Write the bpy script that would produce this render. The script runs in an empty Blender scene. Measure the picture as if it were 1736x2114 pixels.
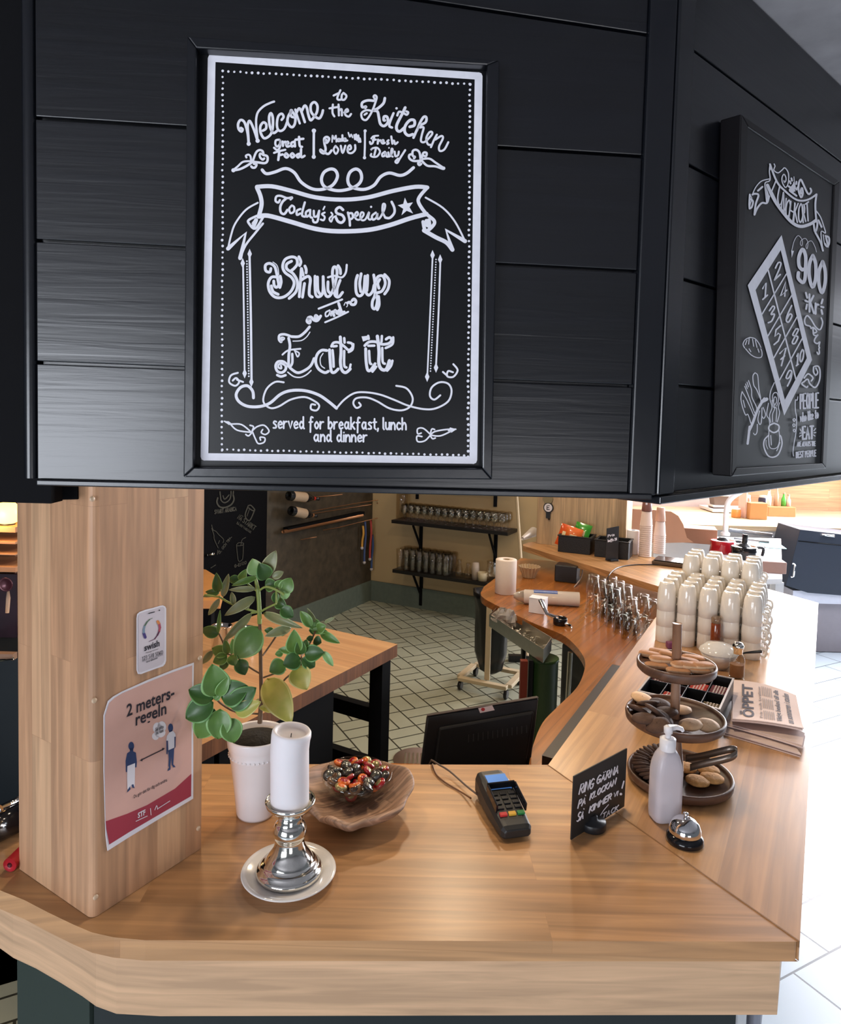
import bpy, math, random
from mathutils import Vector, Matrix
R = random.Random(7)
SC = bpy.context.scene
COL = SC.collection
PI = math.pi
V = Vector

# ---------------------------------------------------------------- camera
F, PX, PY = 1450.0, 868.0, 931.0
KY = F/1600.0
CAM = V((0.0, 0.0, 1.85))
pt, rl = math.radians(3.2), 0.026
_f = V((0, math.cos(pt), -math.sin(pt)))
_r0 = V((1, 0, 0)); _u0 = V((0, math.sin(pt), math.cos(pt)))
_r = _r0*math.cos(rl) + _u0*math.sin(rl)
_u = _u0*math.cos(rl) - _r0*math.sin(rl)
cd = bpy.data.cameras.new('camera')
cam = bpy.data.objects.new('camera', cd); COL.objects.link(cam)
cd.sensor_fit = 'VERTICAL'; cd.sensor_height = 24.0; cd.sensor_width = 24.0
cd.lens = F/2114.0*24.0
cd.shift_y = -(1057.0-PY)/2114.0
cd.clip_start = 0.02
cam.matrix_world = Matrix(((_r.x, _u.x, -_f.x, CAM.x), (_r.y, _u.y, -_f.y, CAM.y), (_r.z, _u.z, -_f.z, CAM.z), (0, 0, 0, 1)))
SC.camera = cam

# ---------------------------------------------------------------- world and light
SC.view_settings.view_transform = 'Standard'
SC.view_settings.look = 'None'
SC.view_settings.gamma = 1.0
SC.view_settings.exposure = 0.0
SC.view_settings.use_curve_mapping = False
W = bpy.data.worlds.new('world'); SC.world = W; W.use_nodes = True
W.node_tree.nodes['Background'].inputs[0].default_value = (0.80, 0.88, 1.0, 1)
W.node_tree.nodes['Background'].inputs[1].default_value = 0.14

def area(name, loc, target, sx, sy, power, color):
    l = bpy.data.lights.new(name, 'AREA'); l.shape = 'RECTANGLE'; l.size = sx; l.size_y = sy
    l.energy = power; l.color = color
    o = bpy.data.objects.new(name, l); COL.objects.link(o); o.location = loc
    d = V(target)-V(loc); o.rotation_euler = d.to_track_quat('-Z', 'Y').to_euler()
    return o
area('added_daylight_lamp', (-2.2, -2.4, 1.45), (-0.3, 1.1, 1.35), 2.4, 1.2, 112, (0.86, 0.91, 1.0))  # assumed daylight: unseen lamp behind camera-left, no window built, gives the bulkhead its sheen
area('added_daylight_lamp', (1.2, -2.8, 0.9), (0.9, 1.4, 1.9), 1.4, 0.9, 20, (0.95, 0.95, 1.0))  # added unseen lamp behind the camera, brightens right chalkboard lettering and worktop
area('aisle_fill_light', (3.1, 3.8, 2.57), (2.9, 3.5, 0.0), 1.3, 1.3, 90, (0.86, 0.91, 1.0))  # added unseen fill lamp, washes out the right aisle floor and wing worktop
area('added_daylight_lamp', (5.4, 6.1, 1.6), (1.9, 2.3, 0.0), 1.8, 1.6, 330, (0.84, 0.90, 1.0))  # assumed daylight from the right: unseen lamp without a window, brightens the aisle floor
area('added_daylight_lamp', (3.7, 6.35, 2.05), (2.4, 3.2, 0.6), 2.6, 0.9, 190, (1.0, 0.95, 0.95))  # added lamp hanging unseen before the pine wall, puts glare on the wing worktop
for k, (lx, ly, e) in enumerate([(0.2, 3.25, 15), (-0.7, 2.2, 9), (0.9, 4.4, 7), (-0.7, 4.9, 5), (0.35, 1.8, 9), (-2.2, 3.8, 8), (0.3, 5.6, 6)]):  # assumed ceiling lamps, unseen; the first placed from the highlight on the front worktop
    l = bpy.data.lights.new('ceiling_spot_light', 'AREA'); l.shape = 'DISK'; l.size = 0.14; l.energy = e; l.color = (1.0, 0.80, 0.56)
    o = bpy.data.objects.new('ceiling_spot_light', l); COL.objects.link(o); o.location = (lx, ly, 2.57)

# ---------------------------------------------------------------- pixel rays -> places
def ray(px, py):
    return (_f + _r*((px-PX)/F) - _u*((py-PY)/F))
def Gp(px, py, z):
    d = ray(px, py); return CAM + d*((z-CAM.z)/d.z)
def Yp(px, py, Y):
    d = ray(px, py); return CAM + d*(Y/d.y)
class Plane:
    def __init__(s, p0, n, off=0.0):
        s.p0 = V(p0); s.n = V(n).normalized()
        if s.n.dot(CAM-s.p0) < 0: s.n = -s.n
        s.off = off
    def hit(s, px, py, off=0.0):
        d = ray(px, py); p = s.p0 + s.n*off
        return CAM + d*((p-CAM).dot(s.n)/d.dot(s.n))

D1 = V((0.466, 0.885*KY, 0)).normalized(); D2 = V((-D1.y, D1.x, 0))

# ---------------------------------------------------------------- mesh builder
class MB:
    def __init__(s): s.v = []; s.f = []; s.m = []; s.s = []
    def add(s, vs, fs, mat=0, smooth=False, M=None):
        b = len(s.v)
        s.v += [(M @ V(p)) if M is not None else V(p) for p in vs]
        for f in fs: s.f.append([b+i for i in f]); s.m.append(mat); s.s.append(smooth)
        return s
    def box(s, c, d, rz=0.0, mat=0, M=None, rx=0, ry=0):
        x, y, z = d[0]/2, d[1]/2, d[2]/2
        T = Matrix.Translation(V(c)) @ Matrix.Rotation(rz, 4, 'Z') @ Matrix.Rotation(ry, 4, 'Y') @ Matrix.Rotation(rx, 4, 'X')
        if M is not None: T = M @ T
        vs = [(i*x, j*y, k*z) for k in (-1, 1) for j in (-1, 1) for i in (-1, 1)]
        return s.add(vs, [(0, 2, 3, 1), (4, 5, 7, 6), (0, 1, 5, 4), (2, 6, 7, 3), (0, 4, 6, 2), (1, 3, 7, 5)], mat, False, T)
    def prism(s, poly, z0, z1, mat=0, M=None, smooth=False):
        n = len(poly); a = sum(poly[i][0]*poly[(i+1) % n][1]-poly[(i+1) % n][0]*poly[i][1] for i in range(n))
        if a < 0: poly = list(poly)[::-1]
        vs = [(p[0], p[1], z0) for p in poly] + [(p[0], p[1], z1) for p in poly]
        s.add(vs, [list(range(n))[::-1], list(range(n, 2*n))], mat, False, M)
        s.add(vs, [(i, (i+1) % n, n+(i+1) % n, n+i) for i in range(n)], mat, smooth, M)
        return s
    def slab(s, pts, n, t, mat=0):      # planar 3-D outline given a thickness along n
        n = V(n)*t; k = len(pts); vs = [V(p) for p in pts]+[V(p)+n for p in pts]
        return s.add(vs, [list(range(k))[::-1], list(range(k, 2*k))]+[(i, (i+1) % k, k+(i+1) % k, k+i) for i in range(k)], mat)
    def lathe(s, prof, c=(0, 0, 0), n=32, mat=0, M=None, smooth=True, cap=True):
        vs = []; fs = []; m = len(prof)
        for r, z in prof:
            for i in range(n):
                a = 2*PI*i/n; vs.append((c[0]+r*math.cos(a), c[1]+r*math.sin(a), c[2]+z))
        for j in range(m-1):
            for i in range(n):
                i2 = (i+1) % n; fs.append((j*n+i, j*n+i2, (j+1)*n+i2, (j+1)*n+i))
        s.add(vs, fs, mat, smooth, M)
        if cap:
            s.add(vs[:n], [list(range(n))[::-1]], mat, False, M); s.add(vs[-n:], [list(range(n))], mat, False, M)
        return s
    def tube(s, path, rad, n=8, mat=0, M=None, cap=True):
        path = [V(p) for p in path]; m = len(path)
        if not isinstance(rad, (list, tuple)): rad = [rad]*m
        vs = []; fs = []; up = None
        for k in range(m):
            t = (path[min(k+1, m-1)]-path[max(k-1, 0)]).normalized()
            if up is None:
                up = V((0, 0, 1)) if abs(t.z) < .9 else V((1, 0, 0))
            a = t.cross(up)
            if a.length < 1e-5: a = t.cross(V((0.3, 1, 0.2)))
            a.normalize(); b = a.cross(t); up = b
            for i in range(n):
                q = 2*PI*i/n; vs.append(path[k]+(a*math.cos(q)+b*math.sin(q))*rad[k])
        for k in range(m-1):
            for i in range(n):
                i2 = (i+1) % n; fs.append((k*n+i, k*n+i2, (k+1)*n+i2, (k+1)*n+i))
        if cap: fs += [list(range(n)), list(range((m-1)*n, m*n))[::-1]]
        return s.add(vs, fs, mat, True, M)
    def ball(s, c, r, mat=0, M=None, nu=14, nv=9):
        if not isinstance(r, (list, tuple)): r = (r, r, r)
        T = Matrix.Translation(V(c)) @ Matrix.Diagonal((r[0], r[1], r[2], 1))
        if M is not None: T = M @ T
        return s.lathe([(max(math.sin(PI*j/nv), .002), -math.cos(PI*j/nv)) for j in range(nv+1)], n=nu, mat=mat, M=T, cap=False)
    def build(s, name, mats, parent=None, w=True, bevel=0, seg=2, sub=0, label=None, loc=None, link=True):
        me = bpy.data.meshes.new(name)
        o = V((0, 0, 0))
        if w:
            if parent is not None:
                o = V((0, 0, 0)); q = parent
                while q is not None: o = o+q.location; q = q.parent
            elif loc is not None: o = V(loc)
        me.from_pydata([tuple(p-o) for p in s.v], [], s.f)
        if not isinstance(mats, (list, tuple)): mats = [mats]
        for m in mats: me.materials.append(m)
        me.polygons.foreach_set('material_index', s.m); me.polygons.foreach_set('use_smooth', s.s)
        me.update()
        ob = bpy.data.objects.new(name, me); COL.objects.link(ob)
        if parent is not None: ob.parent = parent
        elif loc is not None: ob.location = loc
        if bevel:
            b = ob.modifiers.new('bevel', 'BEVEL'); b.width = bevel; b.segments = seg; b.limit_method = 'ANGLE'; b.angle_limit = 0.7
        if sub:
            b = ob.modifiers.new('sub', 'SUBSURF'); b.levels = sub; b.render_levels = sub
        if label: ob['label'] = label
        return ob

def thing(name, label, cat, loc=(0, 0, 0), rz=0.0, group=None):
    o = bpy.data.objects.new(name, None); COL.objects.link(o); o.empty_display_size = 0.05
    o.location = loc; o.rotation_euler = (0, 0, rz); o['label'] = label; o['category'] = cat
    if group: o['group'] = group
    return o
def tag(o, label, cat, group=None, kind=None):
    o['label'] = label; o['category'] = cat
    if group: o['group'] = group
    if kind: o['kind'] = kind
    return o
def struct(o):
    o['kind'] = 'structure'; return o
def dup(root, loc, rz=None, label=None, group=None, deep=True, rot=None):
    r = root.copy(); COL.objects.link(r); r.location = loc
    if rz is not None: r.rotation_euler = (0, 0, rz)
    if rot is not None: r.rotation_euler = rot
    if label: r['label'] = label
    if group: r['group'] = group
    if deep:
        for ch in list(root.children):
            c = ch.copy(); COL.objects.link(c); c.parent = r
            for g in list(ch.children):
                d = g.copy(); COL.objects.link(d); d.parent = c
    return r

def spline(pts, k=6, closed=False):
    pts = [V(p) for p in pts]; n = len(pts)
    if n < 3: return pts
    out = []
    for i in range(n if closed else n-1):
        g = (lambda j: pts[j % n]) if closed else (lambda j: pts[max(0, min(n-1, j))])
        a, b, c, d = g(i-1), g(i), g(i+1), g(i+2)
        for q in range(k):
            t = q/k
            out.append(0.5*((2*b)+(c-a)*t+(2*a-5*b+4*c-d)*t*t+(3*b-a-3*c+d)*t**3))
    if not closed: out.append(pts[-1])
    return out

# ---------------------------------------------------------------- materials
def newmat(name):
    m = bpy.data.materials.new(name); m.use_nodes = True
    nt = m.node_tree; return m, nt, nt.nodes['Principled BSDF']
def flat(name, c, rough=0.5, metal=0.0, spec=0.5, var=0.06, scale=30.0, bump=0.0, trans=0.0, coat=0.0, emit=0.0, sss=0.0, ior=1.45):
    m, nt, b = newmat(name)
    b.inputs['Roughness'].default_value = rough; b.inputs['Metallic'].default_value = metal
    b.inputs['Specular IOR Level'].default_value = spec; b.inputs['Transmission Weight'].default_value = trans
    b.inputs['Coat Weight'].default_value = coat; b.inputs['IOR'].default_value = ior
    if sss:
        b.inputs['Subsurface Weight'].default_value = sss; b.inputs['Subsurface Radius'].default_value = (0.02, 0.015, 0.015)
    tc = nt.nodes.new('ShaderNodeTexCoord'); no = nt.nodes.new('ShaderNodeTexNoise')
    no.inputs['Scale'].default_value = scale; no.inputs['Detail'].default_value = 4
    nt.links.new(tc.outputs['Object'], no.inputs['Vector'])
    mx = nt.nodes.new('ShaderNodeMix'); mx.data_type = 'RGBA'
    mx.inputs[6].default_value = (*[x*(1-var) for x in c], 1); mx.inputs[7].default_value = (*[min(1, x*(1+var)) for x in c], 1)
    nt.links.new(no.outputs['Fac'], mx.inputs[0]); nt.links.new(mx.outputs[2], b.inputs['Base Color'])
    if emit:
        b.inputs['Emission Color'].default_value = (*c, 1); b.inputs['Emission Strength'].default_value = emit
    if bump:
        bp = nt.nodes.new('ShaderNodeBump'); bp.inputs['Strength'].default_value = bump; bp.inputs['Distance'].default_value = 0.002
        nt.links.new(no.outputs['Fac'], bp.inputs['Height']); nt.links.new(bp.outputs['Normal'], b.inputs['Normal'])
    return m
def wood(name, ca, cb, L, A, sl=0.5, sw=0.045, grain=0.35, rough=0.4, mortar=0.0008, coat=0.0, off=0.37, gs=1.0, dark=0.55, bump=0.15, spec=0.5):
    m, nt, b = newmat(name); N = nt.nodes; Lk = nt.links.new
    tc = N.new('ShaderNodeTexCoord')
    def dot(vec):
        d = N.new('ShaderNodeVectorMath'); d.operation = 'DOT_PRODUCT'; d.inputs[1].default_value = vec
        Lk(tc.outputs['Object'], d.inputs[0]); return d.outputs['Value']
    l, a = dot(L), dot(A)
    cx = N.new('ShaderNodeCombineXYZ'); Lk(l, cx.inputs[0]); Lk(a, cx.inputs[1])
    br = N.new('ShaderNodeTexBrick'); br.offset = off; br.inputs['Color1'].default_value = (0, 0, 0, 1); br.inputs['Color2'].default_value = (1, 1, 1, 1)
    br.inputs['Mortar'].default_value = (0.5, 0.5, 0.5, 1)
    br.inputs['Scale'].default_value = 1.0; br.inputs['Brick Width'].default_value = sl; br.inputs['Row Height'].default_value = sw
    br.inputs['Mortar Size'].default_value = mortar; br.inputs['Mortar Smooth'].default_value = 0.3
    Lk(cx.outputs[0], br.inputs['Vector'])
    # grain, shifted per stave
    sh = N.new('ShaderNodeMath'); sh.operation = 'MULTIPLY'; sh.inputs[1].default_value = 13.0; Lk(br.outputs['Color'], sh.inputs[0])
    l2 = N.new('ShaderNodeMath'); l2.operation = 'MULTIPLY'; l2.inputs[1].default_value = 3.0*gs; Lk(l, l2.inputs[0])
    a2 = N.new('ShaderNodeMath'); a2.operation = 'MULTIPLY'; a2.inputs[1].default_value = 60.0*gs; Lk(a, a2.inputs[0])
    c2 = N.new('ShaderNodeCombineXYZ'); Lk(l2.outputs[0], c2.inputs[0]); Lk(a2.outputs[0], c2.inputs[1]); Lk(sh.outputs[0], c2.inputs[2])
    g = N.new('ShaderNodeTexNoise'); g.inputs['Scale'].default_value = 1.0; g.inputs['Detail'].default_value = 6; g.inputs['Distortion'].default_value = 0.6
    Lk(c2.outputs[0], g.inputs['Vector'])
    g2 = N.new('ShaderNodeTexNoise'); g2.inputs['Scale'].default_value = 5.0*gs; g2.inputs['Detail'].default_value = 3; Lk(cx.outputs[0], g2.inputs['Vector'])
    mx = N.new('ShaderNodeMix'); mx.data_type = 'RGBA'; mx.inputs[6].default_value = (*ca, 1); mx.inputs[7].default_value = (*cb, 1)
    av = N.new('ShaderNodeMath'); av.operation = 'MULTIPLY_ADD'; av.inputs[1].default_value = 0.6; Lk(br.outputs['Color'], av.inputs[0])
    hv = N.new('ShaderNodeMath'); hv.operation = 'MULTIPLY'; hv.inputs[1].default_value = 0.4; Lk(g2.outputs['Fac'], hv.inputs[0]); Lk(hv.outputs[0], av.inputs[2])
    Lk(av.outputs[0], mx.inputs[0])
    mr = N.new('ShaderNodeMapRange'); mr.inputs['From Min'].default_value = 0.35; mr.inputs['From Max'].default_value = 0.7
    mr.inputs['To Min'].default_value = 1.0-grain; mr.inputs['To Max'].default_value = 1.0+grain*0.25; Lk(g.outputs['Fac'], mr.inputs['Value'])
    mm = N.new('ShaderNodeMix'); mm.data_type = 'RGBA'; mm.blend_type = 'MULTIPLY'; mm.inputs[0].default_value = 1.0
    Lk(mx.outputs[2], mm.inputs[6]); Lk(mr.outputs[0], mm.inputs[7])
    m3 = N.new('ShaderNodeMix'); m3.data_type = 'RGBA'; m3.inputs[7].default_value = (*[x*dark for x in ca], 1)
    Lk(br.outputs['Fac'], m3.inputs[0]); Lk(mm.outputs[2], m3.inputs[6])
    Lk(m3.outputs[2], b.inputs['Base Color'])
    b.inputs['Roughness'].default_value = rough; b.inputs['Coat Weight'].default_value = coat; b.inputs['Coat Roughness'].default_value = 0.25
    b.inputs['Specular IOR Level'].default_value = spec
    bp = N.new('ShaderNodeBump'); bp.inputs['Strength'].default_value = bump; bp.inputs['Distance'].default_value = 0.001
    Lk(g.outputs['Fac'], bp.inputs['Height']); Lk(bp.outputs['Normal'], b.inputs['Normal'])
    return m
def tile(name, c1, c2, mort, ang, w=0.2, h=0.1, ms=0.004, rough=0.35, off=0.5, bump=0.3):
    m, nt, b = newmat(name); N = nt.nodes; Lk = nt.links.new
    tc = N.new('ShaderNodeTexCoord'); mp = N.new('ShaderNodeMapping'); mp.inputs['Rotation'].default_value = ang if isinstance(ang, tuple) else (0, 0, ang)
    Lk(tc.outputs['Object'], mp.inputs['Vector'])
    br = N.new('ShaderNodeTexBrick'); br.offset = off; Lk(mp.outputs[0], br.inputs['Vector'])
    br.inputs['Color1'].default_value = (*c1, 1); br.inputs['Color2'].default_value = (*c2, 1); br.inputs['Mortar'].default_value = (*mort, 1)
    br.inputs['Scale'].default_value = 1; br.inputs['Brick Width'].default_value = w; br.inputs['Row Height'].default_value = h
    br.inputs['Mortar Size'].default_value = ms; br.inputs['Mortar Smooth'].default_value = 0.2
    Lk(br.outputs['Color'], b.inputs['Base Color']); b.inputs['Roughness'].default_value = rough
    bp = N.new('ShaderNodeBump'); bp.invert = True; bp.inputs['Strength'].default_value = bump; bp.inputs['Distance'].default_value = 0.003
    Lk(br.outputs['Fac'], bp.inputs['Height']); Lk(bp.outputs['Normal'], b.inputs['Normal'])
    return m
def herring(name, c1, mort, ang, L=0.21, rough=0.35):      # basket-weave floor: pairs of tiles, checker of two directions
    m, nt, b = newmat(name); N = nt.nodes; Lk = nt.links.new
    tc = N.new('ShaderNodeTexCoord'); mp = N.new('ShaderNodeMapping'); mp.inputs['Rotation'].default_value = (0, 0, ang); mp.inputs['Scale'].default_value = (1/L, 1/L, 1/L)
    Lk(tc.outputs['Object'], mp.inputs['Vector'])
    sp = N.new('ShaderNodeSeparateXYZ'); Lk(mp.outputs[0], sp.inputs[0])
    def ma(op, a, bb=None, c=None):
        n = N.new('ShaderNodeMath'); n.operation = op
        for i, x in enumerate((a, bb, c)):
            if x is None: continue
            if isinstance(x, (int, float)): n.inputs[i].default_value = x
            else: Lk(x, n.inputs[i])
        return n.outputs[0]
    x, y = sp.outputs[0], sp.outputs[1]
    par = ma('MODULO', ma('ADD', ma('ADD', ma('FLOOR', x), ma('FLOOR', y)), 1000.0), 2.0)
    fx, fy = ma('FRACT', x), ma('FRACT', y)
    def edge(v): return ma('MINIMUM', v, ma('SUBTRACT', 1.0, v))
    ex, ey = edge(fx), edge(fy)
    hx, hy = ma('ABSOLUTE', ma('SUBTRACT', fx, 0.5)), ma('ABSOLUTE', ma('SUBTRACT', fy, 0.5))
    mid = ma('ADD', ma('MULTIPLY', par, hx), ma('MULTIPLY', ma('SUBTRACT', 1.0, par), hy))
    d = ma('MINIMUM', ma('MINIMUM', ex, ey), mid)
    fac = ma('LESS_THAN', d, 0.022)
    no = N.new('ShaderNodeTexNoise'); no.inputs['Scale'].default_value = 0.35*1; Lk(mp.outputs[0], no.inputs['Vector']); no.inputs['Detail'].default_value = 5
    mr = N.new('ShaderNodeMapRange'); mr.inputs['To Min'].default_value = 0.75; mr.inputs['To Max'].default_value = 1.15; Lk(no.outputs['Fac'], mr.inputs['Value'])
    mu = N.new('ShaderNodeMix'); mu.data_type = 'RGBA'; mu.blend_type = 'MULTIPLY'; mu.inputs[0].default_value = 1; mu.inputs[6].default_value = (*c1, 1); Lk(mr.outputs[0], mu.inputs[7])
    mx = N.new('ShaderNodeMix'); mx.data_type = 'RGBA'; mx.inputs[7].default_value = (*mort, 1); Lk(fac, mx.inputs[0]); Lk(mu.outputs[2], mx.inputs[6])
    Lk(mx.outputs[2], b.inputs['Base Color']); b.inputs['Roughness'].default_value = rough
    return m

BLK = wood('black_painted_plank', (0.0025, 0.003, 0.005), (0.005, 0.006, 0.010), (1, 0, 0), (0, 0, 1), sl=30, sw=60, grain=0.35, rough=0.29, mortar=0, bump=0.5, spec=0.7)
BLKT = flat('black_painted_trim', (0.005, 0.006, 0.009), 0.27, bump=0.1, spec=0.7)
BLKM = flat('matt_black_wood', (0.004, 0.004, 0.005), 0.8, spec=0.15)
BOARD = flat('chalkboard', (0.003, 0.0036, 0.005), 0.34, var=0.25, scale=9, spec=0.42)
CHALK = flat('white_chalk_paint', (0.86, 0.85, 0.92), 0.9, var=0.10, scale=60)
CHALKD = flat('faded_chalk', (0.055, 0.052, 0.042), 0.9, var=0.3, scale=60)
OAKX = (0.68, 0.385, 0.175); OAKY = (0.50, 0.245, 0.098)
TOPF = wood('oiled_beech_worktop', OAKY, OAKX, (1, 0.01, 0), (0, 1, 1), sl=1.1, sw=0.085, grain=0.36, rough=0.33, coat=0.1, mortar=0.0003, dark=0.8, gs=0.7)
TOPW = wood('oiled_beech_wing', OAKY, OAKX, tuple(D1), (D2.x, D2.y, 1), sl=1.1, sw=0.085, grain=0.30, rough=0.28, coat=0.35, mortar=0.0003, dark=0.8, gs=0.7)
TOPL = wood('oiled_beech_left', OAKY, OAKX, tuple(D2), (D1.x, D1.y, 1), sl=0.5, sw=0.062, grain=0.28, rough=0.36, coat=0.12)
APR = wood('pale_beech_apron', (0.62, 0.37, 0.20), (0.76, 0.49, 0.29), (1, 0.6, 0), (0, 0, 1), sl=3.0, sw=0.35, grain=0.3, rough=0.5)
PIL = wood('beech_pillar', (0.50, 0.255, 0.135), (0.78, 0.49, 0.28), (0, 0, 1), (D1.x+D2.x, D1.y+D2.y, 0), sl=0.42, sw=0.062, grain=0.30, rough=0.5, mortar=0.0003, dark=0.8)
PILB = wood('beech_pillar_pale', (0.50, 0.33, 0.17), (0.66, 0.46, 0.26), (0, 0, 1), (D1.x+D2.x, D1.y+D2.y, 0), sl=1.0, sw=0.08, grain=0.35, rough=0.5)
ORG = wood('varnished_pine', (0.34, 0.105, 0.018), (0.44, 0.15, 0.028), (D1.x, D1.y, 0), (D2.x, D2.y, 1), sl=2.5, sw=0.5, grain=0.35, rough=0.22, coat=0.4, gs=0.6)
WALN = wood('walnut', (0.10, 0.045, 0.028), (0.17, 0.085, 0.05), (1, 0.3, 0), (-0.3, 1, 0.6), sl=0.6, sw=0.04, grain=0.35, rough=0.45, mortar=0)
TILEK = herring('kitchen_floor_tiles', (0.42, 0.43, 0.33), (0.035, 0.035, 0.025), -math.radians(27.7))
TILED = tile('dining_floor_tiles', (0.62, 0.70, 0.76), (0.68, 0.76, 0.82), (0.10, 0.12, 0.14), -math.radians(27.7), 0.4, 0.2, 0.004, 0.3)
CEIL = flat('concrete_ceiling_tile', (0.30, 0.285, 0.295), 0.9, var=0.35, scale=14, bump=0.3)
WHITE = flat('white_plastic', (0.82, 0.80, 0.82), 0.35, var=0.03)
CERW = flat('white_glazed_ceramic', (0.80, 0.77, 0.74), 0.12, var=0.02, coat=0.5)
CREAM = flat('cream_mug_ceramic', (0.86, 0.80, 0.72), 0.12, var=0.02, coat=0.6)
WAX = flat('white_candle_wax', (0.84, 0.80, 0.82), 0.5, var=0.02, sss=0.3)
SILV = flat('mercury_glass_silver', (0.84, 0.82, 0.76), 0.10, metal=1.0, var=0.06, scale=50)
STEEL = flat('brushed_steel', (0.55, 0.52, 0.46), 0.32, metal=1.0, var=0.1)
CHROME = flat('polished_chrome', (0.85, 0.84, 0.84), 0.05, metal=1.0, var=0.01)
BLKP = flat('black_plastic', (0.012, 0.012, 0.014), 0.35, var=0.1)
BLKG = flat('glossy_black', (0.008, 0.008, 0.010), 0.12, var=0.05)
def glassmat(name, tint, refl=0.12, rough=0.02):
    m, nt, b = newmat(name); N = nt.nodes; Lk = nt.links.new
    N.remove(b); out = [n for n in N if n.type == 'OUTPUT_MATERIAL'][0]
    tr = N.new('ShaderNodeBsdfTransparent'); tr.inputs[0].default_value = (*tint, 1)
    gl = N.new('ShaderNodeBsdfGlossy'); gl.inputs['Roughness'].default_value = rough; gl.inputs[0].default_value = (1, 1, 1, 1)
    lw = N.new('ShaderNodeLayerWeight'); lw.inputs[0].default_value = 0.35
    mr = N.new('ShaderNodeMapRange'); mr.inputs['To Min'].default_value = refl*0.2; mr.inputs['To Max'].default_value = 0.20; Lk(lw.outputs['Facing'], mr.inputs['Value'])
    mx = N.new('ShaderNodeMixShader'); Lk(mr.outputs[0], mx.inputs[0]); Lk(tr.outputs[0], mx.inputs[1]); Lk(gl.outputs[0], mx.inputs[2]); Lk(mx.outputs[0], out.inputs[0])
    return m
GLASS = glassmat('clear_glass', (0.93, 0.93, 0.91))
GLASSF = flat('frosted_plastic', (0.86, 0.84, 0.88), 0.35, trans=0.35, var=0.02)
PAPER = flat('paper', (0.80, 0.76, 0.76), 0.8, var=0.04, scale=20)
INK = flat('dark_ink', (0.025, 0.02, 0.03), 0.7)
SOIL = flat('potting_soil', (0.012, 0.009, 0.006), 0.95, var=0.7, scale=160, bump=1.0)
BARK = flat('plant_bark', (0.14, 0.085, 0.05), 0.7, var=0.3, scale=80)
STEMG = flat('green_stem', (0.22, 0.30, 0.08), 0.5, var=0.2)
# ================================================================ SETTING
def poly_floor(name, pts, z, mat, th=0.05):
    return struct(MB().prism([(p[0], p[1]) for p in pts], z-th, z).build(name, mat))
poly_floor('floor', [(-6, -4), (7, -4), (7, 9), (-6, 9)], 0.0, TILED)
CC = V((-0.45, 7.46*KY, 0))
LW = V((-0.43, -0.90*KY, 0)).normalized(); RW = V((0.87, -0.50*KY, 0)).normalized()
J = V((1.27, 3.77*KY, 0))
cx_l = CC + LW*6.5
kf = [(CC.x-.3, CC.y+.3), (CC.x+RW.x*2.3, CC.y+RW.y*2.3), (2.1, 4.5), (1.45, 3.5), (0.5, 1.65), (-0.55, 1.40), (-1.5, 2.0), (-3.3, 2.0), (cx_l.x, cx_l.y)]
poly_floor('floor', kf, 0.006, TILEK, 0.004)
CZ = 2.597
struct(MB().box((0.5, 2.6, CZ+0.05), (13, 13, 0.1)).build('ceiling', CEIL))
cs = MB()
for k in range(-3, 8): cs.box((0.9+k*0.6+0.18, 2.6, CZ-0.001), (0.006, 12, 0.004), mat=0)
for k in range(-3, 10): cs.box((0.5, k*1.2, CZ-0.001), (12, 0.006, 0.004), mat=0)
struct(cs.build('trim_1', BLKM))

# kitchen walls
DWALL = flat('dark_brown_wallpaper', (0.060, 0.045, 0.028), 0.75, var=0.8, scale=14, bump=0.2)
CHWALL = flat('black_chalk_wall', (0.003, 0.003, 0.004), 0.85, spec=0.1)
BEIGE = flat('beige_painted_wall', (0.50, 0.36, 0.19), 0.7, var=0.12, scale=3)
GREY = flat('grey_green_skirting', (0.13, 0.16, 0.13), 0.6, var=0.2)
def wallseg(name, a, b, z0, z1, t, mat, side):
    a = V((a[0], a[1], 0)); b = V((b[0], b[1], 0)); d = (b-a).normalized(); n = V((-d.y, d.x, 0))*side*t
    return struct(MB().prism([(a.x, a.y), (b.x, b.y), (b.x+n.x, b.y+n.y), (a.x+n.x, a.y+n.y)], z0, z1).build(name, mat))
A1 = CC; A2 = CC+LW*1.55; A3 = CC+LW*6.5
wallseg('wall_left', A1, A2, 0, CZ, 0.1, DWALL, -1)
wallseg('wall_left', A2, A3, 0, CZ, 0.1, CHWALL, -1)
wallseg('wall_back', A1, CC+RW*2.3, 0, CZ, 0.1, BEIGE, 1)
LN = V((-LW.y, LW.x, 0))
if LN.dot(V((0.5, 4, 0))-CC) < 0: LN = -LN
RN = V((-RW.y, RW.x, 0))
if RN.dot(V((0, 3, 0))-CC) < 0: RN = -RN
for nm, a, b, n in (('baseboard_left', A1, A3, LN), ('baseboard_back', A1, CC+RW*2.3, RN)):
    q = [a+n*0.001, b+n*0.001, b+n*0.014, a+n*0.014]
    struct(MB().prism([(p.x, p.y) for p in q], 0.0, 0.20).build(nm, GREY))
# bright end: pink-white wall, pine wall, worktop far right
PINK = flat('pale_pink_plaster', (0.80, 0.62, 0.55), 0.8, var=0.04)
PINE = wood('pine_plank_wall', (0.62, 0.30, 0.14), (0.80, 0.44, 0.24), (1, 0, 0), (0, 0.2, 1), sl=1.4, sw=0.10, grain=0.22, rough=0.6)
struct(MB().box((2.35, 7.25, 1.297), (1.5, 0.1, 2.59)).build('wall_far', PINK))
struct(MB().box((4.73, 7.23, 1.297), (3.2, 0.12, 2.59)).build('wall_right', PINE))

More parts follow.
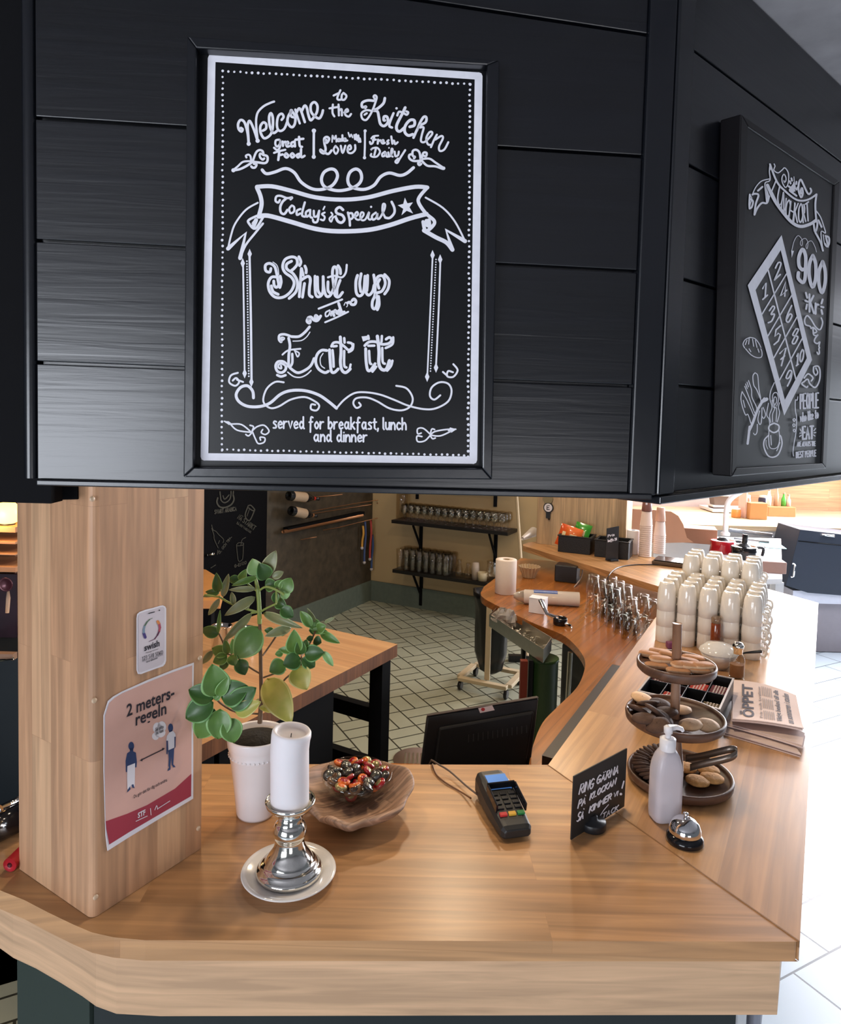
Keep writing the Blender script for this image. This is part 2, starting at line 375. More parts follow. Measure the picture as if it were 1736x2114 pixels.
# ---------------------------------------------------------------- bulkhead over the bar
def fasY(X): return 1.20*KY+0.077*KY*X
n_f = V((0.077*KY, -1, 0)).normalized()
FP = Plane((0, 1.20*KY, 0), n_f)          # front face of the planks
bl = FP.hit(75, 992); brr = FP.hit(1303, 1022)
zb = 1.727
cor = FP.hit(1350, 1020); corx = cor.x; cory = fasY(corx)
# planks on the front bulkhead: each row a band with groove between, one mesh
lX = FP.hit(76, 800).x; rX = FP.hit(1305, 800).x
rows_l = [-120, 243, 496, 748, 992]; rows_r = [70, 322, 560, 797, 1022]
mb = MB()
edges = []
for yl, yr in zip(rows_l, rows_r):
    xl, xr = 76, 1305
    pl = FP.hit(xl, yl); pr = FP.hit(xr, yr)
    edges.append((pl.z, pr.z))
zt = CZ
edges = [(zt, zt)] + [e for e in edges if e[0] < zt-0.02]
g = 0.0022
for (t0, t1), (b0, b1) in zip(edges[:-1], edges[1:]):
    pts = [V((lX, fasY(lX), t0-g)), V((lX, fasY(lX), b0+g)), V((rX, fasY(rX), b1+g)), V((rX, fasY(rX), t1-g))]
    mb.slab(pts, -n_f, 0.018)
bk = [V((lX, fasY(lX), zt)), V((lX, fasY(lX), zb)), V((rX, fasY(rX), zb)), V((rX, fasY(rX), zt))]
mb.slab([p-n_f*0.018 for p in bk], -n_f, 0.05)
struct(mb.build('wall_front', BLK, bevel=0.0015))
# bottom lip and corner posts
mb = MB(); a = FP.hit(74, 990, 0.012); b = FP.hit(1347, 1020, 0.012)
mb.slab([V((a.x, a.y, a.z)), V((a.x, a.y, a.z-0.009)), V((b.x, b.y, b.z-0.009)), V((b.x, b.y, b.z))], -n_f, 0.08)
struct(mb.build('trim_2', BLKT, bevel=0.002))
mb = MB(); mb.slab([V((rX, fasY(rX), zt)), V((rX, fasY(rX), zb)), V((corx, cory, zb)), V((corx, cory, zt))], -n_f, 0.06)
mb.v = [p+n_f*0.008 for p in mb.v]
struct(mb.build('trim_3', BLKT, bevel=0.003))
# rounded moulding at the left end, return behind with its lack of light put into a darker black
mb = MB(); xq = FP.hit(56, 700, 0.0)
mb.lathe([(0.011, 1.735), (0.011, CZ)], c=(xq.x, xq.y+0.012, 0), n=20)
struct(mb.build('trim_4', BLKT))
struct(MB().box((xq.x-0.55, xq.y+0.045, (1.70+CZ)/2-0.006), (1.14, 0.035, CZ-1.70)).build('wall_left', BLKM))
pb = Yp(160, 1031, 1.245*KY); pa = Yp(0, 1046, 1.17)
mb = MB(); mb.slab([V((pb.x, pb.y, pb.z)), V((pb.x-0.9, pb.y-0.42, pb.z)), V((pb.x-0.9, pb.y-0.42, 1.80)), V((pb.x, pb.y, 1.80))], V((0, 0.02, 0)), 1.0)
struct(mb.build('trim_5', BLKM))
# right hand bulkhead, turned 45 degrees
w = V((0.74, 0.74*KY, 0)).normalized()
c0 = V((corx, cory, 0))
n_w = V((w.y, -w.x, 0))
WP = Plane(c0, n_w)
def wpt(t, z, off=0.0): return V((c0.x+w.x*t, c0.y+w.y*t, z)) + n_w*off
zrows = []
for py in (820-0, 585, 350, 110):
    zrows.append(WP.hit(1440, py+ (0 if py != 820 else -20)).z)
zw = [CZ]+[z for z in sorted(zrows, reverse=True) if z < CZ-0.02]+[zb]
mb = MB()
for z1, z0 in zip(zw[:-1], zw[1:]):
    mb.slab([wpt(0.03, z1-g), wpt(0.03, z0+g), wpt(2.6, z0+g), wpt(2.6, z1-g)], -n_w, 0.018)
mb.slab([wpt(0.02, CZ, -0.018), wpt(0.02, zb, -0.018), wpt(2.6, zb, -0.018), wpt(2.6, CZ, -0.018)], -n_w, 0.05)
struct(mb.build('wall_right', BLK, bevel=0.0015))
mb = MB(); mb.slab([wpt(0, CZ, 0.008), wpt(0, zb, 0.008), wpt(0.05, zb, 0.008), wpt(0.05, CZ, 0.008)], -n_w, 0.06)
struct(mb.build('trim_6', BLKT, bevel=0.003))
mb = MB(); mb.slab([wpt(0, zb-0.001, 0.012), wpt(0, zb-0.014, 0.012), wpt(2.6, zb-0.014, 0.012), wpt(2.6, zb-0.001, 0.012)], -n_w, 0.08)
struct(mb.build('trim_7', BLKT, bevel=0.002))

# ================================================================ WORKTOPS
ZT = 1.0; TH = 0.034
B = Gp(1650, 1942, ZT); Ci = Gp(1130, 1579, ZT)
def G2(px, py, z=ZT): p = Gp(px, py, z); return (p.x, p.y)
Bf = G2(1650, 1944)
Lf = [G2(300, 1941), G2(235, 1935), G2(190, 1925), G2(150, 1908), G2(100, 1884), G2(50, 1858), G2(0, 1838)]
l_end = V((*Lf[-1], 0))+D2*0.9
lb = l_end + D1*0.52
inner_l = V((*G2(392, 1577), 0)); qs_ = V((*G2(20, 1700), 0)); lb = qs_+D2*0.9
front = [Bf]+Lf[:4]
# front section: seam at (190,1925) -> behind pillar
mb = MB(); fp = [Bf]+Lf+[(l_end.x, l_end.y), (lb.x, lb.y), (qs_.x, qs_.y), (inner_l.x, inner_l.y), (Ci.x, Ci.y)]
mb.prism(fp, ZT-TH, ZT)
o = mb.build('front_worktop', TOPF, loc=(Bf[0], Bf[1], ZT-TH), bevel=0.008, seg=3)
tag(o, 'front oiled beech worktop carrying the card terminal, with a mitred seam at its right', 'worktop')
def wing_out(t): return V((Bf[0], Bf[1], 0))+D1*t
nD1 = V((D1.y, -D1.x, 0))
dW = (J-V((Ci.x, Ci.y, 0))).normalized()
U = V((-0.383, 0.924*KY, 0)).normalized(); UN = V((U.y, -U.x, 0))
def isect(p, d, q, e):
    den = d.x*e.y-d.y*e.x; t = ((q.x-p.x)*e.y-(q.y-p.y)*e.x)/den; return p+d*t
outd = (Gp(1690, 1230, ZT)-Gp(1650, 1944, ZT)); outd.z = 0; outd.normalize()
JO = isect(V((Bf[0], Bf[1], 0)), outd, J+UN*0.5, U)
mb = MB(); e = 0.0015
mb.prism([(Bf[0]+.0015, Bf[1]+.001), (JO.x, JO.y), (J.x, J.y), (Ci.x+.002, Ci.y)], ZT-TH, ZT+0.0006)
o = mb.build('wing_worktop', TOPW, loc=(Bf[0], Bf[1], ZT-TH), bevel=0.006, seg=3)
tag(o, 'long beech worktop wing running back under the mugs, newspapers and cookie stand', 'worktop')
tipF = V((*G2(1080, 1127), 0)); 
mb = MB(); farp = [J, J+UN*0.5 if False else JO, JO+U*1.75, tipF+UN*0.42+U*0.12, tipF+UN*0.12+U*0.10, tipF+UN*0.03+U*0.05, tipF]
mb.prism([(p.x, p.y) for p in farp], ZT-TH, ZT+0.0003)
o = mb.build('far_worktop', wood('oiled_beech_far', OAKY, OAKX, tuple(U), (UN.x, UN.y, 1), sl=0.6, sw=0.06, rough=0.35), loc=(J.x, J.y, ZT-TH), bevel=0.006)
tag(o, 'far beech worktop with rounded tip carrying snack baskets and paper cups', 'worktop')
# seam line darker filler between front and wing
mb = MB(); a = V((Bf[0], Bf[1], ZT)); b = V((Ci.x, Ci.y, ZT)); d = (b-a).normalized(); s = V((-d.y, d.x, 0))*0.0010
mb.prism([((a+s).x, (a+s).y), ((a-s).x, (a-s).y), ((b-s).x, (b-s).y), ((b+s).x, (b+s).y)], ZT-0.01, ZT+0.0009)
tag(mb.build('seam_filler', flat('seam_filler', (0.30, 0.15, 0.06), 0.7), loc=tuple(a)), 'thin filled mitre seam running diagonally between front and wing worktops', 'seam')
# apron under the front edge
def apron_line(z, ins):
    pass
ap_t = [V((*G2(1612, 1974, ZT-TH), 0)), V((*G2(305, 1962, ZT-TH), 0))]
yb = ap_t[0].y
zA = 0.863
ap = [(ap_t[0].x, ap_t[0].y-0.0), (Lf[0][0]+0.02, Lf[0][1]+0.012), (Lf[1][0], Lf[1][1]+0.010), (Lf[2][0]-0.0, Lf[2][1]+0.014), (Lf[3][0]+.008, Lf[3][1]+0.016), (Lf[4][0]+.01, Lf[4][1]+0.018), (Lf[5][0]+.01, Lf[5][1]+0.018), (Lf[6][0]+.012, Lf[6][1]+0.018), (l_end.x+.012, l_end.y+.018)]
ap[0] = (ap_t[0].x, Bf[1]+0.012)
back = [(p[0]+0.012, p[1]+0.03) for p in ap]; back[0] = (ap[0][0], ap[0][1]+0.03)
mb = MB()
root = thing('bar_counter', 'bar counter base with pale beech apron over black panels, below the front worktop', 'counter', (0, Bf[1]+0.1, 0))
z0 = ZT-TH-0.0005
mb = MB(); n = len(ap)
vs = [(p[0], p[1], zA) for p in ap]+[(p[0], p[1], z0) for p in ap]+[(p[0], p[1], zA) for p in back]+[(p[0], p[1], z0) for p in back]
fs = []
for i in range(n-1):
    fs += [(i+1, i, n+i, n+i+1), (2*n+i, 2*n+i+1, 3*n+i+1, 3*n+i), (i, i+1, 2*n+i+1, 2*n+i), (n+i+1, n+i, 3*n+i, 3*n+i+1)]
fs += [(0, 2*n, 3*n, n), (n-1, 2*n-1, 4*n-1, 3*n-1)]
mb.add(vs, fs); mb.build('apron_board', APR, root)
# wing apron
mb = MB(); q0 = V((ap[0][0], ap[0][1], 0)); q1 = q0+outd*2.6; nn = V((outd.y, -outd.x, 0))
mb.prism([((q0).x, (q0).y+0.0), (q1.x, q1.y), ((q1-nn*0.03).x, (q1-nn*0.03).y), ((q0-nn*0.03).x, (q0-nn*0.03).y+0.02)], zA, z0)
mb.build('wing_apron_board', APR, root)
DG = flat('dark_green_black_panel', (0.010, 0.016, 0.016), 0.5)
DG2 = flat('dark_green_panel', (0.018, 0.032, 0.024), 0.55)
mb = MB()
pr = V((*G2(1525, 2114, zA-0.02), 0)); pl_ = V((*G2(170, 2075, zA), 0)); pl2 = V((*G2(22, 1962, zA), 0))
mb.prism([(pr.x, pl_.y+0.03), (pl_.x+0.005, pl_.y+0.03), (pl_.x+0.03, pl_.y+0.12), (pr.x+0.05, pl_.y+0.12)], 0.0, zA)
mb.build('front_panel', DG, root)
mb = MB(); mb.prism([(pl_.x+0.0, pl_.y+0.025), (pl2.x, pl2.y+0.02), (pl2.x+0.05, pl2.y+0.10), (pl_.x+0.05, pl_.y+0.11)], 0.0, zA); mb.build('corner_panel', DG2, root)
mb = MB(); w0 = V((pr.x, pl_.y+0.03, 0)); w1 = w0+outd*2.4
mb.prism([(w0.x, w0.y), (w1.x, w1.y), (w1.x-0.05, w1.y+0.03), (w0.x-0.05, w0.y+0.05)], 0.0, zA); mb.build('wing_panel', BLKT, root)
# metal leg seen at the bottom right
mb = MB(); lg = G2(1545, 2100, 0.80); mb.tube([(lg[0]+.01, lg[1], 0), (lg[0]+.01, lg[1], zA)], 0.012, 12)
mb.build('leg', flat('grey_metal', (0.42, 0.42, 0.48), 0.4, metal=.6), root)

# ================================================================ PILLAR
pf = Gp(190, 1899, ZT); pR = Gp(415, 1752, ZT); wR = (V((pR.x, pR.y, 0))-V((pf.x, pf.y, 0)))
pL = Gp(40, 1795, ZT); wL = (V((pL.x, pL.y, 0))-V((pf.x, pf.y, 0)))
d_r = wR.normalized(); d_l = wL.normalized()
P0 = V((pf.x, pf.y, 0))
root = thing('wooden_pillar', 'square beech pillar with rounded corner standing on the left of the counter', 'pillar', (P0.x, P0.y, ZT))
def rot(cx, ang): pass
rr = 0.012
cen = P0+d_r*rr+d_l*rr
arc = []
for k in range(7):
    t = k/6; dv = (-d_l*(1-t)-d_r*t).normalized(); arc.append(cen+dv*rr)
pts = [P0+wR, P0+wR+wL, P0+wL]+[arc[6-k] for k in range(7)]
pts = [P0+wR-d_l*0, P0+wR+wL, P0+wL]+list(reversed(arc))
mb = MB(); mb.prism([(p.x, p.y) for p in pts], ZT+0.0008, CZ-0.001)
mb.build('post', PIL, root, bevel=0)
CAPM = flat('pale_screw_cover', (0.62, 0.45, 0.30), 0.4)
PRP = Plane(P0, V((d_r.y, -d_r.x, 0)))
for (x, y) in [(190, 1030), (194, 1446), (197, 1852), (412, 1358), (409, 1710)]:
    p = PRP.hit(x, y, 0.0)
    mb = MB(); M = Matrix.Translation(p) @ PRP.n.to_track_quat('Z', 'Y').to_matrix().to_4x4()
    mb.lathe([(0.0045, 0), (0.0045, 0.0015), (0.003, 0.0026), (0.0005, 0.003)], n=12, M=M)
    mb.build('screw_cover', CAPM, root)
# second pillar panel far behind
PNL = V((*G2(1106, 1122), 0)); 
q = Yp(1292, 1100, PNL.y-0.25); q.z = 0
root = thing('wooden_pillar', 'wide pale wooden pillar far behind, standing behind the snack baskets', 'pillar', (PNL.x, PNL.y, ZT))
dd = (q-PNL); nn2 = V((-dd.y, dd.x, 0)).normalized()
mb = MB(); mb.prism([(PNL.x, PNL.y), (q.x, q.y), (q.x+nn2.x*.22, q.y+nn2.y*.22), (PNL.x+nn2.x*.22, PNL.y+nn2.y*.22)], ZT+0.001, CZ-0.001)
mb.build('post', PILB, root, bevel=0.006)
# ================================================================ LETTERING ENGINE
def ribbon(mb, plane, pts, w, off, mat=0, taper=False, smooth=True):
    P = [V((p[0], p[1], 0)) for p in pts]
    if smooth and len(P) > 2: P = spline(P, 5)
    n = len(P); L = []; Rr = []
    for i in range(n):
        t = P[min(i+1, n-1)]-P[max(i-1, 0)]
        if t.length < 1e-6: t = V((1, 0, 0))
        t.normalize(); nn = V((-t.y, t.x, 0))
        hw = w/2
        if taper: hw *= 0.35+0.65*math.sin(PI*min(1, max(0, (i+.5)/n)))
        L.append(P[i]+nn*hw); Rr.append(P[i]-nn*hw)
    vs = [plane.hit(p.x, p.y, off) for p in L]+[plane.hit(p.x, p.y, off) for p in Rr]
    mb.add(vs, [(i, i+1, n+i+1, n+i) for i in range(n-1)], mat)
    for c, s in ((P[0], 1), (P[-1], -1)):       # round caps
        if taper: continue
        q = [(c.x+w/2*math.cos(a*PI/4), c.y+w/2*math.sin(a*PI/4)) for a in range(8)]
        mb.add([plane.hit(x, y, off-0.00003) for x, y in q], [list(range(8))], mat)
_k = [0]
def strokes(mb, plane, ox, oy, s, w, txt, mat=0, smooth=True, taper=False, off=0.0012):
    for ln in txt.replace('\n', '|').split('|'):
        ln = ln.strip()
        if not ln: continue
        ww = w; sm = smooth
        if ln[0] == '@': a, ln = ln.split(' ', 1); ww = float(a[1:])
        if ln[0] == '-': sm = False; ln = ln[1:]
        pts = [tuple(float(c) for c in q.split(',')) for q in ln.split()]
        pts = [(ox+x/s, oy+y/s) for x, y in pts]
        _k[0] += 1
        o = off+(_k[0] % 17)*0.000015
        if len(pts) == 1:
            x, y = pts[0]; r = ww/s/2
            mb.add([plane.hit(x+r*math.cos(a*PI/4), y+r*math.sin(a*PI/4), o) for a in range(8)], [list(range(8))], mat)
        else: ribbon(mb, plane, pts, ww/s, o, mat, taper, sm)
def fillp(mb, plane, ox, oy, s, txt, mat=0, off=0.0012):
    pts = [tuple(float(c) for c in q.split(',')) for q in txt.split()]
    mb.add([plane.hit(ox+x/s, oy+y/s, off) for x, y in pts], [list(range(len(pts)))], mat)
GL = {
'A': "0,0 .3,1 .6,0|.12,.35 .48,.35", 'B': "0,0 0,1 .4,.95 .45,.7 .3,.52 0,.52|.3,.52 .55,.3 .4,.03 0,0", 'C': "*.55,.85 .3,1 .05,.7 .05,.3 .3,0 .55,.15",
'D': "0,0 0,1 .4,.85 .55,.5 .4,.12 0,0", 'E': "0,0 0,1 .5,1|0,.52 .4,.52|0,0 .5,0", 'F': "0,0 0,1 .5,1|0,.52 .4,.52", 'G': "*.55,.85 .3,1 .05,.7 .05,.3 .3,0 .55,.15 .55,.45|.3,.45 .6,.45",
'H': "0,0 0,1|.5,0 .5,1|0,.5 .5,.5", 'I': "0,0 0,1", 'K': "0,0 0,1|.5,1 0,.45|.1,.55 .55,0", 'L': "0,1 0,0 .5,0", 'M': "0,0 .05,1 .35,.4 .65,1 .7,0",
'N': "0,0 0,1 .5,0 .5,1", 'O': "*.3,1 .05,.75 .05,.25 .3,0 .55,.25 .55,.75 .3,1", 'P': "0,0 0,1 .4,.97 .5,.75 .4,.5 0,.48", 'R': "0,0 0,1 .4,.97 .5,.75 .4,.5 0,.48|.2,.48 .55,0",
'S': "*.5,.9 .25,1 .05,.8 .15,.58 .45,.42 .52,.18 .28,0 .02,.12", 'T': "0,1 .6,1|.3,1 .3,0", 'U': "*0,1 0,.3 .25,0 .5,.3 .5,1", 'V': "0,1 .3,0 .6,1", 'W': "0,1 .15,0 .35,.7 .55,0 .7,1",
'Y': "0,1 .3,.5|.6,1 .3,.5 .3,0", 'Z': "0,1 .5,1 0,0 .5,0", '!': "0,1 -.05,.35|-.06,.05 -.04,0", '.': "0,.05 .03,0", ',': "0,.08 -.05,-.15", '-': "0,.4 .35,.4", "'": "0,1 -.03,.8",
'Ä': "0,0 .3,.85 .6,0|.12,.3 .48,.3|.15,1.1 .18,1.08|.42,1.1 .45,1.08", 'Å': "0,0 .3,.85 .6,0|.12,.3 .48,.3|.3,1.15 .33,1.1", 'Ö': "*.3,.85 .05,.65 .05,.2 .3,0 .55,.2 .55,.65 .3,.85|.15,1.1 .18,1.08|.42,1.1 .45,1.08",
'0': "*.3,1 .05,.75 .05,.25 .3,0 .55,.25 .55,.75 .3,1", '1': ".05,.8 .25,1 .25,0|.1,0 .4,0", '2': "*.05,.8 .25,1 .48,.8 .4,.5 .05,0 .1,0 .5,0", '3': "*.05,.9 .3,1 .45,.75 .2,.52 .48,.3 .3,0 .02,.1", '4': ".4,0 .4,1 0,.3 .55,.3",
'5': ".45,1 .1,1 .05,.58 .3,.6 .48,.35 .35,.03 .02,.05", '6': "*.4,1 .1,.6 .05,.25 .25,0 .48,.22 .3,.5 .08,.35", '7': "0,1 .5,1 .2,0|.12,.5 .42,.5", '8': "*.28,1 .05,.78 .28,.52 .5,.25 .28,0 .05,.25 .28,.52 .5,.78 .28,1", '9': "*.45,.7 .25,.5 .05,.72 .25,1 .46,.75 .42,.3 .2,0",
'a': "*.42,.5 .2,.6 .03,.3 .2,.02 .4,.25 .43,.55|.43,.58 .43,.1 .52,0", 'b': "0,1 0,.02|*0,.35 .22,.6 .42,.3 .2,0 0,.15", 'c': "*.4,.5 .2,.6 .02,.3 .2,0 .42,.1", 'd': "*.42,.4 .2,.6 .02,.3 .2,0 .42,.25|.43,1 .43,.1 .52,0", 'e': "*.03,.3 .42,.36 .25,.6 .03,.35 .15,.02 .42,.1",
'f': "*.4,.95 .22,1 .15,.7 .12,-.3|0,.55 .35,.58", 'g': "*.42,.5 .2,.6 .03,.3 .2,.05 .42,.3|*.43,.58 .42,-.2 .2,-.35 .02,-.2", 'h': "0,1 0,0|*0,.3 .22,.6 .4,.4 .42,0", 'i': "0,.58 0,0|0,.8 .01,.82", 'k': "0,1 0,0|.38,.6 0,.25|.1,.33 .42,0", 'l': "0,1 0,.1 .08,0",
'm': "0,.6 0,0|*0,.35 .18,.6 .3,.4 .3,0|*.3,.35 .48,.6 .6,.4 .6,0", 'n': "0,.6 0,0|*0,.3 .22,.6 .4,.4 .42,0", 'o': "*.22,.6 .02,.3 .22,0 .42,.3 .22,.6", 'p': "0,.6 0,-.35|*0,.35 .22,.6 .42,.3 .2,0 0,.15", 'r': "0,.6 0,0|*0,.3 .15,.55 .35,.58", 's': "*.35,.55 .15,.6 .05,.45 .3,.25 .3,.05 .02,.03",
't': ".15,.9 .15,.1 .3,0|0,.6 .35,.62", 'u': "*0,.6 .02,.15 .2,0 .38,.2|.4,.6 .4,0", 'v': "0,.6 .2,0 .4,.6", 'w': "0,.6 .12,0 .28,.5 .44,0 .56,.6", 'y': "0,.6 .2,.05|.42,.6 .1,-.35", 'ö': "*.22,.6 .02,.3 .22,0 .42,.3 .22,.6|.1,.8 .12,.82|.32,.8 .34,.82", ' ': "", '*': ""}
def gw(c):
    if c == ' ': return .38
    xs = [float(q.split(',')[0]) for st in GL[c].split('|') for q in st.strip('*').split()]
    return max(xs)+.2
def write(mb, plane, text, x0, y0, x1, y1, h, w, mat=0, off=0.0012, lean=0.0, upv=None):
    """hand lettering in single strokes: baseline (x0,y0)-(x1,y1), cap height h (photo pixels)"""
    tot = sum(gw(c) for c in text)-.2
    for c in text: pass
    bx, by = (x1-x0)/tot, (y1-y0)/tot
    ux, uy = upv if upv else (lean*h, -h)
    cx = 0
    for c in text:
        for st in GL[c].split('|'):
            if not st: continue
            sm = st[0] == '*'; st = st.strip('*')
            pts = [tuple(map(float, q.split(','))) for q in st.split()]
            px = [(x0+bx*(cx+a)+ux*b, y0+by*(cx+a)+uy*b) for a, b in pts]
            _k[0] += 1
            ribbon(mb, plane, px, w, off+(_k[0] % 17)*0.000015, mat, False, sm)
        cx += gw(c)
def typed(mb, plane, text, x0, y0, x1, y1, h, mat=0, off=0.0012, bold=0.0, shear=0.0, upv=None):
    cu = bpy.data.curves.new('t', 'FONT'); cu.body = text; cu.size = 1.0; cu.offset = bold; cu.shear = shear; cu.resolution_u = 3
    ob = bpy.data.objects.new('t', cu); me = ob.to_mesh()
    vs = [v.co.copy() for v in me.vertices]; fs = [tuple(p.vertices) for p in me.polygons]
    ob.to_mesh_clear(); bpy.data.objects.remove(ob); bpy.data.curves.remove(cu)
    if not vs: return
    xa = min(v.x for v in vs); xb = max(v.x for v in vs); H = 0.70
    ux, uy = upv if upv else (0, -h)
    out = []
    for v in vs:
        a = (v.x-xa)/(xb-xa); b = v.y/H
        out.append(plane.hit(x0+(x1-x0)*a+ux*b, y0+(y1-y0)*a+uy*b, off))
    mb.add(out, fs, mat)

# ================================================================ FRONT CHALKBOARD
bc = FP.hit(700, 540)
root = thing('chalkboard_sign', 'large framed chalkboard reading Welcome to the Kitchen on the front bulkhead', 'chalkboard', (bc.x, bc.y, bc.z))
OQ = [(386, 74), (1031, 124), (1016, 990), (378, 985)]
IQ = [(405, 99), (1006, 134), (996, 967), (400, 965)]
def frame(quadO, quadI, plane, z0, z1, mat, root, name='frame', bev=0.002):
    mb = MB()
    for k in range(4):
        k2 = (k+1) % 4
        q = [quadO[k], quadO[k2], quadI[k2], quadI[k]]
        b = [plane.hit(x, y, z1) for x, y in q]; a = [p-plane.n*(z1-z0) for p in b]
        mb.add(a+b, [(0, 1, 2, 3), (7, 6, 5, 4), (0, 4, 5, 1), (1, 5, 6, 2), (2, 6, 7, 3), (3, 7, 4, 0)])
    return mb.build(name, mat, root, bevel=bev)
frame(OQ, IQ, FP, 0.0015, 0.024, BLKT, root)
mb = MB(); mb.slab([FP.hit(x, y, 0.004) for x, y in [(404, 98), (1007, 133), (997, 968), (399, 966)]], -FP.n, 0.003)
root = mb.build('panel', BOARD, root)
OFF = 0.0052
mb = MB()
for q in ("@5.6 -437,120 988,157", "@6.0 -437,120 422,943", "@5.6 -422,943 977,950", "@6.4 -988,157 977,950"):
    strokes(mb, FP, 0, 0, 1, 8, q.replace('@5.6', '@15').replace('@6.0', '@16').replace('@6.4', '@16'), off=OFF)
for c in ((437, 120), (988, 157), (422, 943), (977, 950)): strokes(mb, FP, 0, 0, 1, 16, '%d,%d' % c, off=OFF)
mb.build('border', CHALK, root)
mb = MB()
def dotline(a, b, n, r):
    for i in range(n):
        t = i/(n-1); x = a[0]+(b[0]-a[0])*t+R.uniform(-.8, .8); y = a[1]+(b[1]-a[1])*t+R.uniform(-.8, .8)
        strokes(mb, FP, 0, 0, 1, r*R.uniform(.85, 1.1), '%f,%f' % (x, y), off=OFF)
dotline((460, 147), (970, 174), 43, 5.6); dotline((460, 147), (458, 930), 66, 5.4); dotline((458, 928), (958, 940), 44, 5.2); dotline((970, 174), (966, 943), 70, 5.8)
mb.build('dotted_border', CHALK, root)
mb = MB()
S = lambda *a, **k: strokes(mb, FP, *a, off=OFF, **k)
S(480, 180, 8.68, 46, """150,730 180,755 160,795 110,750 100,660 140,590 200,610 240,700 275,850 290,1020|290,1020 280,850 270,700 290,615 320,620 380,750 430,900 450,960
@40 450,960 440,850 425,700 425,560 460,440 560,340 680,280 745,258|@78 290,1015|@80 450,960|@46 540,780 600,740 600,660 550,632 500,700 500,800 540,890 590,915 680,850 720,720 720,540 685,465 655,540 670,700 730,820 800,780
@44 880,585 915,530 880,475 820,520 795,650 810,750 860,785 930,740 980,620|1110,540 1050,520 1040,430 1060,415 1000,520 985,620 1030,700 1080,712 1120,640 1120,520 1060,420
@40 1125,400 1160,520 1205,650|1150,450 1190,380 1230,430 1295,625|1240,430 1290,332 1330,370 1360,500 1395,590 1440,560 1510,450 1520,330 1465,268 1405,320 1405,430 1460,510 1550,560 1600,490 1620,415""")
S(670, 170, 6.43, 28, """210,105 170,200 180,230 215,230|120,175 195,140|250,140 290,180 265,228 228,225 230,165 255,145|110,295 105,400 130,452|65,345 190,325|185,295 190,440|190,380 225,355 230,440|260,400 310,385 300,355 275,380 275,430 320,455 352,420
@34 540,340 550,320 500,330 500,270 570,240 650,245|670,225 650,190 670,172 692,200 670,280 640,360 600,440 550,500 500,480 490,410 550,370 610,375|530,430 560,410|@36 800,210 780,280 700,350 640,372 700,385 720,460 740,550 790,580 840,530 830,460 790,455 785,500 800,505
@32 915,410 870,520 860,580 895,600|@34 955,345|@38 1070,335 1030,420 960,560 960,630 1000,650 1060,600|@30 965,440 990,390 1050,410 1090,430 1110,400 1085,385|@38 1130,590 1190,570 1190,505 1130,505 1070,580 1065,660 1110,705 1170,690
@34 1180,735 1250,590 1340,530 1350,465 1315,460 1270,530 1225,640|1270,600 1315,600 1290,700 1280,780 1330,790 1420,700 1425,660 1390,665 1350,740 1370,820 1410,830|1412,860 1450,770 1490,695|1470,760 1550,712 1570,745 1520,850 1530,910 1590,890 1642,795
@26 535,640 535,820 530,1000|@44 538,645|@46 530,1000
@24 620,745 650,715 712,708|660,722 640,800 612,818 602,790|640,765 680,760|710,760 705,815|708,785 740,768|752,790 782,782 775,765 755,790 772,812 800,802|850,768 832,785 850,808 830,820|885,718 900,815|898,785 922,775 935,820 970,795
@26 630,880 612,900 640,875 700,870 735,920 700,980 650,990 612,975 620,950|680,885 660,965|800,922 765,950 770,982 800,970 810,930 822,982 845,985|845,930 858,985|@22 855,870|@24 880,980 905,900 890,880 882,960 905,988|930,920 940,980 975,965 985,920|1070,900 1000,1010 965,1068 940,1052 975,1012
@20 100,792 105,702 128,755 150,702 155,790|182,750 170,772 190,780 197,748 200,780|220,752 212,775 236,772|236,702 240,775|258,770 280,752 264,746 262,778 302,772|@20 315,668 335,725 352,690 372,732|395,700 405,755|418,692 432,768|448,705 455,790|468,745 476,790
@26 145,842 120,895 150,950 182,895 145,842|215,842 240,938 275,842|302,898 350,880 338,835 310,865 312,928 360,938 405,895 405,832""")
mb.build('heading_lettering', CHALK, root); mb = MB()
S(470, 255, 7.233, 36, """1470,245 1450,262 1480,288 1515,230 1480,200 1442,225 1445,300 1462,380 1440,445 1392,425 1385,390 1430,420 1500,455 1550,402
@32 770,242 720,252 712,310 740,345 780,300 782,240 780,350 740,395 692,362|820,270 825,335|825,292 858,272|870,312 905,295 893,272 875,300 885,342 920,338|990,272 950,292 955,342 985,332|1000,265 1005,342|1065,200 1075,330 1110,348|1012,242 1130,228
@32 692,438 760,415 860,392|770,425 755,545|775,472 820,462|870,442 850,480 880,508 905,480 870,442|965,442 940,472 965,508 995,480 965,442|1070,452 1030,472 1050,508 1080,482|1095,382 1098,500 1148,482
@36 1287,100 1285,300 1285,510|@68 1287,108|@64 1285,498
@30 350,560 340,490 310,465 272,480 280,508|@34 370,575 420,440 470,398 520,412 530,460 485,450 482,500 520,538 545,522|530,470 590,490 592,560 550,592 450,580 370,570|@30 340,562 230,572 150,640 90,688|350,590 270,640 180,682 90,698|390,600 430,612 410,655 372,658 352,640|@64 85,698""")
S(690, 255, 7.233, 34, """1300,540 1330,440 1378,440 1370,488 1335,480|1290,540 1270,430 1220,392 1172,412 1172,480 1205,498 1190,520|1290,556 1180,558 1122,520 1120,472 1162,455|@32 1300,532 1420,525 1510,582 1630,662|1310,560 1390,630 1510,640 1620,678|1280,572 1252,592 1270,622 1298,602|@55 1632,668""")
mb.build('small_lettering_and_leaves', CHALK, root); mb = MB()
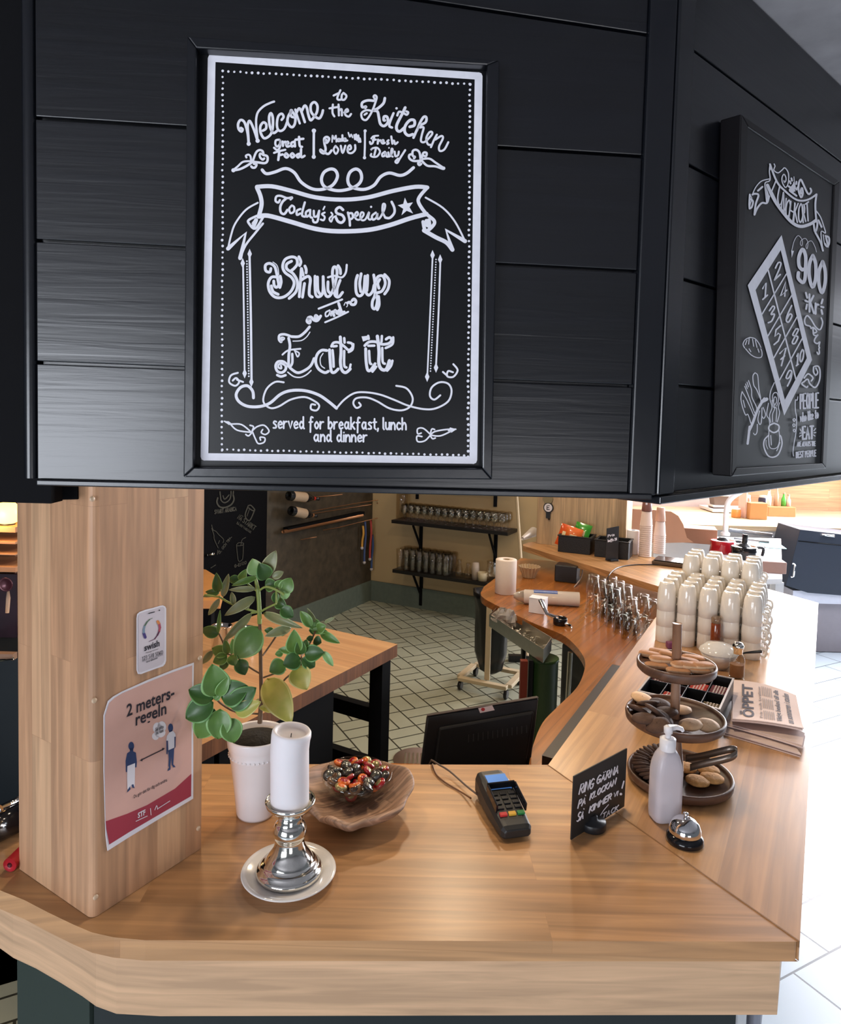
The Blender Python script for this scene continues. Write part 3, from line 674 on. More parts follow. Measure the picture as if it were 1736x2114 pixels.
S(400, 90, 2.8, 18, """395,730 420,752 470,742 530,722 580,745 620,800 680,838 740,843 800,820 830,772 820,735 790,725 752,745 738,790 760,830 830,850 900,840 950,815 970,780 962,740 935,725 902,745 890,790 910,828 980,843 1040,820 1080,770 1130,748 1190,762 1230,750 1270,717""")
mb.build('flourish', CHALK, root); mb = MB()
S(400, 90, 2.8, 24, """365,828 450,825 560,850 700,888 850,902 1000,890 1150,852 1280,828 1350,832|365,832 385,880 392,930 378,990|@14 378,990 320,1018 318,1038 355,1070 400,1005|@26 375,1000 430,995 560,1030 700,1070 830,1085 1000,1078 1130,1050 1250,1010 1345,985
@20 1350,832 1305,885 1300,920 1340,980 1390,1025 1378,1058 1340,1082 1325,1030|@11 370,920 300,962 240,1040 215,1110 198,1185|-198,1185 300,1095 268,1240|@13 268,1240 300,1165 355,1095 400,1040|@11 1340,890 1440,950 1510,1030 1568,1142|-1568,1142 1458,1078 1495,1192|1495,1192 1460,1150 1400,1120 1330,1080|@4 335,1040 345,1025|345,1055 360,1020|1350,1050 1345,1025|1362,1058 1358,1022""")
mb.build('banner_outline', CHALK, root); mb = MB()
S(550, 385, 5.425, 25, """150,152 132,180 102,160 112,112 160,105 230,130 288,122 270,145|@28 215,140 180,172 155,230 162,290 200,308 235,262|@24 285,212 255,250 270,298 308,280 310,232 285,212|380,252 342,272 342,318 378,302|430,178 405,270 400,325 430,338|480,262 442,290 450,338 480,320|490,262 490,335 512,350|530,272 535,335 570,328 590,272|590,272 572,388 532,400 520,372|@18 652,225 636,258|@22 652,292 622,310 652,340 640,378 608,370|@20 725,292 740,320 705,360 725,395 745,350 780,330
@30 858,262 820,232 780,260 790,300 850,322 872,370 840,405 800,390 780,352|@26 912,292 930,370 935,438|920,302 960,302 965,350 930,372|@22 985,345 1025,315 1015,285 992,310 1000,360 1040,372 1085,325 1085,295 1062,292 1050,340 1070,378 1110,365 1150,285 1140,350 1160,372 1185,350|@26 1172,228|@24 1225,292 1182,330 1192,372 1230,350 1242,302 1242,358 1270,352 1318,262 1328,205 1305,200 1300,280 1330,348|@28 1330,348 1380,352 1430,300 1432,240 1402,172""")
fillp(mb, FP, 550, 385, 5.425, "1550,125 1578,188 1640,178 1602,232 1642,302 1570,272 1512,322 1532,250 1470,210 1532,195", off=OFF)
mb.build('banner_lettering', CHALK, root); mb = MB()
S(535, 515, 5.986, 35, """145,235 130,280 82,262 78,195 130,172 190,210 215,290 230,370 240,440 210,468 185,440 180,390|215,340 150,345 112,420 130,520 200,590 300,588 390,520 432,420 400,345 320,285 290,210 320,125 400,92 460,112 470,180 430,235 400,258
@34 520,235 508,420 495,585|@32 525,235 545,320|@36 515,380 600,332 632,370 622,470 620,560 655,588|@34 690,330 690,450 700,560 740,585 785,530 790,335|790,335 800,480 830,575 880,565 930,450 962,300 950,225 918,222 905,300 920,440 935,560 980,588 1030,530|@26 850,345 930,325 1020,345 1070,285 1082,190
@36 1215,320 1195,400 1200,530 1240,575 1290,520 1308,330|1308,330 1312,500 1350,565 1400,520 1420,440|1415,315 1430,420 1430,560 1400,640 1398,710 1425,735 1448,700 1460,620 1440,540|1432,400 1470,335 1530,332 1558,420 1520,510 1460,535
@11 170,155 215,190 235,240 242,310|260,330 272,400 255,470|490,90 515,150 500,200|400,145 342,180 342,240 420,300 472,400 455,520 370,605|150,450 172,520 235,555|565,205 580,245 580,290|560,420 548,500 535,590|720,340 722,450 728,510 750,550|850,400 850,500 870,535|975,200 1000,245 1005,300|1000,380 965,480 960,560|1260,300 1242,420 1255,520|1340,320 1338,420 1330,510|1550,310 1605,380 1595,480 1550,550|1475,580 1482,680 1460,745|1490,370 1465,420 1480,480
@25 735,732 880,675 1025,618|@23 815,900 960,838 1100,770|@20 872,750 822,780 825,828 860,810 880,762 888,818|905,770 925,818|912,790 940,752 962,790|1002,742 972,770 985,798 1012,772|982,665 1020,775 1050,772|@11 1048,690 1070,652 1092,688 1080,710|1090,662 1120,652 1142,680 1180,678 1195,640 1172,612 1148,632|622,872 600,860 592,890 620,910 632,882 602,850 640,835 675,872 720,878 760,822|720,860 692,842 700,815 722,832""")
mb.build('upper_slogan_lettering', CHALK, root); mb = MB()
S(555, 670, 6.43, 33, """185,200 200,182 165,178 165,232 135,200 142,142 210,130 300,160|@36 300,160 400,158 480,100 540,30|@36 262,180 280,280 265,400 262,530|@24 180,400 260,342 420,322|@20 345,350 380,428 402,380 340,345|@26 160,545 165,582 128,570 130,532 170,512|@36 170,512 222,545 220,600 170,638 112,618 90,550 120,495 190,492 250,540 310,600 390,640 490,600 560,540 600,450
@37 770,345 700,342 640,400 622,500 660,590 740,638 790,620|@39 805,335 815,500 830,620 870,635 920,590|@40 948,165 958,350 950,500 970,605 1020,638 1080,590|@30 1070,600 1085,530|@34 830,290 860,242 930,240 1000,290 1060,338 1110,300 1100,252 1050,238|@39 1285,320 1290,480 1310,600 1350,605 1410,520|@44 1440,155 1462,350 1460,520 1500,595 1560,590 1600,480|@36 1272,280 1330,232 1420,230 1500,262 1590,250 1630,205 1600,170 1555,195
@14 320,220 430,212 500,165 545,100|310,390 312,500 292,550|@18 250,632 330,690 420,700 500,665 560,610|110,670 160,690 222,672|@14 720,382 682,450 692,540 740,580|845,340 855,450 860,560|1000,180 1005,240|1000,350 1000,540 1030,570|1120,260 1110,330 1060,365|850,290 900,285|1500,152 1495,230|1505,310 1510,490 1540,520|1650,170 1640,260 1550,312|1640,480 1620,550 1570,612|1320,282 1400,280|1330,350 1340,500 1360,525|1425,560 1375,625|1318,150 1325,190""")
fillp(mb, FP, 555, 670, 6.43, "1230,158 1305,150 1318,202 1250,226", off=OFF)
mb.build('lower_slogan_lettering', CHALK, root); mb = MB()
for side in (0, 1):
    S(400, 500, 2.8, 10, ("285,130 290,440 294,760|@13 322,60 330,440 334,810", "@9 1380,90 1365,440 1350,770|1425,110 1415,400 1400,720")[side])
    for x, y in (((283, 122), (294, 758), (323, 68), (333, 808)), ((1380, 75), (1349, 778), (1424, 100), (1400, 725)))[side]:
        fillp(mb, FP, 400, 500, 2.8, "%d,%d %d,%d %d,%d %d,%d" % (x, y-30, x+13, y, x, y+30, x-13, y), off=OFF+.0002)
    for k in range(44):
        t = k/43
        if side: S(400, 500, 2.8, 9, "%f,%f" % (1400-32*t, 100+645*t))
        else: S(400, 500, 2.8, 10, "%f,%f" % (307+11*t, 110+665*t))
    mb.build('arrow_column', CHALK, root); mb = MB()
S(400, 500, 2.8, 11, """255,755 215,770 205,810 240,830 262,808 245,785 225,800|250,795 285,808|1500,705 1525,740 1500,778 1465,775 1470,745 1498,752|1440,750 1465,772
@17 345,900 340,860 310,830 270,840 245,880 260,920 310,948 380,950 440,930 500,880 560,858 640,858 720,882 780,922 825,960|825,960 870,910 930,872 1000,868 1080,882 1160,912 1240,945 1330,965 1400,960 1470,920 1490,860 1470,818 1420,810 1375,840 1365,888 1390,910 1425,885
520,810 470,808 420,850 402,920 440,958 490,950 560,910 640,895 700,920 725,945 710,972 678,965 680,938 702,940|1170,830 1230,845 1265,900 1250,950 1200,972 1130,960 1060,920 1000,898 940,902 922,930 940,958 965,945 955,928""")
mb.build('scrollwork', CHALK, root); mb = MB()
S(455, 750, 3.4376, 11, """30,412 70,430 150,435 220,490|70,430 120,475 220,490|225,480 260,450 310,440 345,480 320,505 290,492 300,470|225,480 250,540 270,570 310,560 315,530 282,525 285,545|225,480 235,450 210,440|225,490 200,515 180,505|1670,468 1600,470 1520,485 1490,510|1640,480 1560,515 1490,510|1490,505 1440,462 1400,465 1400,500 1425,495|1490,510 1450,550 1400,555 1395,517 1430,520|1490,500 1500,467 1520,470|1490,515 1505,535 1525,530""")
fillp(mb, FP, 455, 750, 3.4376, "20,408 60,412 85,432 60,438", off=OFF); fillp(mb, FP, 455, 750, 3.4376, "1675,468 1630,455 1612,480 1640,492", off=OFF)
mb.build('leaf_ornaments', CHALK, root); mb = MB()
def WR(t, a, b, c, d, h, w): write(mb, FP, t, a, b, c, d, h, w, off=OFF)
WR('served for breakfast, lunch', 564, 884, 838, 887, 24, 3.6)
WR('and dinner', 648, 911, 757, 912, 23, 3.6)
mb.build('footer_lettering', CHALK, root)

# ================================================================ RIGHT CHALKBOARD (lunch card)
bb = WP.hit(1610, 640)
root = thing('chalkboard_sign', 'framed Lunchkort chalkboard with numbered grid and 900 Kr on the right bulkhead', 'chalkboard', (bb.x, bb.y, bb.z))
def wq(tl, tr, bl_, br_): return [tl, tr, br_, bl_]
OQ = [(1530, 235), (1734, 374), (1706, 967), (1510, 984)]
IQ = [(1545, 262), (1723, 382), (1698, 956), (1520, 966)]
BRO = flat('dark_brown_frame', (0.006, 0.005, 0.006), 0.34, spec=0.3)
frame(OQ, IQ, WP, 0.0015, 0.037, BRO, root)
OFF = 0.0352
mb = MB(); mb.slab([WP.hit(x, y, 0.034) for x, y in [(1544, 260), (1724, 380), (1699, 958), (1519, 968)]], -WP.n, 0.030); root = mb.build('panel', BOARD, root)
mb = MB()
S = lambda *a, **k: strokes(mb, WP, *a, off=OFF, **k)
S(1530, 320, 8.68, 34, """515,165 640,480 780,640 950,780 1080,820 1220,790 1350,705|1350,705 1330,850 1330,980 1345,1160 1365,1230 1350,1330 1320,1370 1300,1240|@56 470,540 580,780 720,990 900,1200 1060,1280 1230,1240 1340,1170
@20 515,165 505,290 515,450 440,490 425,540 440,700 455,850|@16 470,740 455,850|500,740 460,860 370,860 290,950 238,1070|238,1070 260,880 310,720 240,695 200,710|@18 200,710 260,580 360,470 500,430|380,570 300,640|@16 155,710 190,780 165,870 150,960|150,960 190,930 210,830 150,780|150,960 145,870 155,710
@20 590,160 605,200 590,240 590,280 660,320 730,270 780,230 840,310 850,440 830,540 790,580 740,500 730,410 765,345 800,400 800,460 775,490 765,460|1240,600 1255,650 1220,700 1180,670 1120,540 1065,440 1030,520 1030,650 1075,760 1105,680 1090,590 1065,640 1075,690
@14 945,390 950,520 920,600|945,500 965,600|870,640 990,730|900,420 910,460|870,470 885,510|990,480 985,520|850,560 890,590|1010,580 990,620
@20 1335,990 1420,1110 1480,1280 1510,1400 1430,1380 1465,1715|1465,1715 1420,1560 1330,1390|1385,1170 1440,1290|@18 1470,1430 1500,1610 1560,1650|1510,1450 1570,1480 1575,1580 1540,1640 1500,1590|1520,1480 1550,1600
@10 905,1720 950,1540 1020,1445 1090,1520 1090,1620 1060,1600 1075,1530 1150,1495 1195,1570 1180,1680 1160,1630 1190,1570 1260,1540 1320,1640 1350,1740""")
fillp(mb, WP, 1530, 320, 8.68, "895,1710 945,1720 905,1840", off=OFF); fillp(mb, WP, 1530, 320, 8.68, "940,500 970,650 900,680 850,620", off=OFF); fillp(mb, WP, 1530, 320, 8.68, "505,160 545,230 520,280", off=OFF); fillp(mb, WP, 1530, 320, 8.68, "440,560 500,720 460,790", off=OFF)
mb.build('banner_outline', CHALK, root); mb = MB()
# curved LUNCHKORT
base = [(545, 650), (640, 830), (720, 950), (780, 1060), (850, 1140), (940, 1195), (1020, 1215), (1110, 1210), (1170, 1200), (1240, 1170)]
topv = [(620, 470), (690, 560), (760, 680), (830, 770), (890, 830), (960, 860), (1030, 880), (1090, 890), (1150, 880), (1240, 850)]
for k, c in enumerate('LUNCHKORT'):
    b0, b1 = base[k], base[k+1]; t0 = topv[k]
    x0, y0 = 1530+b0[0]/8.68, 320+b0[1]/8.68; x1, y1 = 1530+(b1[0]-14)/8.68, 320+(b1[1]-10)/8.68
    write(mb, WP, c, x0, y0, x1, y1, 30, 3.0, off=OFF, upv=((t0[0]-b0[0])/8.68, (t0[1]-b0[1])/8.68))
mb.build('banner_lettering', CHALK, root); mb = MB()
# card grid
fr = [(810, 50), (205, 960), (1500, 0), (0, 0)]
def qd(txt, ox=1520, oy=480, s=8.68): fillp(mb, WP, ox, oy, s, txt, off=OFF)
qd("810,45 205,945 340,1030 800,300"); 
cA = (1520+810/8.68, 480+45/8.68); cB = (1520+205/8.68, 480+950/8.68); cC = (1510+900/8.267, 720+1140/8.267); cD = (1510+1375/8.267, 720+190/8.267)
iA = (1520+795/8.68, 480+315/8.68); iB = (1520+345/8.68, 480+1030/8.68); iC = (1510+910/8.267, 720+870/8.267); iD = (1510+1285/8.267, 720+160/8.267)
for a, b, c, d in ((cA, cB, iB, iA), (cB, cC, iC, iB), (cC, cD, iD, iC), (cD, cA, iA, iD)):
    mb.add([WP.hit(x, y, OFF+.0001) for x, y in (a, b, c, d)], [(0, 1, 2, 3)])
def lerp(a, b, t): return (a[0]+(b[0]-a[0])*t, a[1]+(b[1]-a[1])*t)
mt = lerp(iA, iB, 0.5); mbm = lerp(iD, iC, 0.5)
ribbon(mb, WP, [mt, mbm], 3.0, OFF)
for k in range(1, 5):
    ribbon(mb, WP, [lerp(iB, iC, k/5+0.02), lerp(iA, iD, k/5+0.02)], 2.6, OFF)
for c, x, y, ox, oy, s in (('2', 740, 700, 1520, 480, 8.68), ('1', 510, 1070, 1520, 480, 8.68), ('4', 850, 1060, 1520, 480, 8.68), ('3', 630, 1490, 1520, 480, 8.68), ('6', 945, 1500, 1520, 480, 8.68), ('5', 735, 1870, 1520, 480, 8.68), ('8', 1050, 1890, 1520, 480, 8.68), ('7', 870, 180, 1510, 720, 8.267), ('9', 970, 530, 1510, 720, 8.267), ('10', 1165, 170, 1510, 720, 8.267)):
    cx_, cy_ = ox+x/s, oy+y/s; hh = 30 if len(c) == 1 else 25; ww = 13 if len(c) == 1 else 15
    write(mb, WP, c, cx_-ww/2-1, cy_+hh/2+4-1, cx_+ww/2-1, cy_+hh/2-9, hh, 3.2, off=OFF, upv=(2, -hh))
mb.build('numbered_grid', CHALK, root); mb = MB()
# 900
S(1520, 480, 8.68, 62, "1180,670 1125,600 1120,440 1185,300 1240,420 1240,620 1230,820 1190,895 1110,820 1112,720|1370,410 1310,560 1305,780 1365,980 1420,820 1420,560 1370,410|1545,520 1480,700 1480,920 1535,1080 1590,900 1590,680 1545,520|1180,670 1235,650")
def wrk(t, x0, y0, x1, y1, h, w, s=8.267, ox=1510, oy=720): write(mb, WP, t, ox+x0/s, oy+y0/s, ox+x1/s, oy+y1/s, h/s, w/s, off=OFF)
write(mb, WP, 'Kr', 1520+1310/8.68, 480+1420/8.68, 1520+1470/8.68, 480+1475/8.68, 36, 4.2, off=OFF)
S(1520, 480, 8.68, 36, "1245,1080 1270,1170|1235,1220 1275,1240|1265,1290 1250,1370|1545,1200 1525,1270|1560,1340 1520,1330|1525,1390 1540,1460")
S(1520, 480, 8.68, 26, "1520,1530 1545,1620 1500,1740 1420,1690 1340,1560 1270,1490 1225,1560 1240,1650 1320,1680 1340,1720 1380,1700 1440,1770 1390,1800 1370,1740|1380,1700 1380,1820 1430,1850 1465,1830 1410,1900 1400,1960 1450,1990 1495,1960 1480,2030 1490,2070")
S(1510, 720, 8.267, 26, "1490,0 1500,70 1480,95 1460,60|1400,310 1400,400 1440,450 1470,400 1440,330|1420,300 1480,300 1510,380 1500,540 1430,660 1340,600 1300,520 1240,560 1200,600 1280,660 1300,640|1240,500 1300,430 1350,450 1390,500 1360,550")
mb.build('price_lettering', CHALK, root); mb = MB()
wrk('PEOPLE', 1175, 1020, 1480, 1005, 250, 30); wrk('who like to', 1175, 1250, 1480, 1180, 150, 22); wrk('EAT', 1215, 1540, 1395, 1530, 210, 34)
wrk('ARE ALWAYS THE', 1120, 1665, 1430, 1655, 75, 16); wrk('BEST PEOPLE', 1105, 1860, 1440, 1830, 100, 20)
S(1510, 720, 8.267, 16, "1170,1370 1190,1410|1165,1440 1195,1435|1160,1500 1190,1475|1435,1360 1405,1400|1440,1430 1405,1435|1425,1490 1400,1470|1130,820 1120,880 1090,880 1090,1050 1110,1180 1100,1420 1070,1600 1050,1760 1060,1830|@18 1070,1190 1050,1210 1070,1240 1090,1210 1070,1190|1060,1280 1045,1300 1065,1330 1085,1300 1060,1280|1070,1370 1055,1390 1070,1420 1090,1395 1070,1370")
mb.build('slogan_lettering', CHALK, root); mb = MB()
# bread, cutlery, cup drawings
S(1520, 480, 8.68, 16, "240,1880 160,1920 120,2000 150,2070|240,1880 330,1900 400,1980 440,2060|230,1900 220,2000|290,1910 310,2040|340,1930 370,2060|190,1930 160,2010")
S(1510, 720, 8.267, 15, """240,0 330,100 430,150 510,140 520,60 500,0|300,0 330,50|450,0 470,60|180,730 160,850 190,1000 240,1130 280,1120 330,1270|180,730 250,850 320,1000 400,1190|200,880 230,1000|225,640 300,830 400,1100 430,1010 350,830 340,700 290,540|240,600 270,680|265,570 290,650|290,550 315,620|@17 400,410 365,470 380,620 430,700 500,870|400,410 445,450 460,600 470,700 500,850
@44 560,850 450,1030 360,1270 300,1400|@60 600,860 520,900|@40 310,1330 290,1500 275,1620|@16 480,1060 450,1200 480,1290 510,1240 520,1010|540,1000 580,1120 550,1190 520,1150|440,1290 435,1420 400,1470 375,1440
@15 730,580 670,720 655,850 690,1000 650,1130 670,1260|770,980 800,880 780,760 720,760 700,850 740,1000 700,1120 700,1250|740,960 770,900 760,830 730,830 720,900|820,920 800,1000 820,1100 780,1250|630,930 600,1120 640,1200 650,1290|690,880 720,1000 770,1020 760,1240
@26 725,1270 650,1310 640,1380 720,1430 800,1390 805,1310 725,1270|640,1380 635,1550 660,1690 770,1690 820,1560 810,1400|@24 630,1480 560,1560 555,1680 620,1820 710,1850 800,1800 860,1640 850,1520 830,1480|@12 590,1560 590,1640 620,1710|825,1600 790,1700 770,1740|670,1480 680,1640""")
mb.build('food_drawings', CHALK, root)

# chalk drawings on the black kitchen wall
CWP = Plane(CC, LN)
root = thing('wall_chalk_drawing', 'faint chalk drawings of cup, glasses and bottle on the black kitchen wall', 'drawing', tuple(CWP.hit(480, 1100, 0.0)))
mb = MB()
def SC_(w, t): strokes(mb, CWP, 410, 1010, 11.13, w, t, off=0.004)
SC_(26, """490,60 500,150 520,260 600,310 700,250 740,150 745,50|@34 440,200 420,300 480,400 600,420 740,360 810,250 800,150|800,50 790,150|@24 560,150 600,230 700,130""")
write(mb, CWP, 'SVART ARABICA', 443, 1061, 488, 1054, 8, 1.6, off=0.004); mb.build('cup_drawing', CHALKD, root); mb = MB()
SC_(26, "1140,380 1070,580 1100,680 1160,720 1210,660 1290,470|1140,380 1200,370 1290,470 1240,490 1150,430|@16 1170,450 1110,620")
write(mb, CWP, 'NÄ STARKT', 490, 1070, 524, 1095, 10, 1.6, off=0.004, upv=(5, -8)); write(mb, CWP, 'SÅ DU VAKNAR', 488, 1081, 517, 1101, 4, 1.0, off=0.004, upv=(2, -4)); mb.build('tumbler_drawing', CHALKD, root); mb = MB()
SC_(16, "300,820 330,930 400,970 470,1050 570,1150 560,1230|300,900 350,1050 360,1150 450,1350|640,1190 760,1100|480,1180 450,1250|440,1400 430,1500|280,1810 390,1740")
write(mb, CWP, 'ÖL OCH VIN', 453, 1144, 476, 1114, 6, 1.2, off=0.004, upv=(-3, -4)); mb.build('bottle_drawing', CHALKD, root); mb = MB()
SC_(16, "870,1280 890,1500 920,1650 1000,1620 1020,1500 1030,1240|870,1280 920,1230 1030,1240 1000,1290 880,1300|970,1290 1000,1160 1080,1110")
write(mb, CWP, 'G-ENZO', 484, 1172, 508, 1164, 6, 1.4, off=0.004); mb.build('straw_glass_drawing', CHALKD, root)

# ================================================================ PRINTS ON THE PILLAR
root = thing('distance_poster', 'pink 2 metersregeln poster with two figures taped to the pillar above the worktop', 'poster', tuple(PRP.hit(305, 1560, 0)))
PINKP = flat('pink_poster_paper', (0.68, 0.40, 0.33), 0.6, var=0.05); REDP = flat('poster_red', (0.36, 0.035, 0.06), 0.6)
NAVY = flat('poster_navy', (0.025, 0.05, 0.14), 0.6); PWH = flat('poster_white', (0.78, 0.74, 0.78), 0.6)
def PS(t): return [tuple(map(float, q.split(','))) for q in t.split()]
ps = lambda t: [(200+x/3.845, 1230+y/3.845) for x, y in PS(t)]
outl = ps("90,835 130,800 200,760 400,670 600,590 770,530 765,900 765,1610 480,1780 250,1920 85,2025 70,1900 55,1400 55,950")
mb = MB(); mb.slab([PRP.hit(x, y, 0.0022) for x, y in outl], -PRP.n, 0.001); root = mb.build('sheet', PWH, root)
mb = MB(); mb.add([PRP.hit(x, y, 0.0026) for x, y in ps("98,850 140,812 200,775 400,688 600,608 757,552 752,900 750,1412 620,1530 400,1660 240,1730 70,1790 62,1400 66,950")], [list(range(14))]); mb.build('pink_field', PINKP, root)
mb = MB(); mb.add([PRP.hit(x, y, 0.0027) for x, y in ps("70,1790 240,1730 400,1660 620,1530 750,1412 748,1590 480,1745 250,1880 98,1975 75,1850")], [list(range(10))]); mb.build('red_band', REDP, root)
mb = MB()
def TY(t, a, b, c, d, h, **k):
    a, b = ps("%f,%f %f,%f" % (a, b, c, d)); typed(mb, PRP, t, a[0], a[1], b[0], b[1], h/3.845, off=0.0032, **k)
TY('2 meters-', 237, 960, 615, 805, 95, bold=0.02); mb.build('title_line', INK, root); mb = MB(); TY('regeln', 308, 1030, 552, 935, 95, bold=0.02)
mb.build("title_line", INK, root); mb = MB()
strokes(mb, PRP, 200, 1230, 3.845, 8, "-350,1305 530,1217", off=0.0032)
for q in ("340,1308 362,1290 362,1314", "540,1212 518,1208 520,1230"): mb.add([PRP.hit(x, y, 0.0033) for x, y in ps(q)], [(0, 1, 2)])
mb.build('arrow', INK, root)
mb = MB()
TY('Så ofta', 465, 1075, 530, 1048, 26, bold=0.01); TY('du kan', 470, 1103, 526, 1080, 26, bold=0.01); mb.build('bubble_text', INK, root); mb = MB(); TY('Du gör det för dig och andra.', 293, 1608, 560, 1470, 26, bold=0.01)
mb.build('slogan_line', INK, root)
def blob(cx, cy, rx, ry, n=14): return [(cx+rx*math.cos(2*PI*i/n), cy+ry*math.sin(2*PI*i/n)) for i in range(n)]
mb = MB()
def fz(t, mat, off): 
    q = t if isinstance(t, list) else PS(t)
    mb.add([PRP.hit(200+x/3.845, 1230+y/3.845, off) for x, y in q], [list(range(len(q)))], mat)
for c in ((480, 1050, 35, 45), (515, 1040, 35, 45), (500, 1085, 45, 40), (465, 1115, 28, 30)): fz(blob(*c), 1, 0.0029)
fz(blob(273, 1193, 23, 34), 0, 0.0030); fz("262,1210 290,1205 288,1235 310,1245 318,1320 314,1362 302,1362 303,1330 242,1352 240,1400 230,1398 228,1310 240,1250 262,1235", 0, 0.0030)
fz("242,1352 303,1328 302,1420 300,1515 275,1520 272,1500 265,1528 243,1535 240,1450", 1, 0.0031)
fz("240,1562 243,1545 262,1512 268,1535", 0, 0.0032); fz("275,1500 290,1495 300,1528 280,1522", 0, 0.0032)
fz(blob(585, 1048, 20, 34), 0, 0.0030); fz("570,1070 598,1065 592,1095 580,1100", 0, 0.0030)
fz("575,1085 605,1072 622,1095 626,1120 616,1125 614,1205 568,1225 566,1150 552,1150 555,1115", 1, 0.0031)
fz("552,1150 563,1150 566,1225 560,1260 552,1255", 0, 0.0032); fz("615,1120 626,1118 624,1200 616,1215", 0, 0.0032)
fz("566,1228 614,1206 610,1290 606,1345 594,1348 590,1280 584,1350 576,1370 568,1350 570,1290", 0, 0.0031)
fz("560,1392 568,1370 585,1352 584,1380", 0, 0.0032); fz("598,1345 610,1340 625,1360 605,1362", 0, 0.0032)
mb.build('figures', [NAVY, PWH], root)
mb = MB()
TY('STF', 325, 1765, 385, 1735, 40, bold=0.03); strokes(mb, PRP, 200, 1230, 3.845, 5, "-310,1790 400,1748|-425,1688 430,1740|460,1700 475,1665 482,1695|-480,1692 580,1628", off=0.0033)
mb.build('logo_text', PWH, root)

root = thing('payment_sticker', 'white phone-shaped payment sticker with a coloured ring, on the pillar above the pink poster', 'sticker', tuple(PRP.hit(312, 1320, 0)))
sw = lambda t: [(270+x/13.21, 1240+y/13.21) for x, y in PS(t)]
mb = MB(); mb.slab([PRP.hit(x, y, 0.0020) for x, y in sw("165,480 180,370 240,310 400,250 600,200 800,140 880,130 940,160 965,220 965,1000 965,1640 940,1720 880,1790 700,1850 480,1930 280,2005 200,2000 165,1900")], -PRP.n, 0.001); root = mb.build('sheet', PWH, root)
STK = flat('sticker_grey_white', (0.62, 0.55, 0.58), 0.5)
mb = MB(); mb.add([PRP.hit(x, y, 0.0024) for x, y in sw("205,480 215,400 260,350 420,290 620,235 800,182 870,170 915,200 925,260 925,1000 920,1610 900,1680 850,1740 700,1800 480,1880 280,1955 225,1945 205,1880")], [list(range(18))]); mb.build('screen', STK, root)
mb = MB()
def SWR(w, t, mat): strokes(mb, PRP, 270, 1240, 13.21, w, t, mat=mat, off=0.0028)
for a, b, w_, m_ in (("590,480 520,510", "", 14, 0), ("520,510 440,590", "", 28, 0), ("440,590 380,690", "", 42, 0), ("380,690 355,790", "", 52, 1), ("355,790 355,890", "", 62, 1), ("355,890 395,1000", "", 80, 2)):
    SWR(w_, a, m_)
for a, w_, m_ in (("735,570 775,640", 78, 3), ("775,640 795,740", 70, 4), ("795,740 775,840", 58, 4), ("775,840 730,940", 42, 5), ("730,940 650,1050", 28, 5), ("650,1050 500,1115", 14, 5)):
    SWR(w_, a, m_)
mk = lambda n, c: flat(n, c, 0.5)
mb.build('swirl_logo', [mk('logo_green', (0.10, 0.16, 0.10)), mk('logo_blue', (0.18, 0.26, 0.34)), mk('logo_violet', (0.06, 0.04, 0.18)), mk('logo_orange', (0.65, 0.22, 0.06)), mk('logo_red', (0.40, 0.06, 0.10)), mk('logo_plum', (0.10, 0.01, 0.05))], root)
mb = MB()
def TS(t, a, b, c, d, h, **k):
    a, b = sw("%f,%f %f,%f" % (a, b, c, d)); typed(mb, PRP, t, a[0], a[1], b[0], b[1], h/13.21, off=0.0030, **k)
TS('swish', 370, 1375, 785, 1235, 170, bold=0.025); TS('Mottagarnummer', 415, 1445, 755, 1330, 40); TS('Varmt välkommen', 415, 1700, 730, 1580, 50, bold=.02)
strokes(mb, PRP, 270, 1240, 13.21, 26, "-490,350 645,308|@34 775,265 785,262|@6 -310,1665 880,1480", off=0.0030)
a, b = sw("310,1640 870,1460"); write(mb, PRP, '123 578 5060', a[0], a[1], b[0], b[1], 8, 0.9, off=0.0030)
mb.build('text', INK, root)
# ================================================================ ON THE FRONT WORKTOP
ZC = ZT+0.0007
# --- potted plant
pc = Gp(528, 1678, ZC); pc.z = ZC
plant = thing('potted_plant', 'leafy green plant in a tall white pot, left of the white candle', 'plant', tuple(pc))
PH = 0.172
mb = MB()
mb.lathe([(0.001, 0.001), (0.038, 0.001), (0.040, 0.006), (0.0455, 0.06), (0.0545, 0.128), (0.0570, 0.132), (0.0545, 0.136), (0.0595, 0.150), (0.0615, PH-0.004), (0.0600, PH), (0.0565, PH-0.003), (0.0545, PH-0.018), (0.001, PH-0.018)], c=tuple(pc), n=48)
for k in range(40):
    a = 2*PI*k/40; mb.ball((pc.x+0.0562*math.cos(a), pc.y+0.0562*math.sin(a), pc.z+0.1325), 0.0022, nu=6, nv=4)
mb.build('pot', flat('white_pot_glaze', (0.84, 0.80, 0.82), 0.25, var=0.02, coat=0.3), plant)
mb = MB(); mb.lathe([(0.001, PH-0.004), (0.03, PH-0.006), (0.0545, PH-0.013), (0.0545, PH-0.017)], c=tuple(pc), n=28, cap=False); mb.build('soil', SOIL, plant)
PLY = pc.y
def pp(x, y, dy=0.0): return Yp(370+x/4.806, 1120+y/4.806, PLY+dy)
mb = MB()
mb.tube([pp(800, 1790), pp(805, 1690), pp(815, 1560), pp(812, 1400), pp(808, 1200), pp(805, 950), pp(798, 800)], [0.0052, 0.0048, 0.0042, 0.0040, 0.0038, 0.0036, 0.0034], 10)
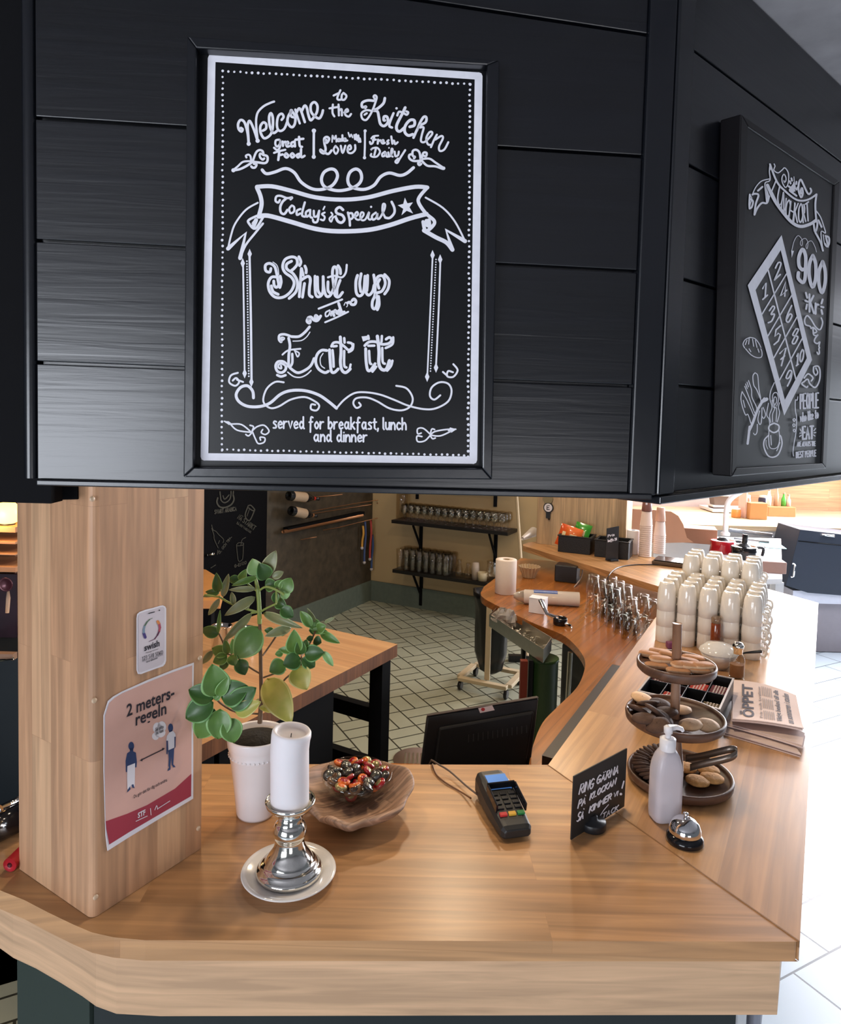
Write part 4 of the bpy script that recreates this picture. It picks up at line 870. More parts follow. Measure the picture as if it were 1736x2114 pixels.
for br_ in ([(780, 1700, 0), (560, 1680, -.07), (430, 1610, -.13), (375, 1560, -.155)], [(840, 1590, 0), (1060, 1345, -.02), (1205, 1230, -.03), (1210, 1140, -.035)], [(800, 1300, 0), (700, 1240, .01), (590, 1150, .01), (480, 1105, .01)],
            [(830, 1120, 0), (960, 930, .03), (1010, 830, .03)], [(835, 1340, 0), (920, 1310, 0), (1060, 1260, .01)], [(1210, 1130, -.035), (1290, 1010, 0), (1350, 880, 0)], [(480, 1105, .01), (430, 980, .01), (395, 905, .01)]):
    mb.tube(spline([pp(*b) for b in br_], 3), 0.0019, 7)
mb.build('woody_stem', BARK, plant)
mb = MB()
mb.tube([pp(798, 805), pp(792, 600), pp(782, 480), pp(762, 380), pp(750, 330)], [0.0046, 0.0044, 0.0046, 0.0035, 0.002], 10)
for br_ in ([(800, 690, 0), (870, 650, -.01), (965, 605, -.02)], [(782, 690, 0), (630, 650, 0), (500, 600, 0), (400, 540, 0)], [(782, 690, 0), (715, 700, .01)], [(775, 485, 0), (680, 410, 0)], [(790, 480, 0), (860, 440, -.01), (960, 470, -.02), (1040, 520, -.02)], [(965, 600, -.02), (965, 480, -.02)], [(400, 540, 0), (250, 520, 0)]):
    mb.tube(spline([pp(*b) for b in br_], 3), 0.0022, 7)
mb.build('green_stem', STEMG, plant)
def leafmat(name, c, c2):
    m, nt, b = newmat(name); N = nt.nodes; Lk = nt.links.new
    g = N.new('ShaderNodeNewGeometry'); no = N.new('ShaderNodeTexNoise'); no.inputs['Scale'].default_value = 45
    tc = N.new('ShaderNodeTexCoord'); Lk(tc.outputs['Object'], no.inputs['Vector'])
    mx = N.new('ShaderNodeMix'); mx.data_type = 'RGBA'; mx.inputs[6].default_value = (*c, 1); mx.inputs[7].default_value = (*c2, 1); Lk(no.outputs['Fac'], mx.inputs[0])
    Lk(mx.outputs[2], b.inputs['Base Color']); b.inputs['Roughness'].default_value = 0.42; b.inputs['Coat Weight'].default_value = 0.05
    b.inputs['Subsurface Weight'].default_value = 0.0
    return m
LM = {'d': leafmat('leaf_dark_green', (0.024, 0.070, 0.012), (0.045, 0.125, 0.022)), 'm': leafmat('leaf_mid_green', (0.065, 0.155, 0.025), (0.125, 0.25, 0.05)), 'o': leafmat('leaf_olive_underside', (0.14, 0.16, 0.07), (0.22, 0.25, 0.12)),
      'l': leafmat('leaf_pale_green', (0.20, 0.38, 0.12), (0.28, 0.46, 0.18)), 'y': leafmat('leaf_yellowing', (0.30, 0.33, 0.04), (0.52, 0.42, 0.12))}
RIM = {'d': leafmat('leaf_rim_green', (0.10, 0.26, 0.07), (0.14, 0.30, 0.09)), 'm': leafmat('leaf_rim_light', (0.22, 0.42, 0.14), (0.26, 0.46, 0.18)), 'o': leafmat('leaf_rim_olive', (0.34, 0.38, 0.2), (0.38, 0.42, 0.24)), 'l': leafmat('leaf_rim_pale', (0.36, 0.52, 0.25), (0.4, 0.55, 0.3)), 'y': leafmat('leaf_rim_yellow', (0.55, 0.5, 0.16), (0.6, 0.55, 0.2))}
LEAVES = """845,330,960,80,120,o|775,325,725,160,140,l|870,360,790,205,140,d|600,360,485,370,75,d|605,375,665,265,70,m|770,345,520,430,55,m|760,460,490,470,50,o|850,430,975,415,115,d|965,450,1020,370,75,m|1030,500,1110,350,130,m|1040,480,1060,562,85,l|925,350,1035,290,65,o
960,490,950,600,65,d|955,580,1065,640,100,d|1010,650,1130,740,110,d|385,490,368,300,85,d|430,540,490,310,60,o|400,490,258,490,50,d|400,500,228,540,40,o|400,555,288,720,55,o|540,620,520,490,50,o|755,540,450,725,85,o|720,700,435,980,75,o|395,905,222,860,105,d|385,905,405,670,34,m
792,835,560,1145,240,m|480,1110,325,1050,110,m|480,1105,455,960,70,m|475,1120,335,1190,105,m|520,1110,530,950,50,l|510,1120,555,1222,95,m|590,1160,655,1315,120,d|470,1150,420,1265,80,d|330,1075,225,1205,60,o|375,1520,325,1205,195,m|380,1520,492,1325,80,m|345,1545,92,1460,145,d|340,1585,65,1745,170,d
350,1650,185,1940,170,m|405,1650,385,1950,165,m|490,1740,545,1985,150,m|420,1545,690,1430,180,d|500,1630,765,1440,150,d|560,1690,810,1580,110,y|870,1350,1115,1790,235,y|970,1640,790,1640,80,y|1140,1090,1140,860,140,m|1205,1110,1190,950,100,d|1205,1150,1030,1215,150,d|1245,1105,1440,1090,140,d
1220,1145,1345,1235,115,d|1050,1195,895,1285,140,m|1145,1080,985,1060,65,m|1150,1240,1270,1460,185,y|1250,1040,1260,960,60,m|1425,1080,1528,1228,65,l|835,700,1225,850,80,o|1110,850,850,930,80,o|1310,840,1200,680,85,m|1350,790,1270,650,40,o|1370,860,1305,750,100,m|1370,860,1455,825,95,m
1360,880,1285,870,65,d|1400,895,1595,1000,75,m|1335,965,1412,995,85,d|1440,795,1550,738,30,o|1330,950,1262,955,50,d|1060,900,1010,860,80,m|940,880,845,870,60,d|1310,870,1480,890,60,m|1030,1090,950,1110,60,m|760,1560,800,1600,60,y|640,650,700,600,60,o|350,1560,420,1480,50,m"""
for q in LEAVES.replace('\n', '|').split('|'):
    x0, y0, x1, y1, wd, c = q.split(','); x0, y0, x1, y1, wd = map(float, (x0, y0, x1, y1, wd))
    base_dy = -0.155 if (x0 < 600 and y0 > 1480) else (-0.035 if (x0 > 1000 and y0 > 1000) else R.uniform(-.015, .02))
    tl = ((x1-x0)**2+(y1-y0)**2)**.5/4.806/F*PLY
    tip_dy = base_dy + (R.uniform(-.15, .1) if (x0 < 600 and y0 > 1480) else R.uniform(-0.5, 0.15))*tl
    a, b = pp(x0, y0, base_dy), pp(x1, y1, tip_dy)
    view = (CAM-a).normalized(); ax = (b-a); side = ax.cross(view).normalized(); nor = side.cross(ax).normalized()
    nor = (nor*math.cos(R.uniform(-.15, .15))+side*0.12*R.uniform(-1, 1)).normalized(); side = ax.cross(nor).normalized()*(-1); nor = ax.cross(side).normalized()
    if nor.dot(view) < 0: nor = -nor
    hw = wd/4.806/F*PLY/2*(1.36 if (x0 < 600 and y0 > 1480) else 1.22); n = 12; mb = MB(); vs = []; cols = [-1, -0.86, -0.45, 0, 0.45, 0.86, 1]
    cup = R.uniform(0.10, 0.35)
    for i in range(n+1):
        t = i/n; prof = (math.sin(PI*min(1, t**0.80))**0.72)*(1.0) if 0 < t < 1 else 0.03
        cen = a+ax*t+nor*(math.sin(PI*t)*ax.length*0.10)
        for cxx in cols:
            vs.append(cen+side*(hw*prof*cxx)+nor*(abs(cxx)**1.3*hw*prof*cup)-nor*(0.0010 if cxx == 0 else 0))
    k = len(cols); fs = []; 
    for i in range(n):
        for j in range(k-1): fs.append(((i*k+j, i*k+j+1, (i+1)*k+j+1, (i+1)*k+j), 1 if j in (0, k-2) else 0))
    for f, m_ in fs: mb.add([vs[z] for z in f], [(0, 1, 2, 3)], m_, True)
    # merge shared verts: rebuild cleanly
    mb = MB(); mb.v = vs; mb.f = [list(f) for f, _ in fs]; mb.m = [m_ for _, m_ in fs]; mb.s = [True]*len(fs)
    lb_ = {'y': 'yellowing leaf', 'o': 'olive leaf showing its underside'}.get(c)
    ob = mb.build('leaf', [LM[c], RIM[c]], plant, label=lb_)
    so = ob.modifiers.new('solid', 'SOLIDIFY'); so.thickness = 0.0007

# --- candlestick, saucer, candle
sc_ = Gp(596, 1811, ZC); sc_.z = ZC
o = MB().lathe([(0.001, 0.003), (0.05, 0.003), (0.056, 0.001), (0.058, 0.003), (0.078, 0.011), (0.0835, 0.0125), (0.0850, 0.0145), (0.0838, 0.0160), (0.075, 0.0135), (0.058, 0.0065), (0.001, 0.0065)], c=tuple(sc_), n=64, cap=False).build('saucer', CERW, loc=tuple(sc_))
tag(o, 'round white glazed saucer under the silver candlestick', 'saucer')
cz = sc_.z+0.0067; cb = V((sc_.x, sc_.y+0.004, cz))
stick = thing('candlestick', 'silver mercury glass candlestick standing on the white saucer', 'candlestick', tuple(cb))
def sqz(mb):
    for p in mb.v: p.z = cb.z+(p.z-cb.z)*0.79
mb = MB(); mb.lathe([(0.002, 0.0), (0.055, 0.0), (0.059, 0.004), (0.060, 0.010), (0.057, 0.015), (0.053, 0.017), (0.0525, 0.022), (0.048, 0.026), (0.044, 0.028), (0.043, 0.034), (0.037, 0.044), (0.0295, 0.058), (0.0265, 0.070), (0.0255, 0.076), (0.0245, 0.080), (0.028, 0.087), (0.0305, 0.097), (0.0300, 0.107), (0.0255, 0.119), (0.0215, 0.126), (0.0225, 0.131), (0.0205, 0.134), (0.0195, 0.140), (0.0200, 0.146)], c=tuple(cb), n=64); sqz(mb); mb.build('stem', SILV, stick)
mb = MB(); mb.lathe([(0.0200, 0.146), (0.026, 0.150), (0.038, 0.156), (0.0435, 0.164), (0.0450, 0.172), (0.0435, 0.1735), (0.0415, 0.171), (0.036, 0.165), (0.002, 0.163)], c=tuple(cb), n=64, cap=False); sqz(mb); mb.build('cup', SILV, stick)
cc = V((cb.x-0.001, cb.y, cb.z+0.1635*0.79))
candle = thing('pillar_candle', 'thick white pillar candle with a softened hollow top, on the silver candlestick', 'candle', tuple(cc))
mb = MB(); prof = [(0.001, 0), (0.0335, 0), (0.0345, 0.003), (0.0345, 0.10), (0.0350, 0.118), (0.0358, 0.126), (0.0350, 0.133), (0.0325, 0.1365), (0.0285, 0.1345), (0.0260, 0.128), (0.018, 0.124), (0.001, 0.123)]
mb.lathe(prof, c=tuple(cc), n=48, cap=False)
for i, p in enumerate(mb.v):
    h = p.z-cc.z
    if h > 0.09: p.z -= (h-0.09)*0.07*((p.x-cc.x)/0.035); p.x += 0.0018*math.sin(p.z*90)
mb.build('wax_body', WAX, candle)
mb = MB(); mb.tube([cc+V((0.0, 0.0, 0.121)), cc+V((0.001, 0, 0.130))], 0.0009, 6); mb.build('wick', INK, candle)

# --- burl bowl with glass dish of sweets
bw = Gp(727, 1676, ZC); bw.z = ZC
burl = thing('burl_wood_bowl', 'irregular olive burl wood bowl right of the candle', 'bowl', tuple(bw))
BURL = wood('burl_wood', (0.30, 0.16, 0.10), (0.56, 0.35, 0.23), (0.7, 0.7, 1), (-1, 1, 0.5), sl=0.12, sw=0.05, grain=0.55, rough=0.6, mortar=0, gs=1.8, bump=0.6)
n = 56; mb = MB(); prof = [(0.30, 0.0), (0.50, 0.004), (0.78, 0.022), (0.96, 0.050), (1.0, 0.058), (0.90, 0.0600), (0.83, 0.050), (0.60, 0.030), (0.30, 0.024), (0.02, 0.022)]
vs = []
for j, (r, z) in enumerate(prof):
    for i in range(n):
        a = 2*PI*i/n
        rad = 0.118+0.010*math.cos(2*a+0.5)+0.006*math.sin(3*a+1)+0.004*math.sin(7*a)+0.0025*math.sin(13*a+2)
        notch = max(0, 1-abs(((a-4.15+PI) % (2*PI))-PI)/0.22)
        zz = z*(1+0.16*math.sin(2*a+0.6)+0.05*math.sin(5*a)) - (0.02*notch if z > .03 else 0)
        vs.append((bw.x+rad*r*math.cos(a), bw.y+rad*r*math.sin(a)*1.16, bw.z+max(0, zz)+(0.0 if j else 0)))
fs = [(j*n+i, j*n+(i+1) % n, (j+1)*n+(i+1) % n, (j+1)*n+i) for j in range(len(prof)-1) for i in range(n)]
fs2 = [tuple(range(n))[::-1], tuple((len(prof)-1)*n+i for i in range(n))]
mb.add(vs, fs+fs2, 0, True); mb.build('shell', BURL, burl, sub=1)
gd = V((bw.x+0.006, bw.y+0.026, bw.z+0.0275))
dish = thing('glass_dish', 'clear glass dish full of wrapped sweets set inside the burl wood bowl', 'dish', tuple(gd))
mb = MB(); mb.lathe([(0.001, 0.0), (0.045, 0.0), (0.062, 0.012), (0.0735, 0.030), (0.0760, 0.044), (0.0740, 0.0445), (0.0715, 0.031), (0.060, 0.0145), (0.044, 0.003), (0.001, 0.003)], c=tuple(gd), n=48, cap=False); mb.build('glass_wall', GLASS, dish)
CN = [flat('red_sweet_wrapper', (0.34, 0.012, 0.015), 0.2, coat=.6), flat('dark_sweet_wrapper', (0.035, 0.025, 0.022), 0.2, coat=.6), flat('gold_sweet_wrapper', (0.34, 0.28, 0.13), 0.25, metal=.5), flat('silver_sweet_wrapper', (0.22, 0.22, 0.20), 0.2, metal=.8), flat('orange_sweet_wrapper', (0.70, 0.14, 0.02), 0.2, coat=.5), flat('brown_sweet', (0.12, 0.06, 0.03), 0.25, coat=.5)]
nm_ = ['red', 'dark brown', 'gold', 'silver', 'orange', 'brown']
sweets = []
for k in range(6):
    r_ = thing('wrapped_sweet', nm_[k]+' foil wrapped sweet in the glass dish', 'sweet', (0, 0, 0), group=nm_[k]+' wrapped sweets in the glass dish')
    mb = MB(); mb.lathe([(0.001, -0.0045), (0.0115, -0.0042), (0.0135, -0.001), (0.0135, 0.0015), (0.0115, 0.0040), (0.010, 0.0046), (0.001, 0.0048)], n=16, cap=False); mb.build('wrapper', CN[k], r_, w=False)
    mb = MB(); mb.lathe([(0.0085, 0.0047), (0.0075, 0.0056), (0.0005, 0.0058)], n=12, cap=False); mb.build('disc_label', CN[(k+2) % 6], r_, w=False)
    sweets.append(r_)
cnt = [0]*6
def sweet(k, x, y, z, rx, ry):
    o_ = sweets[k]
    if cnt[k]: o_ = dup(sweets[k], (x, y, z))
    cnt[k] += 1; o_.location = (x, y, z); o_.rotation_euler = (rx, ry, R.uniform(0, 6))
for (rad, num, z) in ((0.012, 2, 0.012), (0.034, 7, 0.013), (0.018, 4, 0.028), (0.046, 10, 0.028), (0.0, 1, 0.040), (0.024, 5, 0.041), (0.045, 10, 0.041), (0.0595, 13, 0.040)):
    for i in range(num):
        a = 2*PI*i/num+z*70; rr_ = rad
        sweet(R.choice([0, 0, 0, 0, 1, 1, 1, 1, 1, 2, 3, 4, 5, 5]), gd.x+rr_*math.cos(a)+R.uniform(-.002, .002), gd.y+rr_*math.sin(a)+R.uniform(-.002, .002), gd.z+z+R.uniform(-.002, .003), R.uniform(-.7, .7), R.uniform(-.7, .7))

# --- card terminal
ta = Gp(1008, 1640, ZC); tb = Gp(1066, 1732, ZC); tc_ = (ta+tb)/2; tc_.z = ZC; tv = (tb-ta); tang = math.atan2(tv.y, tv.x)
TL, TWd = 0.178, 0.074
term = thing('card_terminal', 'black card payment terminal with a lit blue screen on the worktop', 'card terminal', tuple(tc_), tang)
mb = MB()     # local x: from cable end (-) to key end (+)
sec = [(-0.089, 0.026, 0.012, 0.050), (-0.080, 0.033, 0.006, 0.056), (-0.045, 0.0365, 0.002, 0.056), (0.0, 0.0370, 0.001, 0.047), (0.045, 0.0350, 0.001, 0.037), (0.080, 0.0325, 0.002, 0.028), (0.089, 0.027, 0.006, 0.022)]
vs = []; nS = 12
for x, hw, z0_, z1_ in sec:
    for (cx_, cz_) in ((-1, .2), (-1, .7), (-.86, .95), (-.6, 1), (0, 1.0), (.6, 1), (.86, .95), (1, .7), (1, .2), (.85, 0), (0, 0), (-.85, 0)):
        vs.append((x, hw*cx_, z0_+(z1_-z0_)*cz_))
fs = [(j*nS+i, j*nS+(i+1) % nS, (j+1)*nS+(i+1) % nS, (j+1)*nS+i) for j in range(len(sec)-1) for i in range(nS)]+[tuple(range(nS))[::-1], tuple((len(sec)-1)*nS+i for i in range(nS))]
mb.add(vs, fs, 0, False); mb.build('housing', flat('dark_grey_plastic', (0.020, 0.020, 0.020), 0.4), term, w=False, bevel=0.002)
def topz(x): return 0.056 if x < -.045 else 0.056-(x+.045)*0.211
SL = math.atan(0.211)
M = lambda x, y, up: Matrix.Translation((x, y, topz(x)+up)) @ Matrix.Rotation(SL, 4, 'Y')
BLS = flat('blue_lcd', (0.10, 0.25, 0.62), 0.3, emit=0.45)
mb = MB(); mb.box((0, 0, 0), (0.044, 0.046, 0.002), M=M(-0.036, 0.004, -0.0005)); scr_ = mb.build('screen', BLS, term, w=False)
mb = MB(); mb.box((0, 0, 0), (0.005, 0.046, 0.0022), M=M(-0.0602, 0.004, 0.0004)); mb.build('screen_bezel', flat('grey_bezel', (0.25, 0.28, 0.33), 0.4), term, w=False)
mb = MB(); mb.box((0, 0, 0), (0.002, 0.020, 0.0002), M=M(-0.030, 0.004, 0.0007)); mb.build('screen_text', WHITE, scr_, w=False)
mb = MB(); 
mb.box((0, 0.0335, 0.006), (0.066, 0.004, 0.018), M=M(0.016, 0, 0)); mb.box((0, -0.0290, 0.006), (0.060, 0.004, 0.020), M=M(0.016, 0, 0)); mb.box((-0.033, 0.002, 0.006), (0.004, 0.062, 0.018), M=M(0.014, 0, 0))
mb.build('privacy_shield', BLKG, term, w=False, bevel=0.0012)
for rrow in range(4):
    for cc_ in range(3):
        mb = MB(); mb.box((0, 0, 0), (0.0085, 0.014, 0.004), M=M(0.000+rrow*0.0125, -0.018+cc_*0.019, 0.0012)); mb.build('key', BLKP, term, w=False, bevel=0.001)
for k, (cn, c) in enumerate((('green', (0.03, 0.22, 0.06)), ('yellow', (0.75, 0.42, 0.05)), ('red', (0.60, 0.04, 0.04)))):
    mb = MB(); mb.box((0, 0, 0), (0.0090, 0.0155, 0.005), M=M(0.055, 0.020-k*0.019, 0.0014)); mb.build('key', flat(cn+'_key', c, 0.35), term, w=False, bevel=0.001, label=cn+' key')
cabp = spline([Gp(985, 1640, ZT+0.02), Gp(962, 1622, ZT+0.012), Gp(928, 1592, ZT+0.012), Gp(905, 1578, ZT+0.02), Gp(892, 1570, ZT+0.01)]+[Gp(889, 1572, ZT-0.06), Gp(880, 1590, ZT-0.2)], 5)
o = MB().tube(cabp, 0.0021, 8).build('terminal_cable', flat('grey_brown_cable', (0.13, 0.09, 0.07), 0.5), loc=tuple(cabp[0])); tag(o, 'thin grey cable running from the card terminal over the worktop edge', 'cable')
cabp = spline([Gp(972, 1648, ZT+0.012), Gp(950, 1634, ZT+0.0035), Gp(920, 1616, ZT+0.0035), Gp(903, 1602, ZT+0.0035), Gp(896, 1590, ZT+0.0035), Gp(893, 1581, ZT+0.0035), Gp(893, 1577, ZT-0.05)], 5)
o = MB().tube(cabp, 0.0019, 8).build('terminal_cable', flat('brown_cable', (0.16, 0.07, 0.03), 0.5), loc=tuple(cabp[0])); tag(o, 'thin brown cable lying curved on the worktop left of the grey one', 'cable')

# --- little chalk sign in round foot
s0 = Gp(1179, 1735, ZC); s1g = Gp(1288, 1668, ZC)
sdir = (s1g-s0); sdir.z = 0; sdir.normalize()
root = thing('counter_sign', 'small black sign with white handwriting in a round black foot', 'sign', (s0.x, s0.y, ZC))
SPn = V((sdir.y, -sdir.x, 0)); SP = Plane(s0, SPn)
corners = [(1185, 1603), (1295, 1545), (1289, 1665), (1179, 1735)]
mb = MB(); mb.slab([SP.hit(x, y, 0.0) for x, y in corners], -SP.n, 0.003)
mb.v = [V((p.x, p.y, max(p.z, ZC+0.0005))) for p in mb.v]; mb.build('board', flat('black_sign_board', (0.022, 0.021, 0.02), 0.45), root, bevel=0.0006)
mb = MB(); fc = Gp(1230, 1712, ZC); fc = V((fc.x, fc.y, ZC)); q_ = s0+sdir*((fc-s0).dot(sdir)); fc = V((q_.x, q_.y, ZC))+SPn*-0.0
mb.lathe([(0.001, 0), (0.0265, 0), (0.0275, 0.002), (0.0275, 0.014), (0.0262, 0.0165), (0.010, 0.0175), (0.009, 0.026), (0.001, 0.026)], c=tuple(fc), n=36, cap=False); mb.build('foot', BLKP, root)
mb = MB(); sg = lambda x, y: (1170+x/10.57, 1540+y/10.57)
def WS(t, x0, y0, x1, y1, h, w=2.6, lean=0.1):
    a, b = sg(x0, y0), sg(x1, y1); write(mb, SP, t, a[0], a[1], b[0], b[1], h/10.57, w, off=0.0012, upv=(h*.22/10.57, -h*.95/10.57))
WS('RING', 265, 1055, 565, 915, 230); WS('GÄRNA', 640, 840, 1110, 590, 190); WS('PÅ', 240, 1360, 395, 1260, 190); WS('KLOCKAN', 500, 1180, 1050, 840, 150)
WS('SÅ', 215, 1660, 350, 1580, 210); WS('KIMMER', 485, 1460, 960, 1160, 150); WS('VI', 1010, 1130, 1100, 1085, 110, 1.8); WS('TACK', 770, 1590, 1110, 1400, 120, 2.0)
strokes(mb, SP, 1170, 1540, 10.57, 30, "1245,770 1205,920|@60 1180,1050|@16 910,1280 780,1440 670,1640")
mb.build('handwriting', CHALK, root)

# --- pump bottle
bb_ = Gp(1371, 1690, ZC); bb_.z = ZC
root = thing('pump_bottle', 'translucent white hand sanitizer pump bottle beside the bell', 'bottle', tuple(bb_), 0.15)
def rsec(hx, hy, z, r, n=4):
    out = []
    for sx, sy, a0 in ((1, 1, 0), (-1, 1, PI/2), (-1, -1, PI), (1, -1, 3*PI/2)):
        for k in range(n): a = a0+k*PI/2/(n-1); out.append((sx*(hx-r)+r*math.cos(a), sy*(hy-r)+r*math.sin(a), z))
    return out
def loft(mb, secs, mat=0, M=None):
    n = len(secs[0]); vs = [p for s_ in secs for p in s_]
    mb.add(vs, [(j*n+i, j*n+(i+1) % n, (j+1)*n+(i+1) % n, (j+1)*n+i) for j in range(len(secs)-1) for i in range(n)]+[tuple(range(n))[::-1], tuple((len(secs)-1)*n+i for i in range(n))], mat, True, M)
hb = 0.151
mb = MB(); loft(mb, [rsec(.026, .020, 0.001, .012), rsec(.029, .023, 0.004, .012), rsec(.030, .024, 0.02, .012), rsec(.030, .024, hb-.045, .012), rsec(.028, .0225, hb-.028, .012), rsec(.023, .019, hb-.010, .012), rsec(.017, .016, hb, .012)])
mb.build('bottle_body', flat('translucent_plastic', (0.74, 0.68, 0.72), 0.35, trans=0.25, var=0.01), root, w=False)
mb = MB(); loft(mb, [rsec(.027, .0215, 0.005, .010), rsec(.0285, .0228, 0.02, .010), rsec(.0285, .0228, hb-.055, .010)]); mb.build('gel_fill', flat('milky_gel', (0.62, 0.57, 0.62), 0.3, trans=0.2, var=0.01), root, w=False)
mb = MB(); mb.lathe([(0.0165, hb), (0.0165, hb+0.024), (0.012, hb+0.026)], n=28); mb.build('collar', WHITE, root, w=False)
mb = MB(); mb.lathe([(0.006, hb+0.025), (0.006, hb+0.034), (0.009, hb+0.036), (0.0095, hb+0.048), (0.006, hb+0.051)], n=20)
mb.tube([(0.0, 0, hb+0.046), (0.018, 0, hb+0.047), (0.030, 0, hb+0.043), (0.033, 0, hb+0.038)], [0.0072, 0.0055, 0.0045, 0.0035], 10); mb.build('pump_head', WHITE, root, w=False)

# --- bell
be = Gp(1413, 1736, ZC); be.z = ZC
root = thing('service_bell', 'chrome service bell on a black base by the counter seam', 'bell', tuple(be))
mb = MB(); mb.lathe([(0.034, 0.0), (0.0365, 0.002), (0.0355, 0.010), (0.030, 0.016), (0.026, 0.018)], c=tuple(be), n=48); mb.build('base', BLKG, root)
mb = MB(); mb.lathe([(0.0300, 0.0175), (0.0315, 0.020), (0.0305, 0.027), (0.0260, 0.038), (0.018, 0.0455), (0.008, 0.0495), (0.001, 0.0500)], c=tuple(be), n=48, cap=False); mb.build('dome', CHROME, root)
mb = MB(); mb.lathe([(0.0040, 0.049), (0.0040, 0.053), (0.0055, 0.0545), (0.0055, 0.0575), (0.003, 0.0595), (0.0003, 0.060)], c=tuple(be), n=20, cap=False); mb.build('button', CHROME, root)

# ================================================================ COOKIE STAND
cs_ = Gp(1402, 1612, ZC); cs_.z = ZC
stand = thing('tiered_cookie_stand', 'three-tier round walnut cookie stand behind the pump bottle', 'cookie stand', tuple(cs_))
tiers = [(0.0, 0.118, 0.0), (0.150, 0.108, 0.0), (0.30, 0.095, 0.0)]
tz = []
# tier heights from the photograph: centre rows 1585, 1479, 1371
for (px, py, rr_) in ((1402, 1585, 0.119), (1393, 1480, 0.112), (1396, 1374, 0.089)):
    p = Yp(px, py, cs_.y+0.0); tz.append((p.z-ZC, rr_, p.x))
tz[0] = (0.016, tz[0][1], cs_.x)
cent = []
for k, (z, r_, xx_) in enumerate(tz):
    c = (xx_, cs_.y, cs_.z+z); cent.append(c)
    mb = MB(); mb.lathe([(0.001, -0.014), (r_*0.92, -0.014), (r_*0.985, -0.008), (r_, 0.004), (r_*0.985, 0.009), (r_*0.95, 0.009), (r_*0.925, 0.003), (r_*0.90, -0.002), (0.001, -0.002)], c=c, n=56, cap=False)
    mb.build('tray', WALN, stand, label=['bottom tray', 'middle tray', 'top tray'][k])
topk = Yp(1396, 1283, cs_.y).z; xtop = tz[2][2]+(tz[2][2]-tz[1][2])*(topk-ZC-tz[2][0])/(tz[2][0]-tz[1][0])
mb = MB(); mb.tube([(cs_.x, cs_.y, cs_.z+0.012), (tz[1][2], cs_.y, cs_.z+tz[1][0]), (tz[2][2], cs_.y, cs_.z+tz[2][0]), (xtop, cs_.y, topk-0.004)], 0.0105, 20); mb.build('centre_rod', wood('pale_walnut_rod', (0.34, 0.18, 0.11), (0.48, 0.28, 0.17), (0, 0, 1), (1, .4, 0), sl=1, sw=.1, mortar=0), stand)
for xx_, z in ((tz[1][2], tz[1][0]-0.015), (tz[2][2], tz[2][0]-0.015)):
    mb = MB(); mb.lathe([(0.010, -0.012), (0.018, 0.0)], c=(xx_, cs_.y, cs_.z+z), n=20); mb.build('rod_collar', WALN, stand)
CK = [flat('dark_chocolate_cookie', (0.075, 0.036, 0.022), 0.8, var=0.5, scale=90, bump=1), flat('golden_oat_cookie', (0.62, 0.31, 0.10), 0.8, var=0.4, scale=110, bump=1), flat('pale_butter_cookie', (0.70, 0.45, 0.26), 0.75, var=0.25, scale=80, bump=.6), flat('cookie_brown_top', (0.42, 0.20, 0.09), 0.75, var=0.35, scale=80, bump=.6)]
def cookie_mesh(kind):
    mb = MB()
    if kind == 'round':
        mb.lathe([(0.001, -0.003), (0.019, -0.003), (0.0235, 0.0), (0.0225, 0.003), (0.014, 0.0055), (0.001, 0.0062)], n=22, cap=False)
        for p in mb.v: p *= 1.14+0.03*math.sin(p.x*900+p.y*700)
    else:
        vs = []
        for z, s_ in ((-0.004, .93), (-.001, 1), (0.003, .97), (0.0052, .82)):
            for i in range(20):
                a = 2*PI*i/20; vs.append((0.027*s_*math.copysign(abs(math.cos(a))**.6, math.cos(a)), 0.014*s_*math.copysign(abs(math.sin(a))**.6, math.sin(a)), z))
        mb.add(vs, [(j*20+i, j*20+(i+1) % 20, (j+1)*20+(i+1) % 20, (j+1)*20+i) for j in range(2) for i in range(20)], 0, True)
        mb.add(vs, [(40+i, 40+(i+1) % 20, 60+(i+1) % 20, 60+i) for i in range(20)]+[tuple(60+i for i in range(20))], 1, True); mb.add(vs, [tuple(range(20))[::-1]], 0)
    return mb
proto_r = cookie_mesh('round')
def cookie(kind, mat, c, label, group, tilt=(0, 0), rz=None, s=1.0):
    mbx = cookie_mesh(kind); o = mbx.build('cookie', mat, w=False)
    o.location = c; o.rotation_euler = (tilt[0], tilt[1], R.uniform(0, 6) if rz is None else rz); o.scale = (s, s, s)
    tag(o, label, 'cookie', group); return o
pk = {}
def ck(key, kind, mat, c, label, group, tilt=(0, 0), rz=None):
    if key not in pk: pk[key] = cookie(kind, mat, c, label, group, tilt, rz); return pk[key]
    o = dup(pk[key], c, deep=False, label=label, group=group); o.rotation_euler = (tilt[0], tilt[1], R.uniform(0, 6) if rz is None else rz); return o
